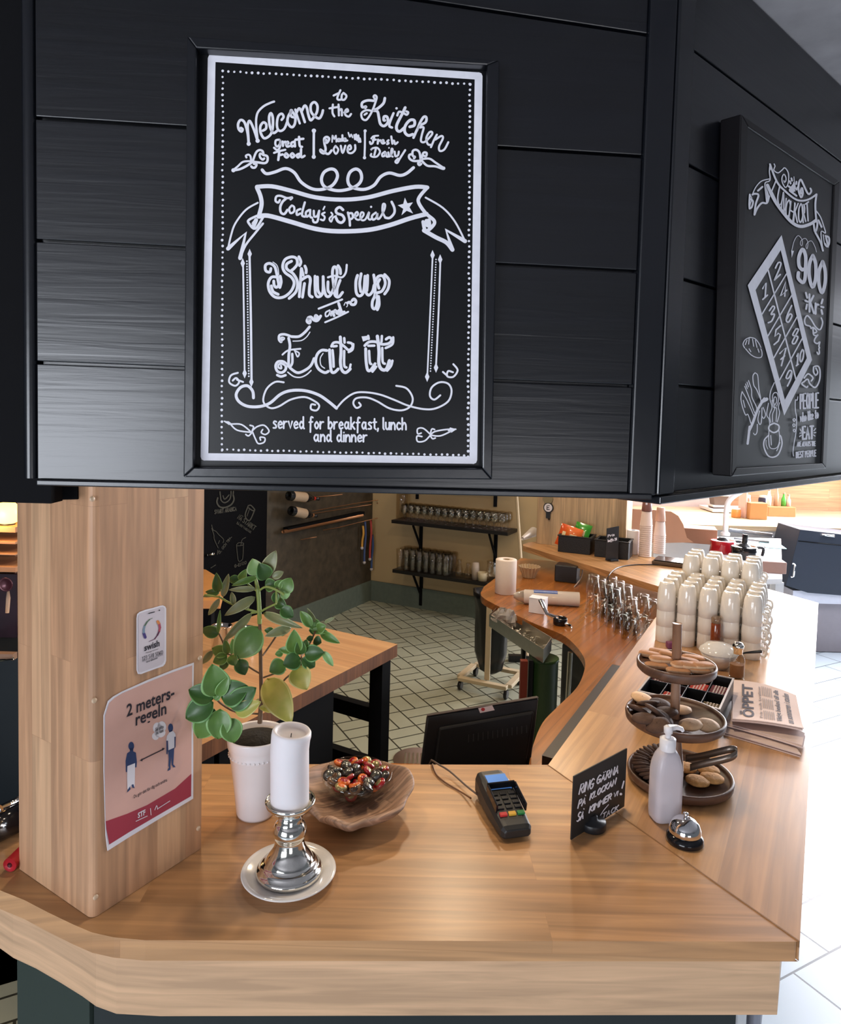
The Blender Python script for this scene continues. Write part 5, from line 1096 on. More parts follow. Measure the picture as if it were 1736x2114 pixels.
# bottom tray: dark cookies leaning in a ring on the left, oat cookies at right
bx, by, bz = cent[0]
for k in range(17):
    a = math.radians(92+k*9.0); r_ = 0.082
    ck('dark', 'round', CK[0], (bx+r_*math.cos(a), by+r_*math.sin(a), bz+0.012+0.001*(k%2)), 'dark chocolate cookie leaning in the ring along the left of the bottom tray', 'chocolate cookies standing on the bottom tray', (0.55, -0.15), a)
for k in range(8):
    a = math.radians(98+k*17); r_ = 0.046
    ck('dark', 'round', CK[0], (bx+r_*math.cos(a), by+r_*math.sin(a), bz+0.017), 'dark chocolate cookie in the inner ring of the bottom tray', 'inner chocolate cookies on the bottom tray', (0.5, -0.1), a)
for (px, py), lb_ in (((1440, 1613), 'knobbly golden oat cookie lying left of the other oat cookie on the bottom tray'), ((1470, 1607), 'knobbly golden oat cookie nearest the right rim of the bottom tray'), ((1462, 1590), 'golden oat cookie lying behind the two front oat cookies on the bottom tray'), ((1415, 1585), 'golden cookie half under the tongs by the rod on the bottom tray')):
    p = Gp(px, py, bz+0.006); ck('oat', 'round', CK[1], tuple(p+V((0, 0, .0))), lb_, 'oat cookies on the bottom tray')
mx_, my_, mz_ = cent[1]
spots = [(1318, 1466), (1338, 1452), (1352, 1468), (1345, 1482), (1366, 1485), (1330, 1484), (1362, 1455), (1375, 1470), (1358, 1498)]
for k, (px, py) in enumerate(spots):
    p = Gp(px, py, mz_+0.008+0.012*(k % 3)); ck('dark', 'round', CK[0], tuple(p), 'thick dark chocolate cookie in the heap on the left of the middle tray', 'chocolate cookies heaped on the middle tray', (R.uniform(-.6, .6), R.uniform(-.6, .6)))
for (px, py), lb_ in (((1425, 1497), 'curled golden cookie left of the pair at the front of the middle tray'), ((1460, 1499), 'curled golden cookie right of the pair at the front of the middle tray'), ((1325, 1442), 'pale biscuit behind the chocolate heap on the middle tray'), ((1404, 1466), 'small pale biscuit behind the rod on the middle tray')):
    p = Gp(px, py, mz_+0.006); ck('butter', 'round', CK[2], tuple(p), lb_, 'golden cookies on the middle tray', (R.uniform(-.2, .2), R.uniform(-.2, .2)))
tx_, ty_, tz_ = cent[2]
fin = [(1342, 1351, 0, -.3), (1363, 1346, 0, -.3), (1364, 1361, 1, 0), (1355, 1374, 0, 0), (1418, 1365, 1, -.3), (1432, 1359, 0, -.3), (1400, 1385, 0, 0), (1441, 1383, 0, 0), (1408, 1372, 1, .2), (1452, 1374, 1, .3), (1383, 1352, 0, -.5), (1428, 1374, 1, 0)]
for k, (px, py, m_, rz_) in enumerate(fin):
    p = Gp(px, py, tz_+0.005+0.008*m_)
    ck('finger', 'bar', [CK[2], CK[3]], tuple(p), 'pale browned oblong biscuit lying around the rod on the top tray', 'oblong biscuits on the top tray', (0.08*m_, 0.05), rz_)
# tongs
root = thing('serving_tongs', 'dark steel serving tongs lying across the bottom cookie tray', 'tongs', tuple(Gp(1470, 1585, bz+.02)))
mb = MB(); ta_ = [Yp(1415, 1573, cs_.y-0.02), Yp(1450, 1568, cs_.y-0.05), Yp(1500, 1556, cs_.y-0.09), Yp(1518, 1556, cs_.y-0.095), Yp(1519, 1564, cs_.y-0.10), Yp(1500, 1574, cs_.y-0.105), Yp(1450, 1585, cs_.y-0.08), Yp(1425, 1592, cs_.y-0.06)]
ta_ = spline(ta_, 5); vs = []
for p in ta_: vs += [p, p+V((0, 0.002, 0.016))]
mb.add(vs, [(2*i, 2*i+2, 2*i+3, 2*i+1) for i in range(len(ta_)-1)], 0, True)
o = mb.build('blades', flat('dark_steel', (0.20, 0.16, 0.13), 0.35, metal=0.8), root); so = o.modifiers.new('s', 'SOLIDIFY'); so.thickness = 0.0015

# ================================================================ NEWSPAPERS
NP = flat('newsprint', (0.72, 0.56, 0.50), 0.85, var=0.05); NI = flat('newspaper_ink', (0.09, 0.08, 0.10), 0.8); NI2 = flat('newspaper_grey', (0.33, 0.27, 0.26), 0.85)
def paper_stack(name, pts, z, n_, lab, bow=0.0, curl=0.0):
    P = [Gp(px, py, z) for px, py in pts]
    root = thing(name, lab, 'newspaper', (P[0].x, P[0].y, z))
    mb = MB(); U_, V_ = 10, 8
    for k in range(n_):
        zz = k*0.0028; base = len(mb.v); ox = R.uniform(-.004, .004); oy = R.uniform(-.004, .004)
        vs = []
        for i in range(U_+1):
            for j in range(V_+1):
                u, v_ = i/U_, j/V_
                p = (P[0]*(1-u)+P[1]*u)*(1-v_)+(P[3]*(1-u)+P[2]*u)*v_
                vs.append(V((p.x+ox, p.y+oy, z+zz+bow*math.sin(PI*v_)*(.4+.6*u)+curl*(max(0, 1-u*2.2)**2))))
        m = V_+1
        top = [(i*m+j, (i+1)*m+j, (i+1)*m+j+1, i*m+j+1) for i in range(U_) for j in range(V_)]
        nb = len(vs); vs2 = vs+[p+V((0, 0, 0.0024)) for p in vs]
        rim = [i*m for i in range(U_+1)]+[U_*m+j for j in range(1, m)]+[i*m+V_ for i in range(U_-1, -1, -1)]+[j for j in range(V_-1, 0, -1)]
        mb.add(vs2, [f[::-1] for f in top]+[tuple(nb+i for i in f) for f in top]+[(rim[i], rim[(i+1) % len(rim)], nb+rim[(i+1) % len(rim)], nb+rim[i]) for i in range(len(rim))], 0, False)
    mb.build('sheets', NP, root)
    def at(u, v_, off=0.0):
        p = (P[0]*(1-u)+P[1]*u)*(1-v_)+(P[3]*(1-u)+P[2]*u)*v_
        return V((p.x, p.y, z+(n_-1)*0.0028+0.0024+0.0006+bow*math.sin(PI*v_)*(.4+.6*u)+curl*(max(0, 1-u*2.2)**2)+off))
    return root, at
r1, at1 = paper_stack('newspaper', [(1492, 1516), (1500, 1490), (1640, 1545), (1652, 1563)], ZC+0.000, 3, 'folded newspaper at the bottom of the pile, nearest the bare worktop', 0.002)
r2, at2 = paper_stack('newspaper', [(1500, 1500), (1520, 1455), (1660, 1520), (1655, 1545)], ZC+0.011, 3, 'folded newspaper in the middle of the pile under the front page', 0.004)
r3, at3 = paper_stack('newspaper', [(1508, 1498), (1510, 1408), (1640, 1440), (1655, 1518)], ZC+0.024, 3, 'folded newspaper with a big dark headline on top of the pile', 0.010, 0.012)
# headline on the top paper: reads along v (front edge = v 0)
class Surf:
    def __init__(s, at): s.at = at
    def hit(s, x, y, off=0.0): return s.at(x, y, off)
su = Surf(at3); mb = MB()
# text direction: letters of the masthead run from front to back along the left part
def maph(t, u0, u1, v0, v1, mat, bold=0.02):
    cu = bpy.data.curves.new('t', 'FONT'); cu.body = t; cu.size = 1; cu.offset = bold; cu.resolution_u = 3
    ob = bpy.data.objects.new('t', cu); me = ob.to_mesh(); vs = [v.co.copy() for v in me.vertices]; fs = [tuple(p.vertices) for p in me.polygons]
    ob.to_mesh_clear(); bpy.data.objects.remove(ob); bpy.data.curves.remove(cu)
    xa = min(v.x for v in vs); xb = max(v.x for v in vs); ya = min(v.y for v in vs); yb_ = max(v.y for v in vs)
    mb.add([at3(v0+(v1-v0)*(v.x-xa)/(xb-xa), u1-(u1-u0)*(v.y-ya)/(yb_-ya), 0.0006) for v in vs], fs, mat)
maph('ÖPPET', 0.13, 0.34, 0.08, 0.90, 0, 0.03)
maph('Pris och kvalitet', 0.42, 0.46, 0.1, 0.9, 1); maph('Viktigt besked till alla', 0.66, 0.76, 0.08, 0.92, 0)
maph('om sommaren i staden', 0.80, 0.90, 0.08, 0.92, 0)
for i in range(6):
    for j in range(3):
        u0 = 0.48+i*0.028; v0 = 0.08+j*0.3
        mb.add([at3(v0, u0, .0006), at3(v0, u0+.012, .0006), at3(v0+.24, u0+.012, .0006), at3(v0+.24, u0, .0006)], [(0, 1, 2, 3)], 1)
mb.build('print', [NI, NI2], r3.children[0])

# ================================================================ TEA BOX
tbx = Gp(1427, 1462, ZC)
root = thing('tea_box', 'black open tea box with grey rim and red tea bags behind the cookie stand', 'box', (tbx.x, tbx.y, ZC))
cA_ = [Gp(1340, 1440, ZC), Gp(1484, 1483, ZC)]
e1 = Gp(1486, 1466, ZC+.078); e0 = Gp(1334, 1393, ZC+.078); e0 = V((e0.x, e0.y, 0)); e1 = V((e1.x, e1.y, 0))
er_ = Gp(1515, 1402, ZC+.078); er_ = V((er_.x, er_.y, 0)); yd = (er_-e1); bd = yd.length; yd.normalize(); xd = V((yd.y, -yd.x, 0)); bwid = 0.215; e0 = e1-xd*bwid
bh = 0.078
def TB(u, v_, z): p = e0+xd*u+yd*v_; return V((p.x, p.y, ZC+z))
def wallq(mb, u0, v0, u1, v1, z0_, z1_, mat=0):
    mb.prism([tuple(TB(u0, v0, 0).xy), tuple(TB(u1, v0, 0).xy), tuple(TB(u1, v1, 0).xy), tuple(TB(u0, v1, 0).xy)], ZC+z0_, ZC+z1_, mat)
mb = MB(); t_ = 0.004
wallq(mb, 0, 0, bwid, t_, 0, bh); wallq(mb, 0, bd-t_, bwid, bd, 0, bh); wallq(mb, 0, t_, t_, bd-t_, 0, bh); wallq(mb, bwid-t_, t_, bwid, bd-t_, 0, bh); wallq(mb, t_, t_, bwid-t_, bd-t_, 0.0, 0.004)
mb.build('walls', BLKP, root)
RIMG = flat('grey_rim', (0.42, 0.38, 0.36), 0.4)
mb = MB(); wallq(mb, -.001, -.001, bwid+.001, t_+.001, bh, bh+.003); wallq(mb, -.001, bd-t_, bwid+.001, bd, bh, bh+.003); wallq(mb, -.001, t_+.001, t_, bd-t_, bh, bh+.003); wallq(mb, bwid-t_, t_+.001, bwid+.001, bd-t_, bh, bh+.003); mb.build('rim', RIMG, root)
for k in (1, 2, 3):
    mb = MB(); wallq(mb, bwid*k/4-.001, t_, bwid*k/4+.001, bd-t_, 0.004, bh-.006); mb.build('divider', BLKP, root)
mb = MB(); wallq(mb, t_, bd/2-.001, bwid-t_, bd/2+.001, 0.004, bh-.006); mb.build('divider', BLKP, root)
TEA = flat('red_tea_sachet', (0.60, 0.06, 0.035), 0.5); TEAW = flat('white_print', (0.8, 0.7, 0.65), 0.6); TEAD = flat('dark_tea_sachet', (0.22, 0.05, 0.06), 0.5)
pt_ = None
for ci, (col_, row, mt_, num) in enumerate(((1, 0, TEA, 7), (2, 1, TEA, 6), (3, 1, TEAD, 7), (0, 1, TEAD, 5), (3, 0, flat('olive_tea_sachet', (0.2, 0.14, 0.06), .6), 6))):
    pr_ = None
    for k in range(num):
        u = bwid*col_/4+bwid/8; v_ = t_+bd/2*row+0.012+k*0.0105; p = TB(u, v_, 0.005)
        if pr_ is None:
            cn_ = {TEA.name: 'red', TEAD.name: 'dark red'}.get(mt_.name, 'olive')
            gname = '%s tea sachets in compartment %s of the tea box' % (cn_, ['first', 'second', 'third', 'fourth'][col_]+(' back' if row else ' front'))
            pr_ = thing('tea_sachet', '%s tea sachet upright in the %s compartment of the tea box' % (cn_, ['first', 'second', 'third', 'fourth'][col_]+(' back' if row else ' front')), 'tea sachet', tuple(p), math.atan2(xd.y, xd.x), gname)
            m_ = MB(); m_.box((0, 0, 0.033), (bwid/4-0.008, 0.0035, 0.066)); m_.build('envelope', mt_, pr_, w=False, bevel=.001)
            m_ = MB()
            for s_ in range(4): m_.box((-.012+s_*.008, 0, 0.0662), (0.004, 0.0036, 0.0006))
            m_.build('print', TEAW, pr_, w=False)
            pr_.rotation_euler = (0.18, 0, math.atan2(xd.y, xd.x))
        else: dup(pr_, tuple(p))
# white bowl with black spoon behind
wb = Gp(1482, 1378, ZC+.0); wb = V((wb.x, wb.y, ZC))
root = thing('white_bowl', 'low white bowl with domed lid between the tea box and the syrup bottle', 'bowl', tuple(wb))
mb = MB(); mb.lathe([(0.001, 0), (0.03, 0), (0.05, 0.03), (0.062, 0.055), (0.060, 0.056), (0.001, 0.054)], c=tuple(wb), n=40, cap=False); mb.build('basin', CERW, root)
mb = MB(); mb.lathe([(0.064, 0.0562), (0.060, 0.066), (0.04, 0.082), (0.001, 0.090)], c=tuple(wb), n=40, cap=False); mb.build('lid', CERW, root)
o = MB().tube([wb+V((0.045, -0.04, 0.060)), wb+V((0.075, -0.036, 0.066)), wb+V((0.13, -0.03, 0.070))], [0.002, 0.0035, 0.006], 8).build('black_spoon', BLKP, loc=tuple(wb+V((.045, -.04, .06)))); tag(o, 'black spoon handle poking out right of the white bowl', 'spoon')
# sugar shaker (glass with brown content and steel top)
ss = Gp(1520, 1398, ZC); ss.z = ZC
root = thing('sugar_shaker', 'small glass shaker with brown sugar and metal top right of the white bowl', 'shaker', tuple(ss))
mb = MB(); mb.lathe([(0.02, 0), (0.024, 0.004), (0.024, 0.06), (0.018, 0.075), (0.014, 0.08)], c=tuple(ss), n=28); mb.build('glass_body', GLASS, root)
mb = MB(); mb.lathe([(0.018, 0.003), (0.0215, 0.006), (0.0215, 0.045)], c=tuple(ss), n=24); mb.build('sugar', flat('brown_sugar', (0.30, 0.14, 0.06), 0.8), root)
mb = MB(); mb.lathe([(0.015, 0.08), (0.016, 0.095), (0.0185, 0.098), (0.0185, 0.108), (0.012, 0.118), (0.001, 0.120)], c=tuple(ss), n=28, cap=False); mb.build('metal_top', SILV, root)
# syrup bottle
sy = Gp(1475, 1352, ZC); sy.z = ZC
root = thing('syrup_bottle', 'tall bottle of red-brown syrup with clear cap in front of the mug stacks', 'bottle', tuple(sy))
mb = MB(); mb.lathe([(0.016, 0.0), (0.0175, 0.003), (0.0175, 0.115), (0.016, 0.118)], c=tuple(sy), n=28); mb.build('syrup_body', flat('red_brown_syrup', (0.22, 0.045, 0.012), 0.12, coat=.6), root)
mb = MB(); mb.lathe([(0.0165, 0.118), (0.0175, 0.122), (0.0175, 0.136), (0.014, 0.140)], c=tuple(sy), n=28); mb.build('cap', flat('smoky_clear_cap', (0.45, 0.30, 0.2), 0.15, trans=.6), root)
o = MB().box((0, 0, 0.012), (0.03, 0.03, 0.024)).build('wrapped_sugar', flat('purple_wrapper', (0.20, 0.05, 0.12), 0.4), w=False, bevel=.005); q_ = Gp(1384, 1338, ZC); o.location = (q_.x, q_.y, ZC); tag(o, 'small purple packet behind the top cookie tray, left of its rod', 'packet')

# ================================================================ MUG STACKS
mr, mh, stp = 0.0345, 0.108, 0.060
def make_mug(name, label, group, handle):
    r_ = thing(name, label, 'mug', (0, 0, 0), 0, group)
    mb = MB(); mb.lathe([(0.0325, 0.0), (mr, 0.0012), (mr, 0.034), (0.0335, 0.058), (0.0305, 0.086), (0.0265, 0.101), (0.0240, 0.106), (0.0205, 0.1072), (0.0195, 0.1048), (0.001, 0.1046)], n=30, cap=False); mb.build('body', CREAM, r_, w=False)
    mb = MB(); mb.tube(spline([(mr-.002, 0, 0.016), (mr+.012, 0, 0.014), (mr+.017, 0, 0.028), (mr+.012, 0, 0.043), (mr-.002, 0, 0.045)], 4), 0.0042, 8, cap=False); mb.build('handle', CREAM, r_, w=False)
    return r_
m0 = make_mug('mug', 'white mug', 'mugs', True); used = [0]
q0_ = Gp(1372, 1322, ZC); q1_ = Gp(1549, 1357, ZC); rowv = (q1_-q0_)/4; rowv.z = 0; rowv = rowv.normalized()*max(rowv.length, 0.0735)
orn = ['leftmost', 'second', 'middle', 'fourth', 'rightmost']
hang = math.atan2(rowv.y, rowv.x)
def put(x, y, z, lab, grp):
    global m0, edge_
    a = hang+(0.8+R.uniform(-.08, .08) if 'rightmost' not in lab and not edge_ else R.uniform(-.25, .05))
    if not used[0]: used[0] = 1; m0.location = (x, y, z); m0.rotation_euler = (0, 0, a); m0['label'] = lab; m0['group'] = grp
    else: dup(m0, (x, y, z), a, lab, grp)
lv = ['bottom', 'second-lowest', 'top', 'top']
for r_ in range(7):
    ncol = 5 if r_ < 4 else 4; lev = 3 if r_ < 4 else 4
    for c in range(ncol):
        p = q0_+rowv*c+D1*(0.0735*r_)+ (rowv*0.5 if r_ >= 4 else V((0, 0, 0)))
        edge_ = (c == ncol-1)
        for l_ in range(lev):
            if r_ == 0:
                lab = '%s upside-down white mug of the %s stack in the front row' % (['bottom', 'middle', 'top'][l_], orn[c]); grp = 'mugs in the front row of stacks'
            elif r_ < 4:
                lab = 'upside-down white mug in the low stacks behind the front row'; grp = 'mugs in low stacks behind the front row'
            else:
                lab = 'upside-down white mug in the taller stacks at the very back'; grp = 'mugs in the tall back stacks'
            put(p.x, p.y, ZC+l_*stp, lab, grp)
# ================================================================ LOWER WORKTOP AND INSIDE OF THE BAR
ZL = 0.88
lw_px = [(1088, 1600), (1100, 1540), (1120, 1492), (1150, 1460), (1190, 1420), (1205, 1388), (1207, 1362), (1190, 1335), (1160, 1310), (1105, 1288), (1050, 1262), (1000, 1236), (992, 1224), (999, 1211), (1040, 1180), (1075, 1152), (1110, 1140)]
lw = [V((*G2(x, y, ZL), 0)) for x, y in lw_px]
front_ = spline(lw[:13], 4)
back_ = [J+U*1.2+UN*0.22, J+UN*0.25, V((Ci.x, Ci.y, 0))+dW*1.0+nD1*0.2, V((Ci.x, Ci.y, 0))+nD1*0.12]
polyl = front_+lw[13:16]+back_
mb = MB(); mb.prism([(p.x, p.y) for p in polyl], ZL-0.035, ZL)
o = mb.build('lower_worktop', ORG, loc=(lw[4].x, lw[4].y, ZL-0.035), bevel=0.008, seg=3); tag(o, 'lower varnished orange pine worktop with a wavy edge inside the bar', 'worktop')
# black channel along the wing
a = Gp(1129, 1583, ZL); b = Gp(1272, 1388, ZL); d = (b-a); d.z = 0; L_ = d.length; d.normalize(); s_ = V((d.y, -d.x, 0))
mb = MB(); mb.prism([tuple((a+s_*0.016).xy), tuple((a-s_*0.016).xy), tuple((b-s_*0.016).xy), tuple((b+s_*0.016).xy)], ZL+0.0005, ZL+0.028)
o = mb.build('cable_channel', BLKP, loc=(a.x, a.y, ZL), bevel=.003); tag(o, 'long black cable channel lying on the orange worktop along the wing', 'cable channel')
# panels below
mb = MB(); 
root = thing('lower_cabinet', 'dark cabinet frame with reddish post under the orange worktop', 'cabinet', (lw[4].x, lw[4].y+.2, 0))
rp = V((*G2(1078, 1640, 0.2), 0)); rp = Yp(1079, 1440, 2.98)
mb = MB(); mb.box((rp.x, 2.98, 0.40), (0.03, 0.03, 0.78)); mb.build('post', flat('red_brown_paint', (0.20, 0.035, 0.02), 0.5), root)
mb = MB(); mb.box((rp.x+0.03, 2.99, 0.40), (0.02, 0.03, 0.78)); mb.build('edge_strip', BLKP, root)
# green bin
gb = Yp(1122, 1440, 3.0)
root = thing('green_bin', 'dark green cylindrical bin under the steel tray', 'bin', (gb.x, 3.02, 0))
mb = MB(); mb.lathe([(0.056, 0.0), (0.06, 0.01), (0.062, 0.77), (0.064, 0.772), (0.064, 0.785), (0.06, 0.785)], c=(gb.x, 3.02, 0.0065), n=40); mb.build('drum', flat('green_enamel', (0.030, 0.075, 0.022), 0.35), root)
# dark freezer body behind
root = thing('undercounter_unit', 'grey metal undercounter unit half seen under the orange worktop', 'cabinet', (0.75, 3.3, 0))
mb = MB(); mb.box((0.92, 3.36, 0.40), (0.34, 0.3, 0.72), rz=-0.48); mb.build('carcass', flat('grey_sheet_metal', (0.16, 0.18, 0.18), 0.5), root, bevel=.01)
mb = MB(); mb.tube([(0.68, 3.08, 0.01), (0.69, 3.07, 0.8)], 0.012, 8); mb.build('pipe', STEEL, root)
# steel cutlery tray
zt_ = 0.87
c1, c2, c3, c4 = Gp(1010, 1268, zt_), Gp(1122, 1340, zt_), Gp(1150, 1300, zt_), Gp(1040, 1252, zt_)
cc1 = V((c1.x, c1.y, 0)); cx2 = (V((c2.x, c2.y, 0))-cc1); Lx = cx2.length; cx2.normalize(); cy2 = V((-cx2.y, cx2.x, 0)); 
cy2 = V((c3.x-c2.x, c3.y-c2.y, 0)); Wd = min(cy2.length, .17); cy2.normalize()
hh = 0.060
root = thing('steel_tray', 'open stainless steel tray of cutlery fixed beside the orange worktop edge', 'tray', (cc1.x, cc1.y, zt_-hh))
def TR(u, v_): p = cc1+cx2*u+cy2*v_; return (p.x, p.y)
def wl(mb, u0, v0, u1, v1, z0_, z1_): mb.prism([TR(u0, v0), TR(u1, v0), TR(u1, v1), TR(u0, v1)], z0_, z1_)
mb = MB(); zb_ = zt_-hh
wl(mb, 0, 0, Lx, .003, zb_, zt_); wl(mb, 0, Wd-.003, Lx, Wd, zb_, zt_); wl(mb, 0, .003, .003, Wd-.003, zb_, zt_); wl(mb, Lx-.003, .003, Lx, Wd-.003, zb_, zt_); wl(mb, .003, .003, Lx-.003, Wd-.003, zb_, zb_+.003)
mb.build('pan', STEEL, root)
# tray stand post
pq = cc1+cx2*(Lx*0.6)+cy2*(Wd*.5)
mb = MB(); mb.tube([(pq.x, pq.y, 0.006), (pq.x, pq.y, zb_-.001)], 0.012, 8); mb.build('support_post', BLKP, root)
bagp = cc1+cx2*(Lx*0.22)+cy2*(Wd*.5)
mb = MB(); nU = 16; nV = 10
vs = []
for j in range(nV+1):
    for i in range(nU):
        a = 2*PI*i/nU; ph = PI*j/nV; rr_ = 1+R.uniform(-.22, .22)
        vs.append((bagp.x+0.060*rr_*math.sin(ph)*math.cos(a), bagp.y+0.060*rr_*math.sin(ph)*math.sin(a), zt_-0.015-0.062*rr_*math.cos(ph)*(.8)))
mb.add(vs, [(j*nU+i, j*nU+(i+1) % nU, (j+1)*nU+(i+1) % nU, (j+1)*nU+i) for j in range(nV) for i in range(nU)], 0, False)
o = mb.build('plastic_bag', flat('crumpled_clear_plastic', (0.62, 0.56, 0.50), 0.15, trans=0.6), loc=(bagp.x, bagp.y, zb_+.004)); tag(o, 'crumpled clear plastic bag in the left end of the steel tray', 'bag')
pr_ = None
for k in range(14):
    u = Lx*0.42+0.012*k*(Lx*0.5/0.17)*.9; v_ = 0.03+(k*0.037) % 0.11; p = TR(min(u, Lx-.03), v_)
    if pr_ is None:
        pr_ = thing('fork', 'steel fork among the cutlery in the steel tray', 'fork', (p[0], p[1], zb_+0.006), 0, 'cutlery in the steel tray')
        m_ = MB(); m_.tube([(0, 0, 0.002), (0.09, 0, 0.004)], [0.004, 0.0025], 6); m_.build('stem', STEEL, pr_, w=False)
        m_ = MB()
        for s_ in range(3): m_.tube([(0.09, -.004+s_*.004, .004), (0.12, -.005+s_*.005, .008)], 0.0013, 5)
        m_.build('tines', STEEL, pr_, w=False); pr_.rotation_euler = (0, -0.2, 1.4)
    else: dup(pr_, (p[0], p[1], zb_+0.006+0.004*(k % 4)), 1.2+R.uniform(-.7, .7))
# espresso tamper / portafilter by the tray
pf_ = Gp(1150, 1288, ZL); 
root = thing('portafilter', 'steel and black portafilter leaning on the orange worktop right of the tray', 'portafilter', (pf_.x, pf_.y, ZL))
mb = MB(); mb.tube([(pf_.x, pf_.y, ZL+.028), Gp(1130, 1268, ZL+.05), Gp(1116, 1240, ZL+.075)], [0.010, 0.009, 0.011], 12); mb.build('handle', CHROME, root)
mb = MB(); mb.lathe([(0.030, 0.001), (0.033, 0.004), (0.033, 0.030), (0.030, 0.034), (0.027, 0.030), (0.026, 0.01)], c=(pf_.x+.012, pf_.y-.01, ZL), n=24); mb.build('basket', BLKG, root)
mb = MB(); mb.tube([(pf_.x+.03, pf_.y-.03, ZL+.012), (pf_.x+.055, pf_.y-.065, ZL+.010)], 0.008, 8); mb.build('spout', CHROME, root)
# white box
wx = Gp(1113, 1268, ZL)
root = thing('small_carton', 'plain white carton standing behind the steel tray', 'carton', (wx.x, wx.y+.03, ZL))
mb = MB(); mb.box((wx.x-.0, wx.y+.035, ZL+.037), (0.078, 0.06, 0.072), rz=-0.45); mb.build('box_body', WHITE, root, bevel=.001)
mb = MB(); mb.box((wx.x-.0, wx.y+.035, ZL+.0745), (0.080, 0.062, 0.002), rz=-0.45); mb.build('lid', WHITE, root)
# paper towel roll
kr = Gp(1043, 1224, ZL)
root = thing('paper_towel_roll', 'upright white paper towel roll near the tip of the orange worktop', 'paper roll', (kr.x, kr.y, ZL))
mb = MB(); mb.lathe([(0.055, 0.001), (0.057, 0.004), (0.057, 0.182), (0.055, 0.185), (0.020, 0.185), (0.019, 0.10)], c=(kr.x, kr.y, ZL), n=40); mb.build('paper', flat('paper_towel', (0.74, 0.62, 0.53), 0.9, var=.03, scale=60, bump=.3), root)
mb = MB(); mb.lathe([(0.0185, 0.12), (0.0185, 0.184), (0.016, 0.184), (0.016, 0.12)], c=(kr.x, kr.y, ZL), n=20, cap=False); mb.build('core', flat('cardboard', (0.30, 0.20, 0.11), .9), root)
# coffee filters nest
cf = Gp(1092, 1192, ZL)
root = thing('coffee_filter_stack', 'fluted paper coffee filters nested in a cup shape right of the paper roll', 'coffee filter', (cf.x, cf.y, ZL))
mb = MB(); n = 72; vs = []
for j, (r_, z) in enumerate(((0.036, 0.002), (0.048, 0.035), (0.062, 0.068))):
    for i in range(n):
        a = 2*PI*i/n; rr_ = r_*(1+(0.09 if i % 4 < 2 else -0.06)*(j+.6)/2.6); vs.append((cf.x+rr_*math.cos(a), cf.y+rr_*math.sin(a), ZL+z))
mb.add(vs, [(j*n+i, j*n+(i+1) % n, (j+1)*n+(i+1) % n, (j+1)*n+i) for j in range(2) for i in range(n)]+[tuple(range(n))[::-1]], 0, False)
o = mb.build('fluted_wall', flat('filter_paper', (0.50, 0.36, 0.22), .9), root); so = o.modifiers.new('s', 'SOLIDIFY'); so.thickness = 0.002
# wrapped cup sleeve roll
ra = Gp(1068, 1245, ZL); rb = Gp(1195, 1252, ZL); ra.z = rb.z = ZL+.037
root = thing('wrapped_paper_roll', 'plastic wrapped white roll with blue print lying on the orange worktop', 'paper roll', (ra.x, ra.y, ZL))
mb = MB(); dv = (rb-ra).normalized()
mb.tube([ra+dv*.03, ra+dv*.035, rb], [0.030, 0.036, 0.036], 24); mb.build('roll', flat('shiny_wrap', (0.72, 0.62, 0.56), 0.12, coat=.8), root)
mb = MB(); mb.tube([ra-dv*.02, ra, ra+dv*.03], [0.012, 0.022, 0.032], 14); mb.build('twisted_end', flat('clear_wrap', (0.6, 0.5, 0.42), 0.15, trans=.4), root)
mb = MB(); Mq = []
sd = dv.cross(V((0, 0, 1))).normalized()
vs = []
for t in (0.08, 0.20):
    for k in range(7):
        a = math.radians(60+k*12); vs.append(ra+dv*t+V((0, 0, math.sin(a)*.0366))+(-sd)*math.cos(a)*.0366)
mb.add(vs, [(i, i+1, 8+i, 7+i) for i in range(6)], 0, True); mb.build('blue_print', flat('blue_print', (0.05, 0.10, 0.30), .3), root)
# stacked tumblers on the orange worktop
def make_glass(name, lab, grp, r0, r1, h):
    r_ = thing(name, lab, 'glass', (0, 0, 0), 0, grp)
    m_ = MB(); m_.lathe([(r1, 0.0), (r1, 0.002), (r0+ (r1-r0)*.4, h*.6), (r0, h-.004), (r0-.002, h), (0.001, h), (0.001, h-.008), (r0-.004, h-.008), (r1-.0025, 0.001)], n=24, cap=False); m_.build('tumbler_wall', GLASS, r_, w=False); return r_
g0 = make_glass('drinking_glass', 'clear upturned drinking glass in the lower layer between the wrapped roll and the mugs', 'upturned glasses, lower layer on the orange worktop', 0.028, 0.037, 0.092)
pts_ = [(1213, 1258), (1244, 1268), (1280, 1278), (1300, 1305), (1228, 1240), (1262, 1250), (1315, 1330), (1330, 1300), (1275, 1310)]
first = True; gpos = []
base_a = Gp(1222, 1262, ZL); base_b = Gp(1312, 1328, ZL)
gd_ = (base_b-base_a); gd_.z = 0; nL = int(gd_.length/0.084); gdn = gd_.normalized(); gnn = V((-gdn.y, gdn.x, 0))
if gnn.y < 0: gnn = -gnn
for i in range(nL+1):
    for j in range(2):
        p = base_a+gdn*(i*0.084+ (j % 2)*.042)+gnn*(j*0.076)
        for l_ in range(2):
            if l_ == 1 and (i+j) % 5 == 4: continue
            lab = 'clear upturned drinking glass in the %s layer between the wrapped roll and the mugs' % ['lower', 'upper'][l_]
            gr = 'upturned glasses, %s layer on the orange worktop' % ['lower', 'upper'][l_]
            if first: first = False; g0.location = (p.x, p.y, ZL+.0005)
            else: dup(g0, (p.x, p.y, ZL+.0005+l_*0.0928), R.uniform(0, 6), lab, gr)
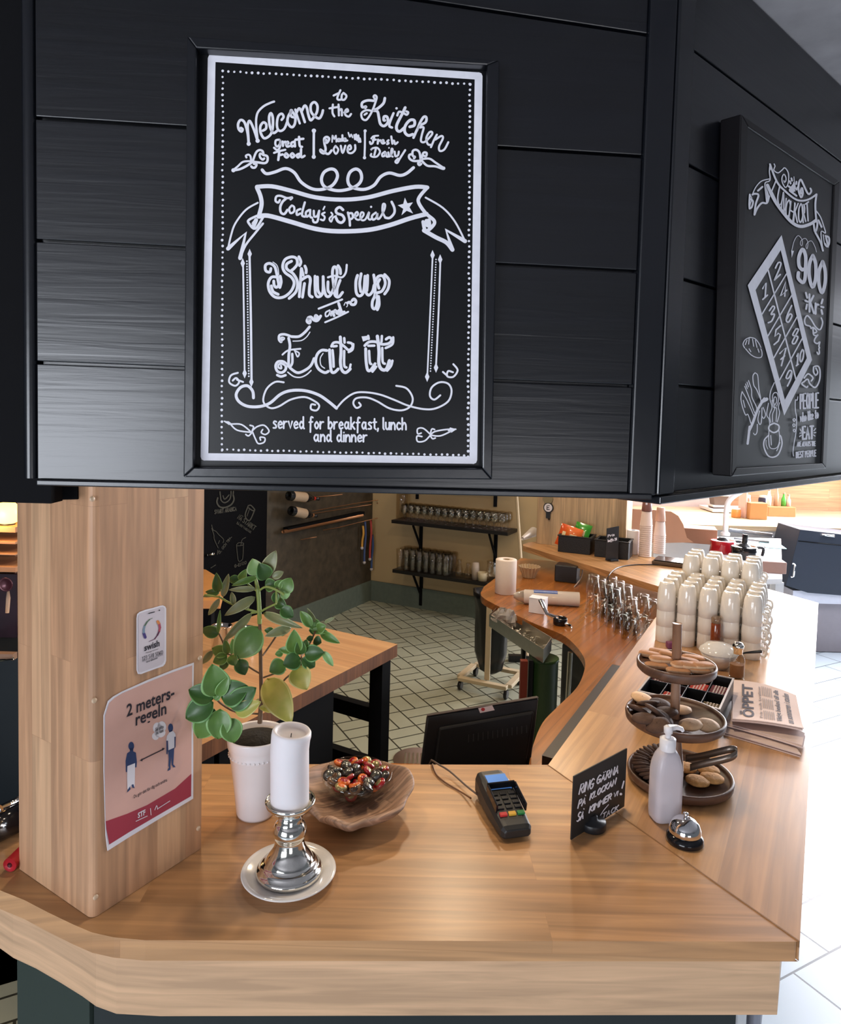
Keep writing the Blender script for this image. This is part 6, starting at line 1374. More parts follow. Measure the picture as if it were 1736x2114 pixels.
# black printer-like box under the far worktop
bx_ = Gp(1185, 1208, ZL)
root = thing('receipt_printer', 'small black device on the orange worktop under the far worktop', 'printer', (bx_.x, bx_.y+.05, ZL))
mb = MB(); mb.box((bx_.x-.02, bx_.y+.10, ZL+.050), (0.13, 0.10, 0.098), rz=-.4); mb.build('casing', BLKP, root, bevel=.006)
# white strips of cable
pth = [Gp(1203, 1168, ZT-.045), Gp(1202, 1180, ZL+.04), Gp(1198, 1195, ZL+.02), Gp(1185, 1212, ZL+.004)]
o = MB().tube(spline(pth, 5), 0.003, 8).build('white_cable', flat('white_cable', (.5, .42, .36), .4), loc=tuple(pth[0])); tag(o, 'white cable hanging below the far worktop beside the glasses', 'cable')
# black cable looping from tablet
pth = [Gp(1362, 1166, ZT+.004), Gp(1310, 1166, ZT+.004), Gp(1275, 1172, ZT+.004), Gp(1258, 1186, ZT+.006), Yp(1255, 1200, Gp(1262, 1186, ZT).y-.04), Yp(1265, 1217, Gp(1262, 1186, ZT).y-.05)]
o = MB().tube(spline(pth, 5), 0.003, 8).build('black_cable', BLKP, loc=tuple(pth[0])); tag(o, 'black cable looping off the far worktop edge above the glasses', 'cable')

# ================================================================ MONITOR (till screen, seen from behind)
MY = 1.93
mA, mB_, mC, mD = (882, 1480), (1112, 1442), (1088, 1640), (862, 1640)
ctr = Yp(985, 1560, MY)
root = thing('till_monitor', 'black till monitor seen from behind, just inside the front worktop', 'monitor', (ctr.x, ctr.y, ZT-0.2))
MPn = V((0.10, -1.0, 0.20)).normalized(); MP = Plane(Yp(985, 1540, MY), MPn)
mb = MB(); mb.slab([MP.hit(*q) for q in (mA, mB_, mC, mD)], -MP.n, 0.022); mb.build('screen_housing', BLKP, root, bevel=.004)
bulge = [(905, 1500), (1100, 1466), (1080, 1600), (890, 1605)]
mb = MB(); mb.slab([MP.hit(*q, .001) for q in bulge], MP.n, 0.016); mb.build('rear_cover', flat('black_rear_cover', (0.006, 0.006, 0.007), .5), root, bevel=.006)
top_edge = [MP.hit(*mA), MP.hit(*mB_)]
mb = MB(); a, b = top_edge; mb.slab([a+V((0, 0, .001)), b+V((0, 0, .001)), b-MP.n*.022+V((0, 0, .001)), a-MP.n*.022+V((0, 0, .001))], V((0, 0, 1)), .002); mb.build('top_trim', flat('dusty_black_trim', (0.05, 0.035, 0.03), .5), root)
mb = MB()
for k in range(13):
    x = 966+k*10.0; y = 1517-k*1.6; mb.slab([MP.hit(x, y, .0175), MP.hit(x+2.2, y-.4, .0175), MP.hit(x+2.2, y+15, .0175), MP.hit(x, y+15.4, .0175)], MP.n, .001)
mb.build('vent_ridges', flat('ridge_black', (0.03, 0.03, 0.032), .4), root)
mb = MB(); st = [(987, 1460), (1016, 1454), (1021, 1464), (991, 1470)]
mb.slab([MP.hit(x, y+2, .0008) for x, y in st], MP.n, .0004)
stt = a*0.44+b*0.56
mb.build('sticker', flat('white_sticker', (.65, .50, .48), .5), root, label='white sticker with a red dot')
mb = MB(); c_ = (997, 1464.5); mb.add([MP.hit(c_[0]+4.2*math.cos(t*PI/5), c_[1]+3.6*math.sin(t*PI/5), .0014) for t in range(10)], [tuple(range(10))]); mb.build('red_dot', flat('red_dot', (.4, .02, .02), .5), root)
mb = MB(); q_ = MP.hit(985, 1600); mb.box((q_.x, q_.y+.06, ZT-.16), (0.05, 0.05, 0.12)); mb.box((q_.x, q_.y+.06, ZT-.225), (0.18, 0.16, 0.012)); mb.build('stand', BLKP, root)
root = thing('till_shelf', 'low shelf carrying the till monitor behind the front worktop', 'shelf', (q_.x, q_.y+.06, 0))
mb = MB(); mb.box((q_.x, q_.y+.07, ZT-.246), (0.5, 0.24, 0.028)); mb.build('board', ORG, root)
for sx in (-.22, .22):
    mb = MB(); mb.box((q_.x+sx, q_.y+.07, (ZT-.26)/2+.003), (0.03, 0.2, ZT-.26-.006)); mb.build('side_panel', BLKP, root)

# ================================================================ PREP TABLE
ZP = 0.90
T0 = Gp(821, 1330, ZP); T0.z = 0; dA = -D1; dB = D2
TOPB = wood('end_grain_block', (0.50, 0.25, 0.11), (0.62, 0.35, 0.165), tuple(D2), (D1.x, D1.y, .3), sl=1.2, sw=0.05, grain=.18, rough=.4, mortar=0.0003, dark=.85)
EDG = wood('dark_block_edge', (0.17, 0.06, 0.022), (0.30, 0.115, 0.045), (0, 0, 1), tuple(D1), sl=.3, sw=0.05, grain=.3, rough=.5)
tl, tw = 1.05, 0.75
root = thing('prep_table', 'butcher block prep table on a black steel frame behind the plant', 'table', (T0.x, T0.y, 0))
def TP(u, v_): p = T0+dA*u+dB*v_; return (p.x, p.y)
mb = MB(); mb.prism([TP(0, 0), TP(tl, 0), TP(tl, tw), TP(0, tw)], ZP-.05, ZP)
for i, f in enumerate(mb.f):
    pass
mb.m = [0, 0]+[1]*4; mb.m[1] = 0; mb.build('tabletop', [TOPB, EDG], root, bevel=.003)
lgp = [(0.05, 0.05), (0.42, 0.05), (tl-.05, 0.05), (0.05, tw-.05), (tl-.05, tw-.05)]
for u, v_ in (lgp[0], lgp[2], lgp[3], lgp[4]):
    mb = MB(); mb.prism([TP(u-.03, v_-.03), TP(u+.03, v_-.03), TP(u+.03, v_+.03), TP(u-.03, v_+.03)], 0.007, ZP-.0505); mb.build('leg', BLKM, root)
for z0_, z1_ in ((.58, .64), (.36, .42)):
    mb = MB(); mb.prism([TP(.03, .081), TP(.07, .081), TP(.07, tw-.081), TP(.03, tw-.081)], z0_, z1_); mb.build('rail', BLKM, root)
mb = MB(); mb.prism([TP(.40, .02), TP(tl-.1, .02), TP(tl-.1, tw-.1), TP(.40, tw-.1)], 0.03, ZP-.052); mb.build('cabinet_box', BLKM, root)
# standing cutting board and steel containers on the table
CB = flat('orange_wood_board', (0.62, 0.28, 0.09), .5, var=.15, scale=12)
qY = 4.6
bL = V((Yp(395, 1240, qY)).to_tuple()); pz = Yp(430, 1215, qY)
root = thing('wall_shelf', 'orange wooden shelf with rounded front corner against the black wall behind the plant', 'shelf', tuple(Yp(430, 1200, 4.9*KY)))
z1_ = Yp(440, 1190, 4.9*KY).z
mb = MB(); pl_2 = [Gp(380, 1168, 1.02), Gp(425, 1176, 1.02), Gp(448, 1190, 1.02), Gp(462, 1213, 1.02), Gp(455, 1240, 1.02), Gp(380, 1240, 1.02)]
mb.prism([(p.x, p.y) for p in pl_2], 0.985, 1.02); mb.build('board', CB, root, bevel=.004)
mb = MB(); mb.box((pl_2[4].x-.08, pl_2[4].y+.08, 0.49), (0.05, 0.05, 0.97)); mb.build('leg', BLKM, root)
for k, (px, py, hpx, r_, lab) in enumerate(((457, 1345, 70, 0.038, 'left steel container catching light on the prep table'), (505, 1350, 60, 0.036, 'right steel container on the prep table behind the plant'))):
    p = Gp(px, py, ZP)
    root = thing('steel_container', lab, 'container', (p.x, p.y, ZP))
    mb = MB(); mb.lathe([(r_*.92, .001), (r_, .004), (r_, .10), (r_+.003, .102), (r_-.003, .102), (r_-.004, .01)], c=(p.x, p.y, ZP), n=28); mb.build('can', CHROME, root)
    mb = MB(); mb.lathe([(r_-.005, .085), (.001, .092)], c=(p.x, p.y, ZP), n=20, cap=False); mb.build('contents', CB, root)
# wall hook strip seen by pillar edge
p = CWP.hit(430, 1146, .02); q = CWP.hit(441, 1143, .02)
o = MB().tube([p, q], 0.010, 8).build('wall_hook_bar', CHROME, loc=tuple(p)); tag(o, 'short bright steel bar on the black chalk wall beside the pillar', 'bar')

# ================================================================ WALL SHELVES OF GLASSES
BP = Plane(CC, RN)
def bwp(px, py, off=0.0): return BP.hit(px, py, off)
GSM = glassmat('far_glass', (0.93, 0.90, 0.84), 0.3, 0.05)
BSH = flat('black_shelf', (0.010, 0.008, 0.007), 0.4)
shelf_n = 0.24
def glass_shelf(lx, ly, rx, ry, lab):
    a = bwp(lx, ly, shelf_n); b = bwp(rx, ry, shelf_n); z = (a.z+b.z)/2; b.z = a.z = z
    root = thing('glass_shelf', lab, 'shelf', (a.x, a.y, z))
    mb = MB(); A_, B_ = V((a.x, a.y, 0)), V((b.x, b.y, 0)); nn_ = RN*(shelf_n-.004)
    mb.prism([tuple(A_.xy), tuple(B_.xy), tuple((B_-nn_).xy), tuple((A_-nn_).xy)], z-.03, z); mb.build('board', BSH, root)
    for t in (0.17, 0.83):
        p = A_*(1-t)+B_*t; w0 = p-nn_
        mb = MB(); dd_ = (B_-A_).normalized()*.014
        mb.prism([tuple((w0-dd_).xy), tuple((w0+dd_).xy), tuple((w0+dd_+RN*.02).xy), tuple((w0-dd_+RN*.02).xy)], z-.36, z-.0305)
        mb.tube([V((w0.x, w0.y, z-.26))+RN*.015, V((w0.x, w0.y, z-.045))+RN*.17], .012, 6); mb.build('bracket', BLKM, root)
    return A_, B_, z
sU = glass_shelf(808, 1076, 1048, 1096, 'upper black wall shelf crowded with clear stemmed glasses')
sL = glass_shelf(810, 1176, 1040, 1208, 'lower black wall shelf with tall beer glasses and jugs')
# bracket feet of a shelf above
root = thing('glass_shelf', 'topmost black wall shelf, only its bracket feet showing under the bulkhead', 'shelf', tuple(bwp(940, 990, .1)))
a = bwp(808, 985, shelf_n); b = bwp(1048, 992, shelf_n); z = a.z; A_, B_ = V((a.x, a.y, 0)), V((b.x, b.y, 0)); nn_ = RN*(shelf_n-.004)
mb = MB(); mb.prism([tuple(A_.xy), tuple(B_.xy), tuple((B_-nn_).xy), tuple((A_-nn_).xy)], z-.03, z); mb.build('board', BSH, root)
for px, py in ((861, 1030), (1022, 1046)):
    w0 = bwp(px, py, .004); mb = MB(); mb.box((w0.x, w0.y, (w0.z+z-.031)/2), (.03, .03, (z-.031-w0.z))); mb.build('bracket', BLKM, root)
# beer glasses lower shelf
def lathe_thing(name, lab, cat, grp, prof, mat, part, n=16):
    r_ = thing(name, lab, cat, (0, 0, 0), 0, grp); MB().lathe(prof, n=n, cap=False).build(part, mat, r_, w=False); return r_
beer = lathe_thing('beer_glass', 'tall clear beer glass in rows at the left of the lower wall shelf', 'glass', 'tall beer glasses on the lower wall shelf', [(0.001, .001), (.030, .001), (.030, .012), (.033, .1), (.037, .19), (.0355, .19), (.0315, .1), (.028, .016), (.001, .016)], GSM, 'glass_wall')
stem = lathe_thing('stemmed_glass', 'clear short glass packed in rows on the upper wall shelf', 'glass', 'short glasses on the upper wall shelf', [(0.028, .001), (.030, .004), (.006, .010), (.005, .045), (.010, .052), (.034, .075), (.038, .105), (.033, .145), (.0315, .145), (.036, .105), (.032, .078), (.001, .058)], GSM, 'bowl_and_stem')
def shelf_pt(S_, t, d_): A_, B_, z = S_; p = A_*(1-t)+B_*t-RN*d_; return (p.x, p.y, z+.001)
f_ = True
for i in range(8):
    for j in range(3):
        q = shelf_pt(sL, 0.05+i*0.062, .04+j*.075)
        if f_: beer.location = q; f_ = False
        else: dup(beer, q)
f_ = True
for i in range(15):
    for j in range(3):
        q = shelf_pt(sU, 0.10+i*0.060, .04+j*.075)
        if f_: stem.location = q; f_ = False
        else: dup(stem, q)
q = shelf_pt(sU, .09, .12); 
bt = lathe_thing('glass_jar', 'tall cylindrical glass jar at the left end of the upper wall shelf', 'jar', None, [(0.001, .001), (.055, .001), (.055, .33), (.052, .33), (.052, .01), (.001, .01)], GSM, 'jar_wall', 24); bt.location = (q[0]-.10, q[1]+.05, q[2])
bt.location = shelf_pt(sU, 0.035, .12)
jug = lathe_thing('glass_jug', 'clear round glass jug right on the lower wall shelf', 'jug', None, [(0.001, .001), (.045, .001), (.06, .06), (.045, .13), (.05, .17), (.048, .17), (.042, .13), (.056, .06), (.04, .01), (.001, .01)], GSM, 'jug_wall', 20); jug.location = shelf_pt(sL, .86, .11)
MB().tube(spline([(.048, 0, .15), (.085, 0, .14), (.085, 0, .08), (.056, 0, .06)], 4), .006, 6).build('handle', GSM, jug, w=False)
for k, (t, h_, nm2) in enumerate(((.58, .15, 'first small carafe right of the beer glasses'), (.66, .13, 'second small carafe right of the beer glasses'))):
    c_ = lathe_thing('glass_carafe', 'clear '+nm2+' on the lower wall shelf', 'carafe', None, [(0.001, .001), (.032, .001), (.036, h_*.4), (.018, h_*.75), (.022, h_), (.020, h_), (.016, h_*.75), (.033, h_*.4), (.029, .008), (.001, .008)], GSM, 'carafe_wall'); c_.location = shelf_pt(sL, t, .09)
c_ = lathe_thing('white_canister', 'white milky canister on the lower wall shelf', 'canister', None, [(.001, .001), (.03, .001), (.034, .10), (.028, .15), (.001, .152)], flat('milky_white', (.50, .40, .32), .4), 'can_body'); c_.location = shelf_pt(sL, .735, .06)
c_ = lathe_thing('cream_cup', 'small cream cup beside the milky canister on the lower wall shelf', 'cup', None, [(.001, .001), (.038, .001), (.042, .075), (.039, .075), (.035, .008), (.001, .008)], flat('cream_glaze', (.58, .48, .30), .4), 'cup_body'); c_.location = shelf_pt(sL, .80, .05)

# wine rack of wire on the dark wall
LP = Plane(CC, LN)
COP = flat('copper_wire', (0.55, 0.26, 0.13), .35, metal=.8)
root = thing('wire_rack', 'long copper wire rack fixed on the dark brown wall', 'rack', tuple(LP.hit(660, 1080, 0)))
def LW_(t, r_, mb): 
    pts = [tuple(map(float, q.split(','))) for q in t.split()]; mb.tube([LP.hit(400+x/4.34, 1000+y/4.34, .06) for x, y in pts], r_, 6)
mb = MB()
for t in ("1060,240 1450,170 1650,140", "1070,262 1590,180", "1160,410 1300,385 1650,300", "940,130 1330,90", "960,495 1100,470", "1640,165 1650,172"): LW_(t, .0035, mb)
mb.build('wires', COP, root)
mb = MB(); LW_("800,425 1160,350 1510,275", .016, mb); mb.build('lower_rail', COP, root)
mb = MB(); mb.slab([LP.hit(400+x/4.34, 1000+y/4.34, .02) for x, y in ((800, 385), (1490, 238), (1490, 268), (800, 418))], LP.n, .05); mb.build('painted_rail_shadow', BLKM, root)  # black strip standing in for the shade along the lower rail
for k, (x0, y0, x1, y1) in enumerate(((870, 235, 1100, 285), (850, 100, 1120, 130))):
    a = LP.hit(400+x0/4.34, 1000+y0/4.34, .12); b = LP.hit(400+x1/4.34, 1000+y1/4.34, .12); d = (b-a)
    root = thing('wine_bottle', ['dark wine bottle with pale label lying in the lower place of the rack', 'dark wine bottle with tan label lying just under the bulkhead'][k], 'bottle', tuple(a))
    P_ = lambda t: a+d*t
    mb = MB(); mb.tube([P_(0), P_(.01), P_(.6), P_(.72), P_(.78), P_(1.0)], [.030, .038, .038, .025, .014, .014], 16); bg_ = mb.build('bottle_glass', BLKG, root)
    mb = MB(); mb.tube([P_(.10), P_(.52)], .0395, 16, cap=False); mb.build('paper_label', flat('tan_label', (.42, .30, .2), .7), bg_)
    mb = MB(); mb.tube([P_(.80), P_(.86)], .0155, 10, cap=False); mb.build('neck_band', [COP, flat('red_neck', (.4, .02, .01), .4)][k], bg_)
# hanging lanyards
for k, (x, y0, y1, c, nm2) in enumerate(((1515, 370, 570, (.60, .30, .05), 'orange strap'), (1535, 330, 700, (.05, .08, .20), 'navy strap'), (1585, 320, 670, (.45, .06, .05), 'red strap'), (1600, 450, 760, (.04, .08, .22), 'blue strap'))):
    a = LP.hit(400+x/4.34, 1000+y0/4.34, .05); b = LP.hit(400+(x-8)/4.34, 1000+y1/4.34, .05)
    root = thing('hanging_strap', nm2+' hanging on the dark wall near its corner', 'strap', tuple(a))
    mb = MB(); pth = spline([a, a*.66+b*.34+LP.n*.01, a*.33+b*.67, b], 4); mb.tube(pth, .011, 6); mb.build('band', flat(nm2.replace(' ', '_'), c, .6), root)
    mb = MB(); mb.ball(b, .016, nu=8, nv=6); mb.build('clip', flat('pale_clip', (.5, .45, .45), .4), root)
# broom pole leaning
a = Yp(1066, 1020, 5.4); b = Yp(1075, 1160, 5.3); zz = b-a; bb2 = a+zz*((0.02-a.z)/zz.z)
root = thing('broom', 'long pale broom handle leaning on the beige wall', 'broom', tuple(bb2))
mb = MB(); mb.tube([a-zz*.3, bb2+V((0, 0, .03))], .012, 8); mb.build('handle', flat('pale_handle', (.55, .42, .26), .5), root)
mb = MB(); mb.box((bb2.x, bb2.y, .03), (.28, .05, .045)); mb.build('head', BLKP, root)

# ================================================================ BIN BAG STAND ON WHEELS
wc = Gp(1012, 1405, 0.05)
root = thing('bin_bag_stand', 'cream wheeled stand holding a black bin bag behind the orange worktop', 'bin stand', (wc.x, wc.y, 0.006))
CRM = flat('cream_painted_steel', (0.62, 0.50, 0.33), .4)
hx, hy = .17, .15; rzz = -.45
Mx = Matrix.Translation((wc.x, wc.y, 0)) @ Matrix.Rotation(rzz, 4, 'Z')
mb = MB()
for (c_, d_) in (((0, -hy, .085), (2*hx, .045, .025)), ((0, hy, .085), (2*hx, .045, .025)), ((-hx, 0, .085), (.045, 2*hy-.05, .025)), ((hx, 0, .085), (.045, 2*hy-.05, .025))): mb.box(c_, d_, M=Mx)
mb.build('base_frame', CRM, root, bevel=.004)
for sx in (-1, 1):
    for sy in (-1, 1):
        mb = MB(); Mw = Mx @ Matrix.Translation((sx*(hx-.01), sy*(hy-.01), .037)) @ Matrix.Rotation(PI/2, 4, 'Y'); mb.lathe([(.026, -.011), (.030, -.008), (.030, .008), (.026, .011)], n=18, M=Mw); mb.build('wheel', BLKP, root)
for sy in (-1, 1):
    mb = MB(); mb.box((0.02, sy*(hy-.03)*1.0, .36), (.035, .012, .52), M=Mx); mb.build('upright', CRM, root)
mb = MB(); vs = []; prof = [(.03, .10), (.08, .13), (.115, .25), (.125, .42), (.13, .55), (.150, .62), (.155, .66), (.14, .66), (.11, .60)]
n = 28
for r_, z in prof:
    for i in range(n):
        a = 2*PI*i/n; rr_ = r_*(1+.07*math.sin(5*a+z*9)+.04*math.sin(9*a)); vs.append(Mx @ V((rr_*math.cos(a)*.9, rr_*math.sin(a)*.8, z)))
mb.add(vs, [(j*n+i, j*n+(i+1) % n, (j+1)*n+(i+1) % n, (j+1)*n+i) for j in range(len(prof)-1) for i in range(n)]+[tuple(range(n))[::-1]], 0, True); mb.build('bin_bag', flat('black_bag', (.006, .006, .007), .28, bump=.5), root)
# floor drain
p = Gp(862, 1568, .008)
root = thing('floor_drain', 'round grey drain cover in the tiled floor left of the monitor', 'drain', (p.x, p.y, .0065))
mb = MB(); mb.lathe([(.001, 0), (.13, 0), (.13, .004), (.001, .004)], c=(p.x, p.y, .0065), n=32, cap=False); mb.build('cover', flat('pink_grey_ring', (.22, .15, .12), .6), root)
mb = MB()
for k in range(-3, 4): mb.box((p.x+k*.022, p.y, .0115), (.008, .13, .002))
mb.build('grate', STEEL, root)

# ================================================================ THINGS ON THE FAR WORKTOP
ZF = ZT+.0008
BSK = flat('black_woven_basket', (.010, .010, .012), .55, bump=.8, var=.5, scale=120)
def basket(px, py, w_, d_, h_, rz, lab):
    p = Gp(px, py, ZF); root = thing('woven_basket', lab, 'basket', (p.x, p.y, ZF), rz)
    mb = MB(); 
    for sx, sy, dx, dy in ((0, -1, w_, .006), (0, 1, w_, .006), (-1, 0, .006, d_-.012), (1, 0, .006, d_-.012)): mb.box((sx*(w_/2-.003), sy*(d_/2-.003), h_/2), (dx, dy, h_))
    mb.box((0, 0, .003), (w_-.012, d_-.012, .006)); mb.build('basket_wall', BSK, root, w=False, bevel=.002)
    mb = MB()
    for sx, sy, dx, dy in ((0, -1, w_+.01, .014), (0, 1, w_+.01, .014), (-1, 0, .014, d_-.012), (1, 0, .014, d_-.012)): mb.box((sx*(w_/2-.002), sy*(d_/2-.002), h_+.003), (dx, dy, .007))
    mb.build('rim', BSK, root, w=False, bevel=.003); return root
b1 = basket(1190, 1138, 0.20, .15, .10, -.45, 'left black woven basket holding snack bags')
b2 = basket(1266, 1148, 0.20, .15, .10, -.45, 'right black woven basket behind the small black price sign')
def snack(px, py, c, lab, tiltx, rz, Y):
    p = Yp(px, py, Y); root = thing('snack_bag', lab, 'snack bag', tuple(p), rz)
    mb = MB(); nu, nv = 8, 10; vs = []; w_, h_ = .105, .14
    for sgn in (-1, 1):
        for j in range(nv+1):
            for i in range(nu+1):
                u, v_ = i/nu*2-1, j/nv*2-1; th = .018*(1-u*u)**.5*(1-v_**4)+.0004; vs.append((u*w_/2*(1-.06*(1-v_*v_)), sgn*th, v_*h_/2))
    m = nu+1; off = m*(nv+1)
    fs = [(j*m+i, j*m+i+1, (j+1)*m+i+1, (j+1)*m+i) for j in range(nv) for i in range(nu)]
    mb.add(vs, fs+[tuple(off+k for k in f[::-1]) for f in fs], 0, True); mb.build('pouch', flat(lab.split()[0]+'_foil', c, .25, coat=.6), root, w=False)
    mb = MB(); mb.box((0, -.0175, 0.005), (.045, .004, .035)); mb.build('printed_patch', flat('pale_print', (.75, .60, .35), .5), root, w=False, bevel=.002)
    root.rotation_euler = (tiltx, 0.2, rz)
by_ = b1.location.y
snack(1168, 1106, (.70, .10, .02), 'orange snack bag leaning left in the left basket', -.35, -.6, by_+.02)
snack(1182, 1112, (.78, .16, .03), 'orange-red snack bag in front in the left basket', -.2, -.3, by_-.02)
snack(1200, 1103, (.05, .30, .03), 'green snack bag standing right in the left basket', -.3, -.5, by_+.01)
# small upright sign
sp = Gp(1264, 1158, ZF)
root = thing('price_sign', 'small upright black price sign with white writing in front of the right basket', 'sign', (sp.x, sp.y, ZF))
sn = V((0.45, -1, 0)).normalized(); SP2 = Plane(sp, sn)
mb = MB(); mb.slab([SP2.hit(x, y, 0) for x, y in ((1253, 1091), (1278, 1086), (1276, 1154), (1250, 1157))], -SP2.n, .003); mb.build('board', flat('black_sign_board', (0.02, 0.02, 0.022), .4), root)
mb = MB(); mb.box((sp.x, sp.y+.004, ZF+.006), (.06, .05, .012), rz=.4); mb.build('foot', BLKP, root, bevel=.004)
mb = MB(); write(mb, SP2, 'Pris', 1255, 1109, 1268, 1106, 5, 1.1, off=.001); write(mb, SP2, 'kaffe 28', 1255, 1119, 1273, 1115, 5, 1.1, off=.001); mb.build('handwriting', CHALK, root)
# bottle opener keychain on pillar panel
PNn = V((dd.y, -dd.x, 0)); PNP = Plane(PNL, PNn)
root = thing('bottle_opener', 'black and white bottle opener hanging on the far pillar panel', 'bottle opener', tuple(PNP.hit(1131, 1050, .01)))
q = PNP.hit(1132, 1048, .012); Mz = Matrix.Translation(q) @ PNP.n.to_track_quat('Z', 'Y').to_matrix().to_4x4()
mb = MB(); mb.lathe([(.033, -.004), (.034, 0), (.033, .004)], n=24, M=Mz); mb.build('disc_body', BLKP, root)
mb = MB(); mb.lathe([(.027, .0042), (.026, .0050)], n=24, M=Mz); mb.build('white_face', PWH, root)
mb = MB(); write(mb, PNP, 'E', 1129, 1052, 1134, 1052, 8, 1.6, off=.0185); mb.build('letter_mark', BLKP, root)
mb = MB(); mb.box((0, 0, 0), (.028, .04, .008), M=Mz @ Matrix.Translation((0, -.05, 0))); mb.tube([Mz @ V((0, -.065, 0)), Mz @ V((.008, -.080, 0)), Mz @ V((.012, -.075, 0))], .004, 6); mb.build('opener_jaw', BLKP, root)
q = PNP.hit(1131, 1030, .012); Mz = Matrix.Translation(q) @ PNP.n.to_track_quat('Z', 'Y').to_matrix().to_4x4()
mb = MB(); mb.lathe([(.033, -.004), (.034, 0), (.033, .004)], n=24, M=Mz); mb.build('upper_disc', flat('olive_disc', (.25, .2, .1), .4), root)
# white cone at the tip
a = Gp(1078, 1112, ZF+.02); b = Yp(1102, 1098, a.y+.15)
o = MB().tube([a, b], [.012, .035], 16).build('white_funnel', flat('white_funnel', (.74, .66, .58), .4), loc=tuple(a)); tag(o, 'white cone-shaped funnel lying at the rounded tip of the far worktop', 'funnel')
# paper cups and white roll
def cupstack(px, py, n_, r_, h_, step, c, lab, grp, taper=.78, up=False):
    p = Gp(px, py, ZF); m_ = flat('paper_cup_'+lab.split()[0], c, .5, var=.03)
    r0_ = thing('paper_cup', lab, 'paper cup', (p.x, p.y, ZF), 0, grp)
    # upside down cup: rim at the bottom
    MB().lathe([(r_, 0.0), (r_+.0015, .003), (r_, .005), (r_*taper, h_-.003), (r_*taper-.002, h_), (.001, h_-.003)], n=22, cap=False).build('cup_wall', m_, r0_, w=False)
    MB().lathe([(r_+.0002, .0), (r_+.0024, .0022), (r_+.0002, .0046)], n=22, cap=False).build('rolled_rim', m_, r0_, w=False)
    for k in range(1, n_): dup(r0_, (p.x, p.y, ZF+k*step))
    return p, ZF+(n_-1)*step+h_
c1_ = cupstack(1331, 1148, 16, .037, .090, .0125, (.78, .60, .52), 'pale paper cup in the tall nested stack beneath the brown cup', 'pale paper cups in the tallest stack')
c2_ = cupstack(1360, 1142, 10, .036, .090, .0125, (.76, .60, .52), 'pale paper cup in the shorter nested stack right of the tallest', 'pale paper cups in the shorter stack')
r_ = thing('paper_cup', 'brown paper cup with pale mark standing upside down on the tallest cup stack', 'paper cup', (c1_[0].x, c1_[0].y, c1_[1]+.001))
MB().lathe([(.030, 0), (.0315, .003), (.024, .085), (.001, .084)], n=22, cap=False).build('cup_wall', flat('brown_cup', (.23, .10, .08), .5), r_, w=False)
MB().box((-.012, -.026, .05), (.012, .003, .018)).build('pale_mark', PWH, r_, w=False, bevel=.001)
r_ = thing('paper_cup', 'small peach paper cup upside down on top of the shorter cup stack', 'paper cup', (c2_[0].x, c2_[0].y, c2_[1]+.001))
MB().lathe([(.030, 0), (.0315, .003), (.024, .085), (.001, .084)], n=22, cap=False).build('cup_wall', flat('peach_cup', (.62, .36, .26), .5), r_, w=False)
p = Gp(1305, 1143, ZF)
r_ = thing('white_roll', 'short white till roll standing left of the paper cup stacks', 'paper roll', (p.x, p.y, ZF))
MB().lathe([(.001, 0), (.036, 0), (.038, .003), (.038, .145), (.036, .148), (.012, .148), (.012, .12)], n=28, cap=False).build('roll', flat('white_roll_paper', (.80, .74, .74), .6), r_, w=False)
MB().lathe([(.0115, .10), (.0115, .149)], n=14, cap=False).build('core', flat('core_grey', (.2, .2, .22), .6), r_, w=False)
# brown rounded screen board behind cups
root = thing('rounded_screen', 'tan wooden screen with rounded upper corner behind the paper cups', 'screen', tuple(Gp(1340, 1130, ZF)))
scp = Plane(Gp(1330, 1122, ZF), V((0.25, -1, 0)))
o3 = [(1291, 1142), (1292, 1062), (1297, 1050), (1320, 1052), (1350, 1053), (1385, 1056), (1400, 1065), (1410, 1082), (1418, 1110), (1430, 1150), (1380, 1158)]
mb = MB(); pts = [scp.hit(x, y) for x, y in o3]; pts = [V((p.x, p.y, max(p.z, ZF+.0005))) for p in pts]; mb.slab(pts, -scp.n, .02); mb.build('panel', flat('tan_wood_panel', (.42, .20, .11), .5, var=.12, scale=6), root)
# tablet / tray
p = Gp(1385, 1165, ZF)
root = thing('black_tablet', 'black tablet device with brown case lying beside the mug stacks', 'tablet', (p.x, p.y, ZF), -.5)
MB().box((0, 0, .012), (.19, .15, .022)).build('case', flat('brown_case', (.10, .06, .035), .5), root, w=False, bevel=.005)
MB().box((0, 0.0, .026), (.17, .14, .006)).build('glass_face', BLKG, root, w=False, bevel=.002)
# ================================================================ BRIGHT FAR END
ZW = 0.95
WT = flat('white_laminate', (0.86, 0.84, 0.84), .3, var=.02)
root = thing('back_worktop', 'pale worktop along the pine wall at the bright far end', 'worktop', (3.4, 6.8, 0))
mb = MB(); mb.box((4.05, 6.55, ZW-.02), (3.9, 1.22, .04)); mb.build('top', wood('pale_lit_beech', (.66, .46, .27), (.78, .58, .36), (1, 0, 0), (0, 1, 1), sl=.8, sw=.07, rough=.35), root)
mb = MB(); mb.box((4.05, 6.75, (ZW-.041)/2), (3.8, .8, ZW-.041)); mb.build('carcass', WT, root)
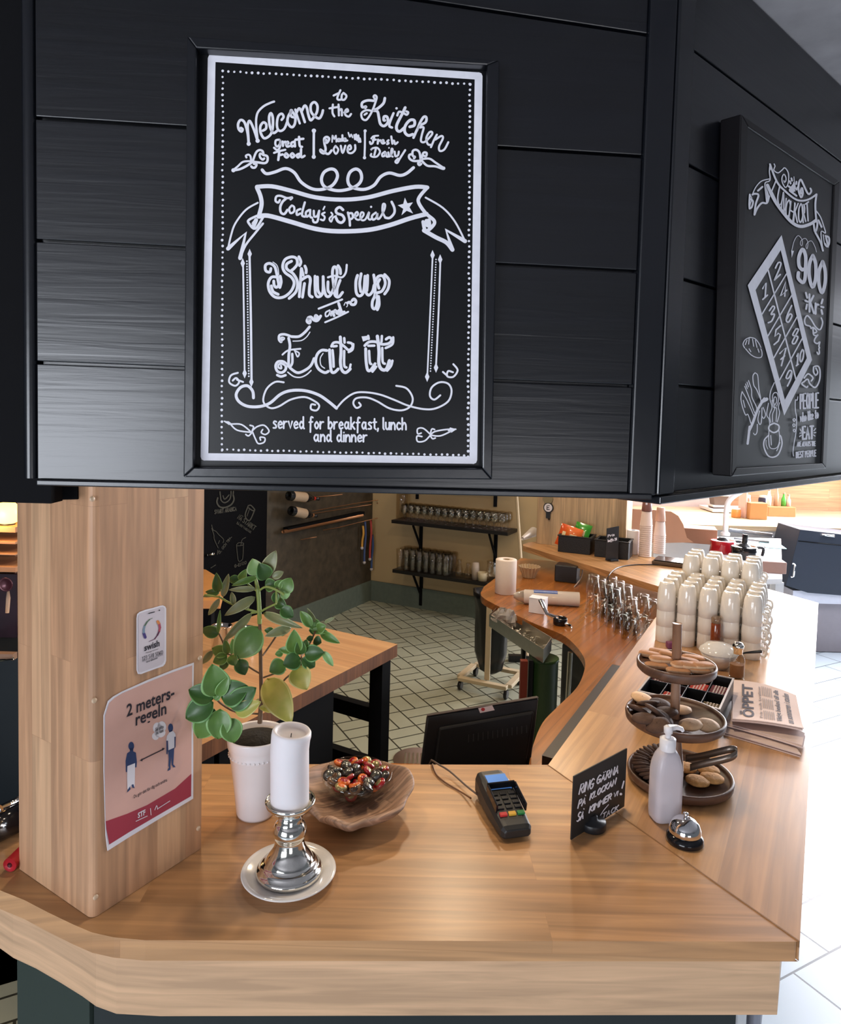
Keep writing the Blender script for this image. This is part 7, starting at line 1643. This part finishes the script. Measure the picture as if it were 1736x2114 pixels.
# white service table with drainer
sx, sy = 2.75, 5.55
root = thing('service_table', 'bright white service table with steel drainer rails at the far end', 'table', (sx, sy, 0))
mb = MB(); mb.prism([G2(1445, 1200, ZW-.025), G2(1615, 1195, ZW-.025), G2(1612, 1112, ZW-.025), G2(1478, 1108, ZW-.025)], ZW-.055, ZW-.025); mb.build('top', WT, root)
for lx, ly in (G2(1455, 1193, ZW-.025), G2(1606, 1190, ZW-.025), G2(1604, 1117, ZW-.025), G2(1485, 1113, ZW-.025)):
    mb = MB(); mb.box((lx, ly, (ZW-.056)/2), (.05, .05, ZW-.056)); mb.build('leg', WT, root)
GR = flat('grey_rail', (.28, .28, .30), .3, metal=.7)
zq = ZW-.012
for (x0, y0, x1, y1, r_) in ((1506, 1094, 1595, 1105, .016), (1515, 1111, 1588, 1119, .008), (1555, 1128, 1580, 1131, .008)):
    a, b = Gp(x0, y0, zq), Gp(x1, y1, zq); mb = MB(); mb.tube([a, b], r_, 8); mb.build('drainer_rail', GR, root)
def stdbox(name, part, px, py, z, d, rz, mat, lab, cat, bev=.004, lid=None):
    p = Gp(px, py, z); root = thing(name, lab, cat, (p.x, p.y, z), rz)
    MB().box((0, 0, d[2]/2), d).build(part, mat, root, w=False, bevel=bev)
    if lid: MB().box((0, 0, d[2]+.004), (d[0]+.01, d[1]+.01, .008)).build('lid', lid, root, w=False, bevel=.002)
    return root
ZS = ZW-.0245
p = Gp(1592, 1125, ZS)
o = MB().box((0, 0, .002), (.14, .30, .003)).build('cleaning_cloth', flat('pale_blue_cloth', (.42, .72, .74), .8), w=False); o.location = (p.x, p.y, ZS+.001); o.rotation_euler = (0, 0, -.25); tag(o, 'pale blue cleaning cloth lying on the bright service table', 'cloth')
# red and black pots
def pot(px, py, r_, h_, mat, lab, cat, Y=None):
    p = Gp(px, py, ZS+.0006); root = thing('coffee_pot', lab, cat, (p.x, p.y, ZS+.0006))
    MB().lathe([(.001, 0), (r_, 0), (r_*1.02, .005), (r_*.92, h_*.6), (r_, h_*.95), (r_*.9, h_), (.001, h_)], n=28, cap=False).build('pot_body', mat, root, w=False)
    MB().tube(spline([(r_*.9, 0, h_*.9), (r_*1.5, 0, h_*.85), (r_*1.45, 0, h_*.2)], 4), .010, 8).build('handle', BLKP, root, w=False)
    MB().lathe([(r_*.5, h_+.001), (r_*.3, h_+.02), (.001, h_+.022)], n=16, cap=False).build('lid', BLKP, root, w=False)
    return root
r1_ = pot(1491, 1140, .085, .085, flat('red_enamel', (.42, .01, .02), .2, coat=.5), 'squat red enamel pot behind the tall mug stacks', 'pot')
r2_ = pot(1535, 1152, .085, .080, BLKG, 'black coffee pot with handles right of the red pot', 'pot')
MB().tube([(0, 0, .08), (0.005, 0, .16)], .018, 10).build('upright_knob', BLKP, r2_, w=False)
# white tap
p = Gp(1497, 1105, ZS)
root = thing('white_tap', 'tall white tap rising behind the red pot', 'tap', (p.x, p.y, ZS))
MB().tube(spline([(0, 0, 0), (0, 0, .22), (0.03, -.01, .30), (.10, -.03, .36)], 5), .020, 12).build('spout', WHITE, root, w=False)
MB().lathe([(.035, 0), (.035, .02), (.02, .03)], n=18).build('base', WHITE, root, w=False)
stdbox('flat_carton', 'box_body', 1580, 1178, ZS, (.20, .14, .07), -.2, flat('rosy_carton', (.42, .26, .22), .6), 'low rosy-brown carton on the service table right of the black pot', 'carton')
stdbox('wooden_crate', 'crate_body', 1440, 1118, ZS, (.25, .2, .11), -.3, flat('mid_brown_crate', (.30, .14, .08), .6), 'brown wooden crate of odds and ends behind the rounded screen', 'crate')
# shelf with bins
ZB = ZW+.001
def bin_(px, py, z, w_, h_, lab):
    p = Gp(px, py, z) if z > 1.2 or True else None
    root = thing('storage_bin', lab, 'bin', (p.x, p.y, z), 0)
    m_ = flat('grey_brown_plastic', (.22, .17, .14), .4)
    vs = [(sx*w_*s_/2, sy*w_*.8*s_/2, zz) for zz, s_ in ((0, .75), (h_, 1.0)) for sx, sy in ((-1, -1), (1, -1), (1, 1), (-1, 1))]
    MB().add(vs, [(3, 2, 1, 0), (0, 1, 5, 4), (1, 2, 6, 5), (2, 3, 7, 6), (3, 0, 4, 7)]).build('tub', m_, root, w=False)
    MB().box((0, 0, h_+.006), (w_*1.05, w_*.85, .012)).build('lid', flat('pale_lid', (.75, .68, .62), .4), root, w=False, bevel=.003)
bYw = 6.95
def onY(px, py, Y): return Yp(px, py, Y)
for (px, py0, py1, lab) in ((1482, 1082, 1062, 'lower grey-brown storage bin by the pink wall'), (1484, 1045, 1023, 'upper grey-brown storage bin by the pink wall')):
    a = onY(px, py0, 6.85); b = onY(px, py1, 6.85)
    root = thing('storage_bin', lab, 'bin', (a.x, a.y, max(a.z, ZB)), 0); w_, h_ = .16, max(.05, b.z-max(a.z, ZB))
    vs = [(sx*w_*s_/2, sy*w_*.8*s_/2, zz) for zz, s_ in ((0, .8), (h_, 1.0)) for sx, sy in ((-1, -1), (1, -1), (1, 1), (-1, 1))]
    MB().add(vs, [(3, 2, 1, 0), (0, 1, 5, 4), (1, 2, 6, 5), (2, 3, 7, 6), (3, 0, 4, 7)]).build('tub', flat('grey_brown_plastic', (.16, .12, .10), .4), root, w=False)
    MB().box((0, 0, h_+.008), (w_*1.1, w_*.9, .016)).build('lid', flat('pale_lid', (.78, .72, .66), .4), root, w=False, bevel=.003)
a = onY(1484, 1047, 6.85)
root = thing('bin_shelf', 'narrow pale shelf carrying the upper storage bin', 'shelf', (a.x, a.y, a.z-.02))
MB().box((0.1, 0.05, .0), (.42, .34, .025)).build('board', WT, root, w=False)
for sx in (-.09, .29): MB().box((sx, .14, -(a.z-.02-ZB)/2-.006), (.02, .05, a.z-.02-ZB-.014)).build('side_panel', WT, root, w=False)
# jars / containers row on the back worktop
def jar(px, py, r_, h_, c, lab, name='jar', lidc=(.75, .7, .65), Y=6.7):
    p = Gp(px, py, ZB); p = V((p.x, p.y, ZB)); root = thing(name, lab, 'jar' if name == 'jar' else 'bottle', tuple(p))
    MB().lathe([(.001, 0), (r_*.95, 0), (r_, .006), (r_, h_*.8), (r_*.8, h_*.9)], n=20, cap=False).build('jar_body', flat(lab.split()[0]+'_jar_body', c, .3), root, w=False)
    MB().lathe([(r_*.85, h_*.88), (r_*.85, h_), (.001, h_)], n=20, cap=False).build('lid', flat('jar_lid', lidc, .4), root, w=False)
jar(1519, 1068, .042, .085, (.75, .30, .08), 'orange squat jar on the back worktop')
jar(1540, 1066, .035, .20, (.45, .20, .13), 'reddish tall wooden jar right of the orange jar')
jar(1556, 1065, .030, .12, (.55, .45, .42), 'white dotted jar between the wooden jar and the dark jar')
jar(1573, 1058, .040, .17, (.035, .03, .05), 'dark tall jar with pale lid against the pine wall', lidc=(.75, .6, .5))
stdbox('menu_holder', 'board', 1532, 1068, ZB, (.02, .12, .30), .1, flat('pinkish_board', (.65, .45, .38), .5), 'pinkish upright menu board behind the jars', 'board')
stdbox('wooden_drawer_box', 'box_body', 1560, 1071, ZB, (.16, .10, .15), 0, flat('ochre_wood_box', (.42, .20, .07), .5), 'ochre wooden box standing on the back worktop against the wall', 'box')
cr = stdbox('condiment_crate', 'crate_body', 1605, 1064, ZB, (.26, .16, .09), 0, flat('amber_crate_wood', (.48, .20, .08), .5), 'amber wooden crate of bottles on the back worktop', 'crate')
for k, (dx, h_, c, lab) in enumerate(((-.09, .20, (.75, .68, .66), 'white bottle standing left in the amber crate'), (-.02, .24, (.40, .30, .2), 'slim brown bottle in the middle of the amber crate'), (.05, .16, (.08, .40, .06), 'bottle with green cap standing in the amber crate'), (.095, .14, (.62, .5, .45), 'short pale bottle standing right in the amber crate'))):
    p = cr.location; root = thing('condiment_bottle', lab, 'bottle', (p.x+dx, p.y, ZB+.0905))
    MB().lathe([(.001, 0), (.022, 0), (.022, h_*.4), (.010, h_*.6), (.010, h_*.75)], n=14, cap=False).build('bottle_body', flat('bottle_tone_'+lab.split()[0], c, .3), root, w=False)
    MB().lathe([(.0115, h_*.72), (.0115, h_*.82), (.001, h_*.82)], n=12, cap=False).build('cap', flat('cap_tone', (.3, .2, .12), .4), root, w=False)
# dark cabinet at the far right, on a pale plinth
DY = 5.5; SLT = flat('slate_front', (.020, .026, .042), .5)
dp = Yp(1700, 1230, DY)
root = thing('dark_cabinet', 'dark slate cabinet with pale grey base at the right edge, beyond the wing worktop', 'cabinet', (dp.x, DY, 0.006))
mb = MB(); pts = [Yp(x, y, DY) for x, y in ((1652, 1093), (1900, 1122), (1900, 1243), (1668, 1224), (1622, 1209))]
pts = [V((p.x, p.y, p.z)) for p in pts]; zlo = pts[2].z
mb.slab(pts, V((0, 1, 0)), .35); mb.build('carcass', SLT, root, bevel=.004)
mb = MB(); a, b = Yp(1648, 1117, DY-.002), Yp(1890, 1141, DY-.002); mb.tube([a, b], .004, 6); mb.build('drawer_gap', BLKM, root)
mb = MB(); a, b = Yp(1696, 1104, DY-.02), Yp(1722, 1107, DY-.02); mb.tube([a, b], .010, 8); mb.build('handle', CHROME, root)
mb = MB(); mb.tube([Yp(1637, 1164, DY-.01), Yp(1641, 1166, DY-.03), Yp(1638, 1190, DY-.03), Yp(1634, 1191, DY-.01)], .008, 8); mb.build('side_handle', CHROME, root)
mb = MB(); a, b = Yp(1640, 1220, DY), Yp(1900, 1262, DY); mb.box(((a.x+b.x)/2, DY+.18, (a.z+zlo)/2-.02), (b.x-a.x, .32, .10)); mb.build('pale_base', flat('pale_grey_base', (.55, .55, .62), .4), root)
zz_ = (a.z+zlo)/2-.072
mb = MB(); mb.box(((a.x+b.x)/2, DY+.20, zz_/2+.004), (b.x-a.x, .28, zz_-.004)); mb.build('mauve_plinth', flat('grey_mauve_front', (.26, .23, .25), .5), root)

# ================================================================ LEFT SLIVER BEHIND THE PILLAR
KX = Yp(14, 1150, 2.8)
root = thing('lit_shelf_unit', 'warm-lit wooden shelf unit seen left of the pillar', 'shelf', (KX.x, 2.8, 0))
WSH = flat('warm_shelf_wood', (.48, .24, .12), .6, var=.2, scale=8)
def LB(y0, y1, mat, part, Y=2.8, dy=.2, x0=-70, x1=32, lab=None, rt=None):
    a = Yp(x0, y0, Y); b = Yp(x1, y1, Y); mb = MB(); mb.box(((a.x+b.x)/2, Y+dy/2, (a.z+b.z)/2), (abs(b.x-a.x), dy, abs(a.z-b.z))); return mb.build(part, mat, rt if rt is not None else root, bevel=.002, label=lab)
GLOW = flat('glowing_lamp_glass', (1.0, .55, .12), .4, emit=5.0)
LB(1086, 1100, WSH, 'board'); LB(1116, 1124, WSH, 'board'); LB(1141, 1147, WSH, 'board'); LB(1168, 1182, WSH, 'board')
LB(1082, 1330, flat('shelf_back', (.16, .08, .05), .7), 'back_panel', Y=3.01, dy=.02)
lp = Yp(15, 1066, 2.86)
root = thing('shelf_lamp', 'glowing amber lamp on top of the shelf unit at the left edge', 'lamp', tuple(lp))
MB().lathe([(.02, -.03), (.045, -.02), (.05, .03), (.03, .055), (.001, .06)], c=tuple(lp), n=20, cap=False).build('lamp_shade', GLOW, root)
MB().lathe([(.03, -.04), (.03, -.028)], c=tuple(lp), n=16).build('base', BLKP, root)
l = bpy.data.lights.new('shelf_lamp_light', 'POINT'); l.energy = 2.0; l.color = (1, .6, .25); l.shadow_soft_size = .05
o = bpy.data.objects.new('shelf_lamp_light', l); COL.objects.link(o); o.location = (lp.x, lp.y-.12, lp.z)
kp = Yp(14, 1206, 2.70)
root = thing('ladle', 'round copper-toned ladle hanging below the shelf unit at the left edge', 'ladle', tuple(kp))
Mz = Matrix.Translation(kp) @ Matrix.Rotation(PI/2, 4, 'X')
MB().lathe([(.001, 0), (.024, 0.002), (.028, .008), (.026, .010), (.022, .006), (.001, .004)], n=24, M=Mz, cap=False).build('bowl', flat('dark_plum_metal', (.10, .03, .04), .3, metal=.4), root)
MB().tube([Yp(17, 1220, 2.70), Yp(17, 1235, 2.70), Yp(15, 1265, 2.70)], [.004, .008, .007], 8).build('handle', flat('pale_wood_handle', (.50, .32, .22), .5), root)
DKU = flat('dark_teal_unit', (.008, .013, .017), .4)
root = thing('dark_oven', 'dark blue-black oven unit low at the left edge behind the pillar', 'oven', (KX.x-.05, 2.62, 0.0065))
a = Yp(-90, 1345, 2.62); b = Yp(31, 1345, 2.62)
MB().box(((a.x+b.x)/2, 2.84, (a.z)/2), (abs(b.x-a.x), .4, a.z-.012)).build('carcass', DKU, root)
MB().box(((a.x+b.x)/2, 2.62, a.z-.012), (abs(b.x-a.x), .03, .024)).build('top_rail', flat('tan_rail', (.34, .20, .13), .5), root)
MB().tube([Yp(-40, 1367, 2.60), Yp(27, 1360, 2.60)], .006, 8).build('handle', CHROME, root)
root = thing('splashback', 'plum-black splash panel between shelf unit and oven at the left edge', 'panel', (KX.x, 2.9, 1.2))
a = Yp(-90, 1184, 2.80); b = Yp(32, 1340, 2.80)
MB().box(((a.x+b.x)/2, 2.82, (a.z+b.z)/2), (abs(b.x-a.x), .02, a.z-b.z)).build('sheet', flat('plum_black', (.025, .010, .018), .3, var=.9, scale=8), root)
# black glossy roll and red roll on the side worktop
a = Gp(-30, 1722, ZT+.028); b = Gp(55, 1680, ZT+.028)
o = MB().tube([a, b], .026, 24).build('black_tube', BLKG, loc=tuple(a)); tag(o, 'glossy black tube lying on the side worktop behind the pillar', 'tube')
o = MB().tube([a+V((0, .05, .02)), b+V((0, .05, .02))], .008, 10).build('steel_rod', CHROME, loc=tuple(a+V((0, .05, .02)))); tag(o, 'thin bright steel rod above the black tube left of the pillar', 'rod')
a = Gp(20, 1786, ZT+.013); b = Gp(62, 1745, ZT+.013)
root = thing('red_roll', 'rolled red plastic sheet end poking out left of the pillar', 'roll', tuple(a))
MB().tube([a, b], .0125, 20).build('roll', flat('red_plastic', (.50, .02, .03), .35), root)
MB().tube([a+(a-b).normalized()*.0006, a], .0045, 14).build('hollow', flat('dark_red_hole', (.08, .005, .01), .5), root)
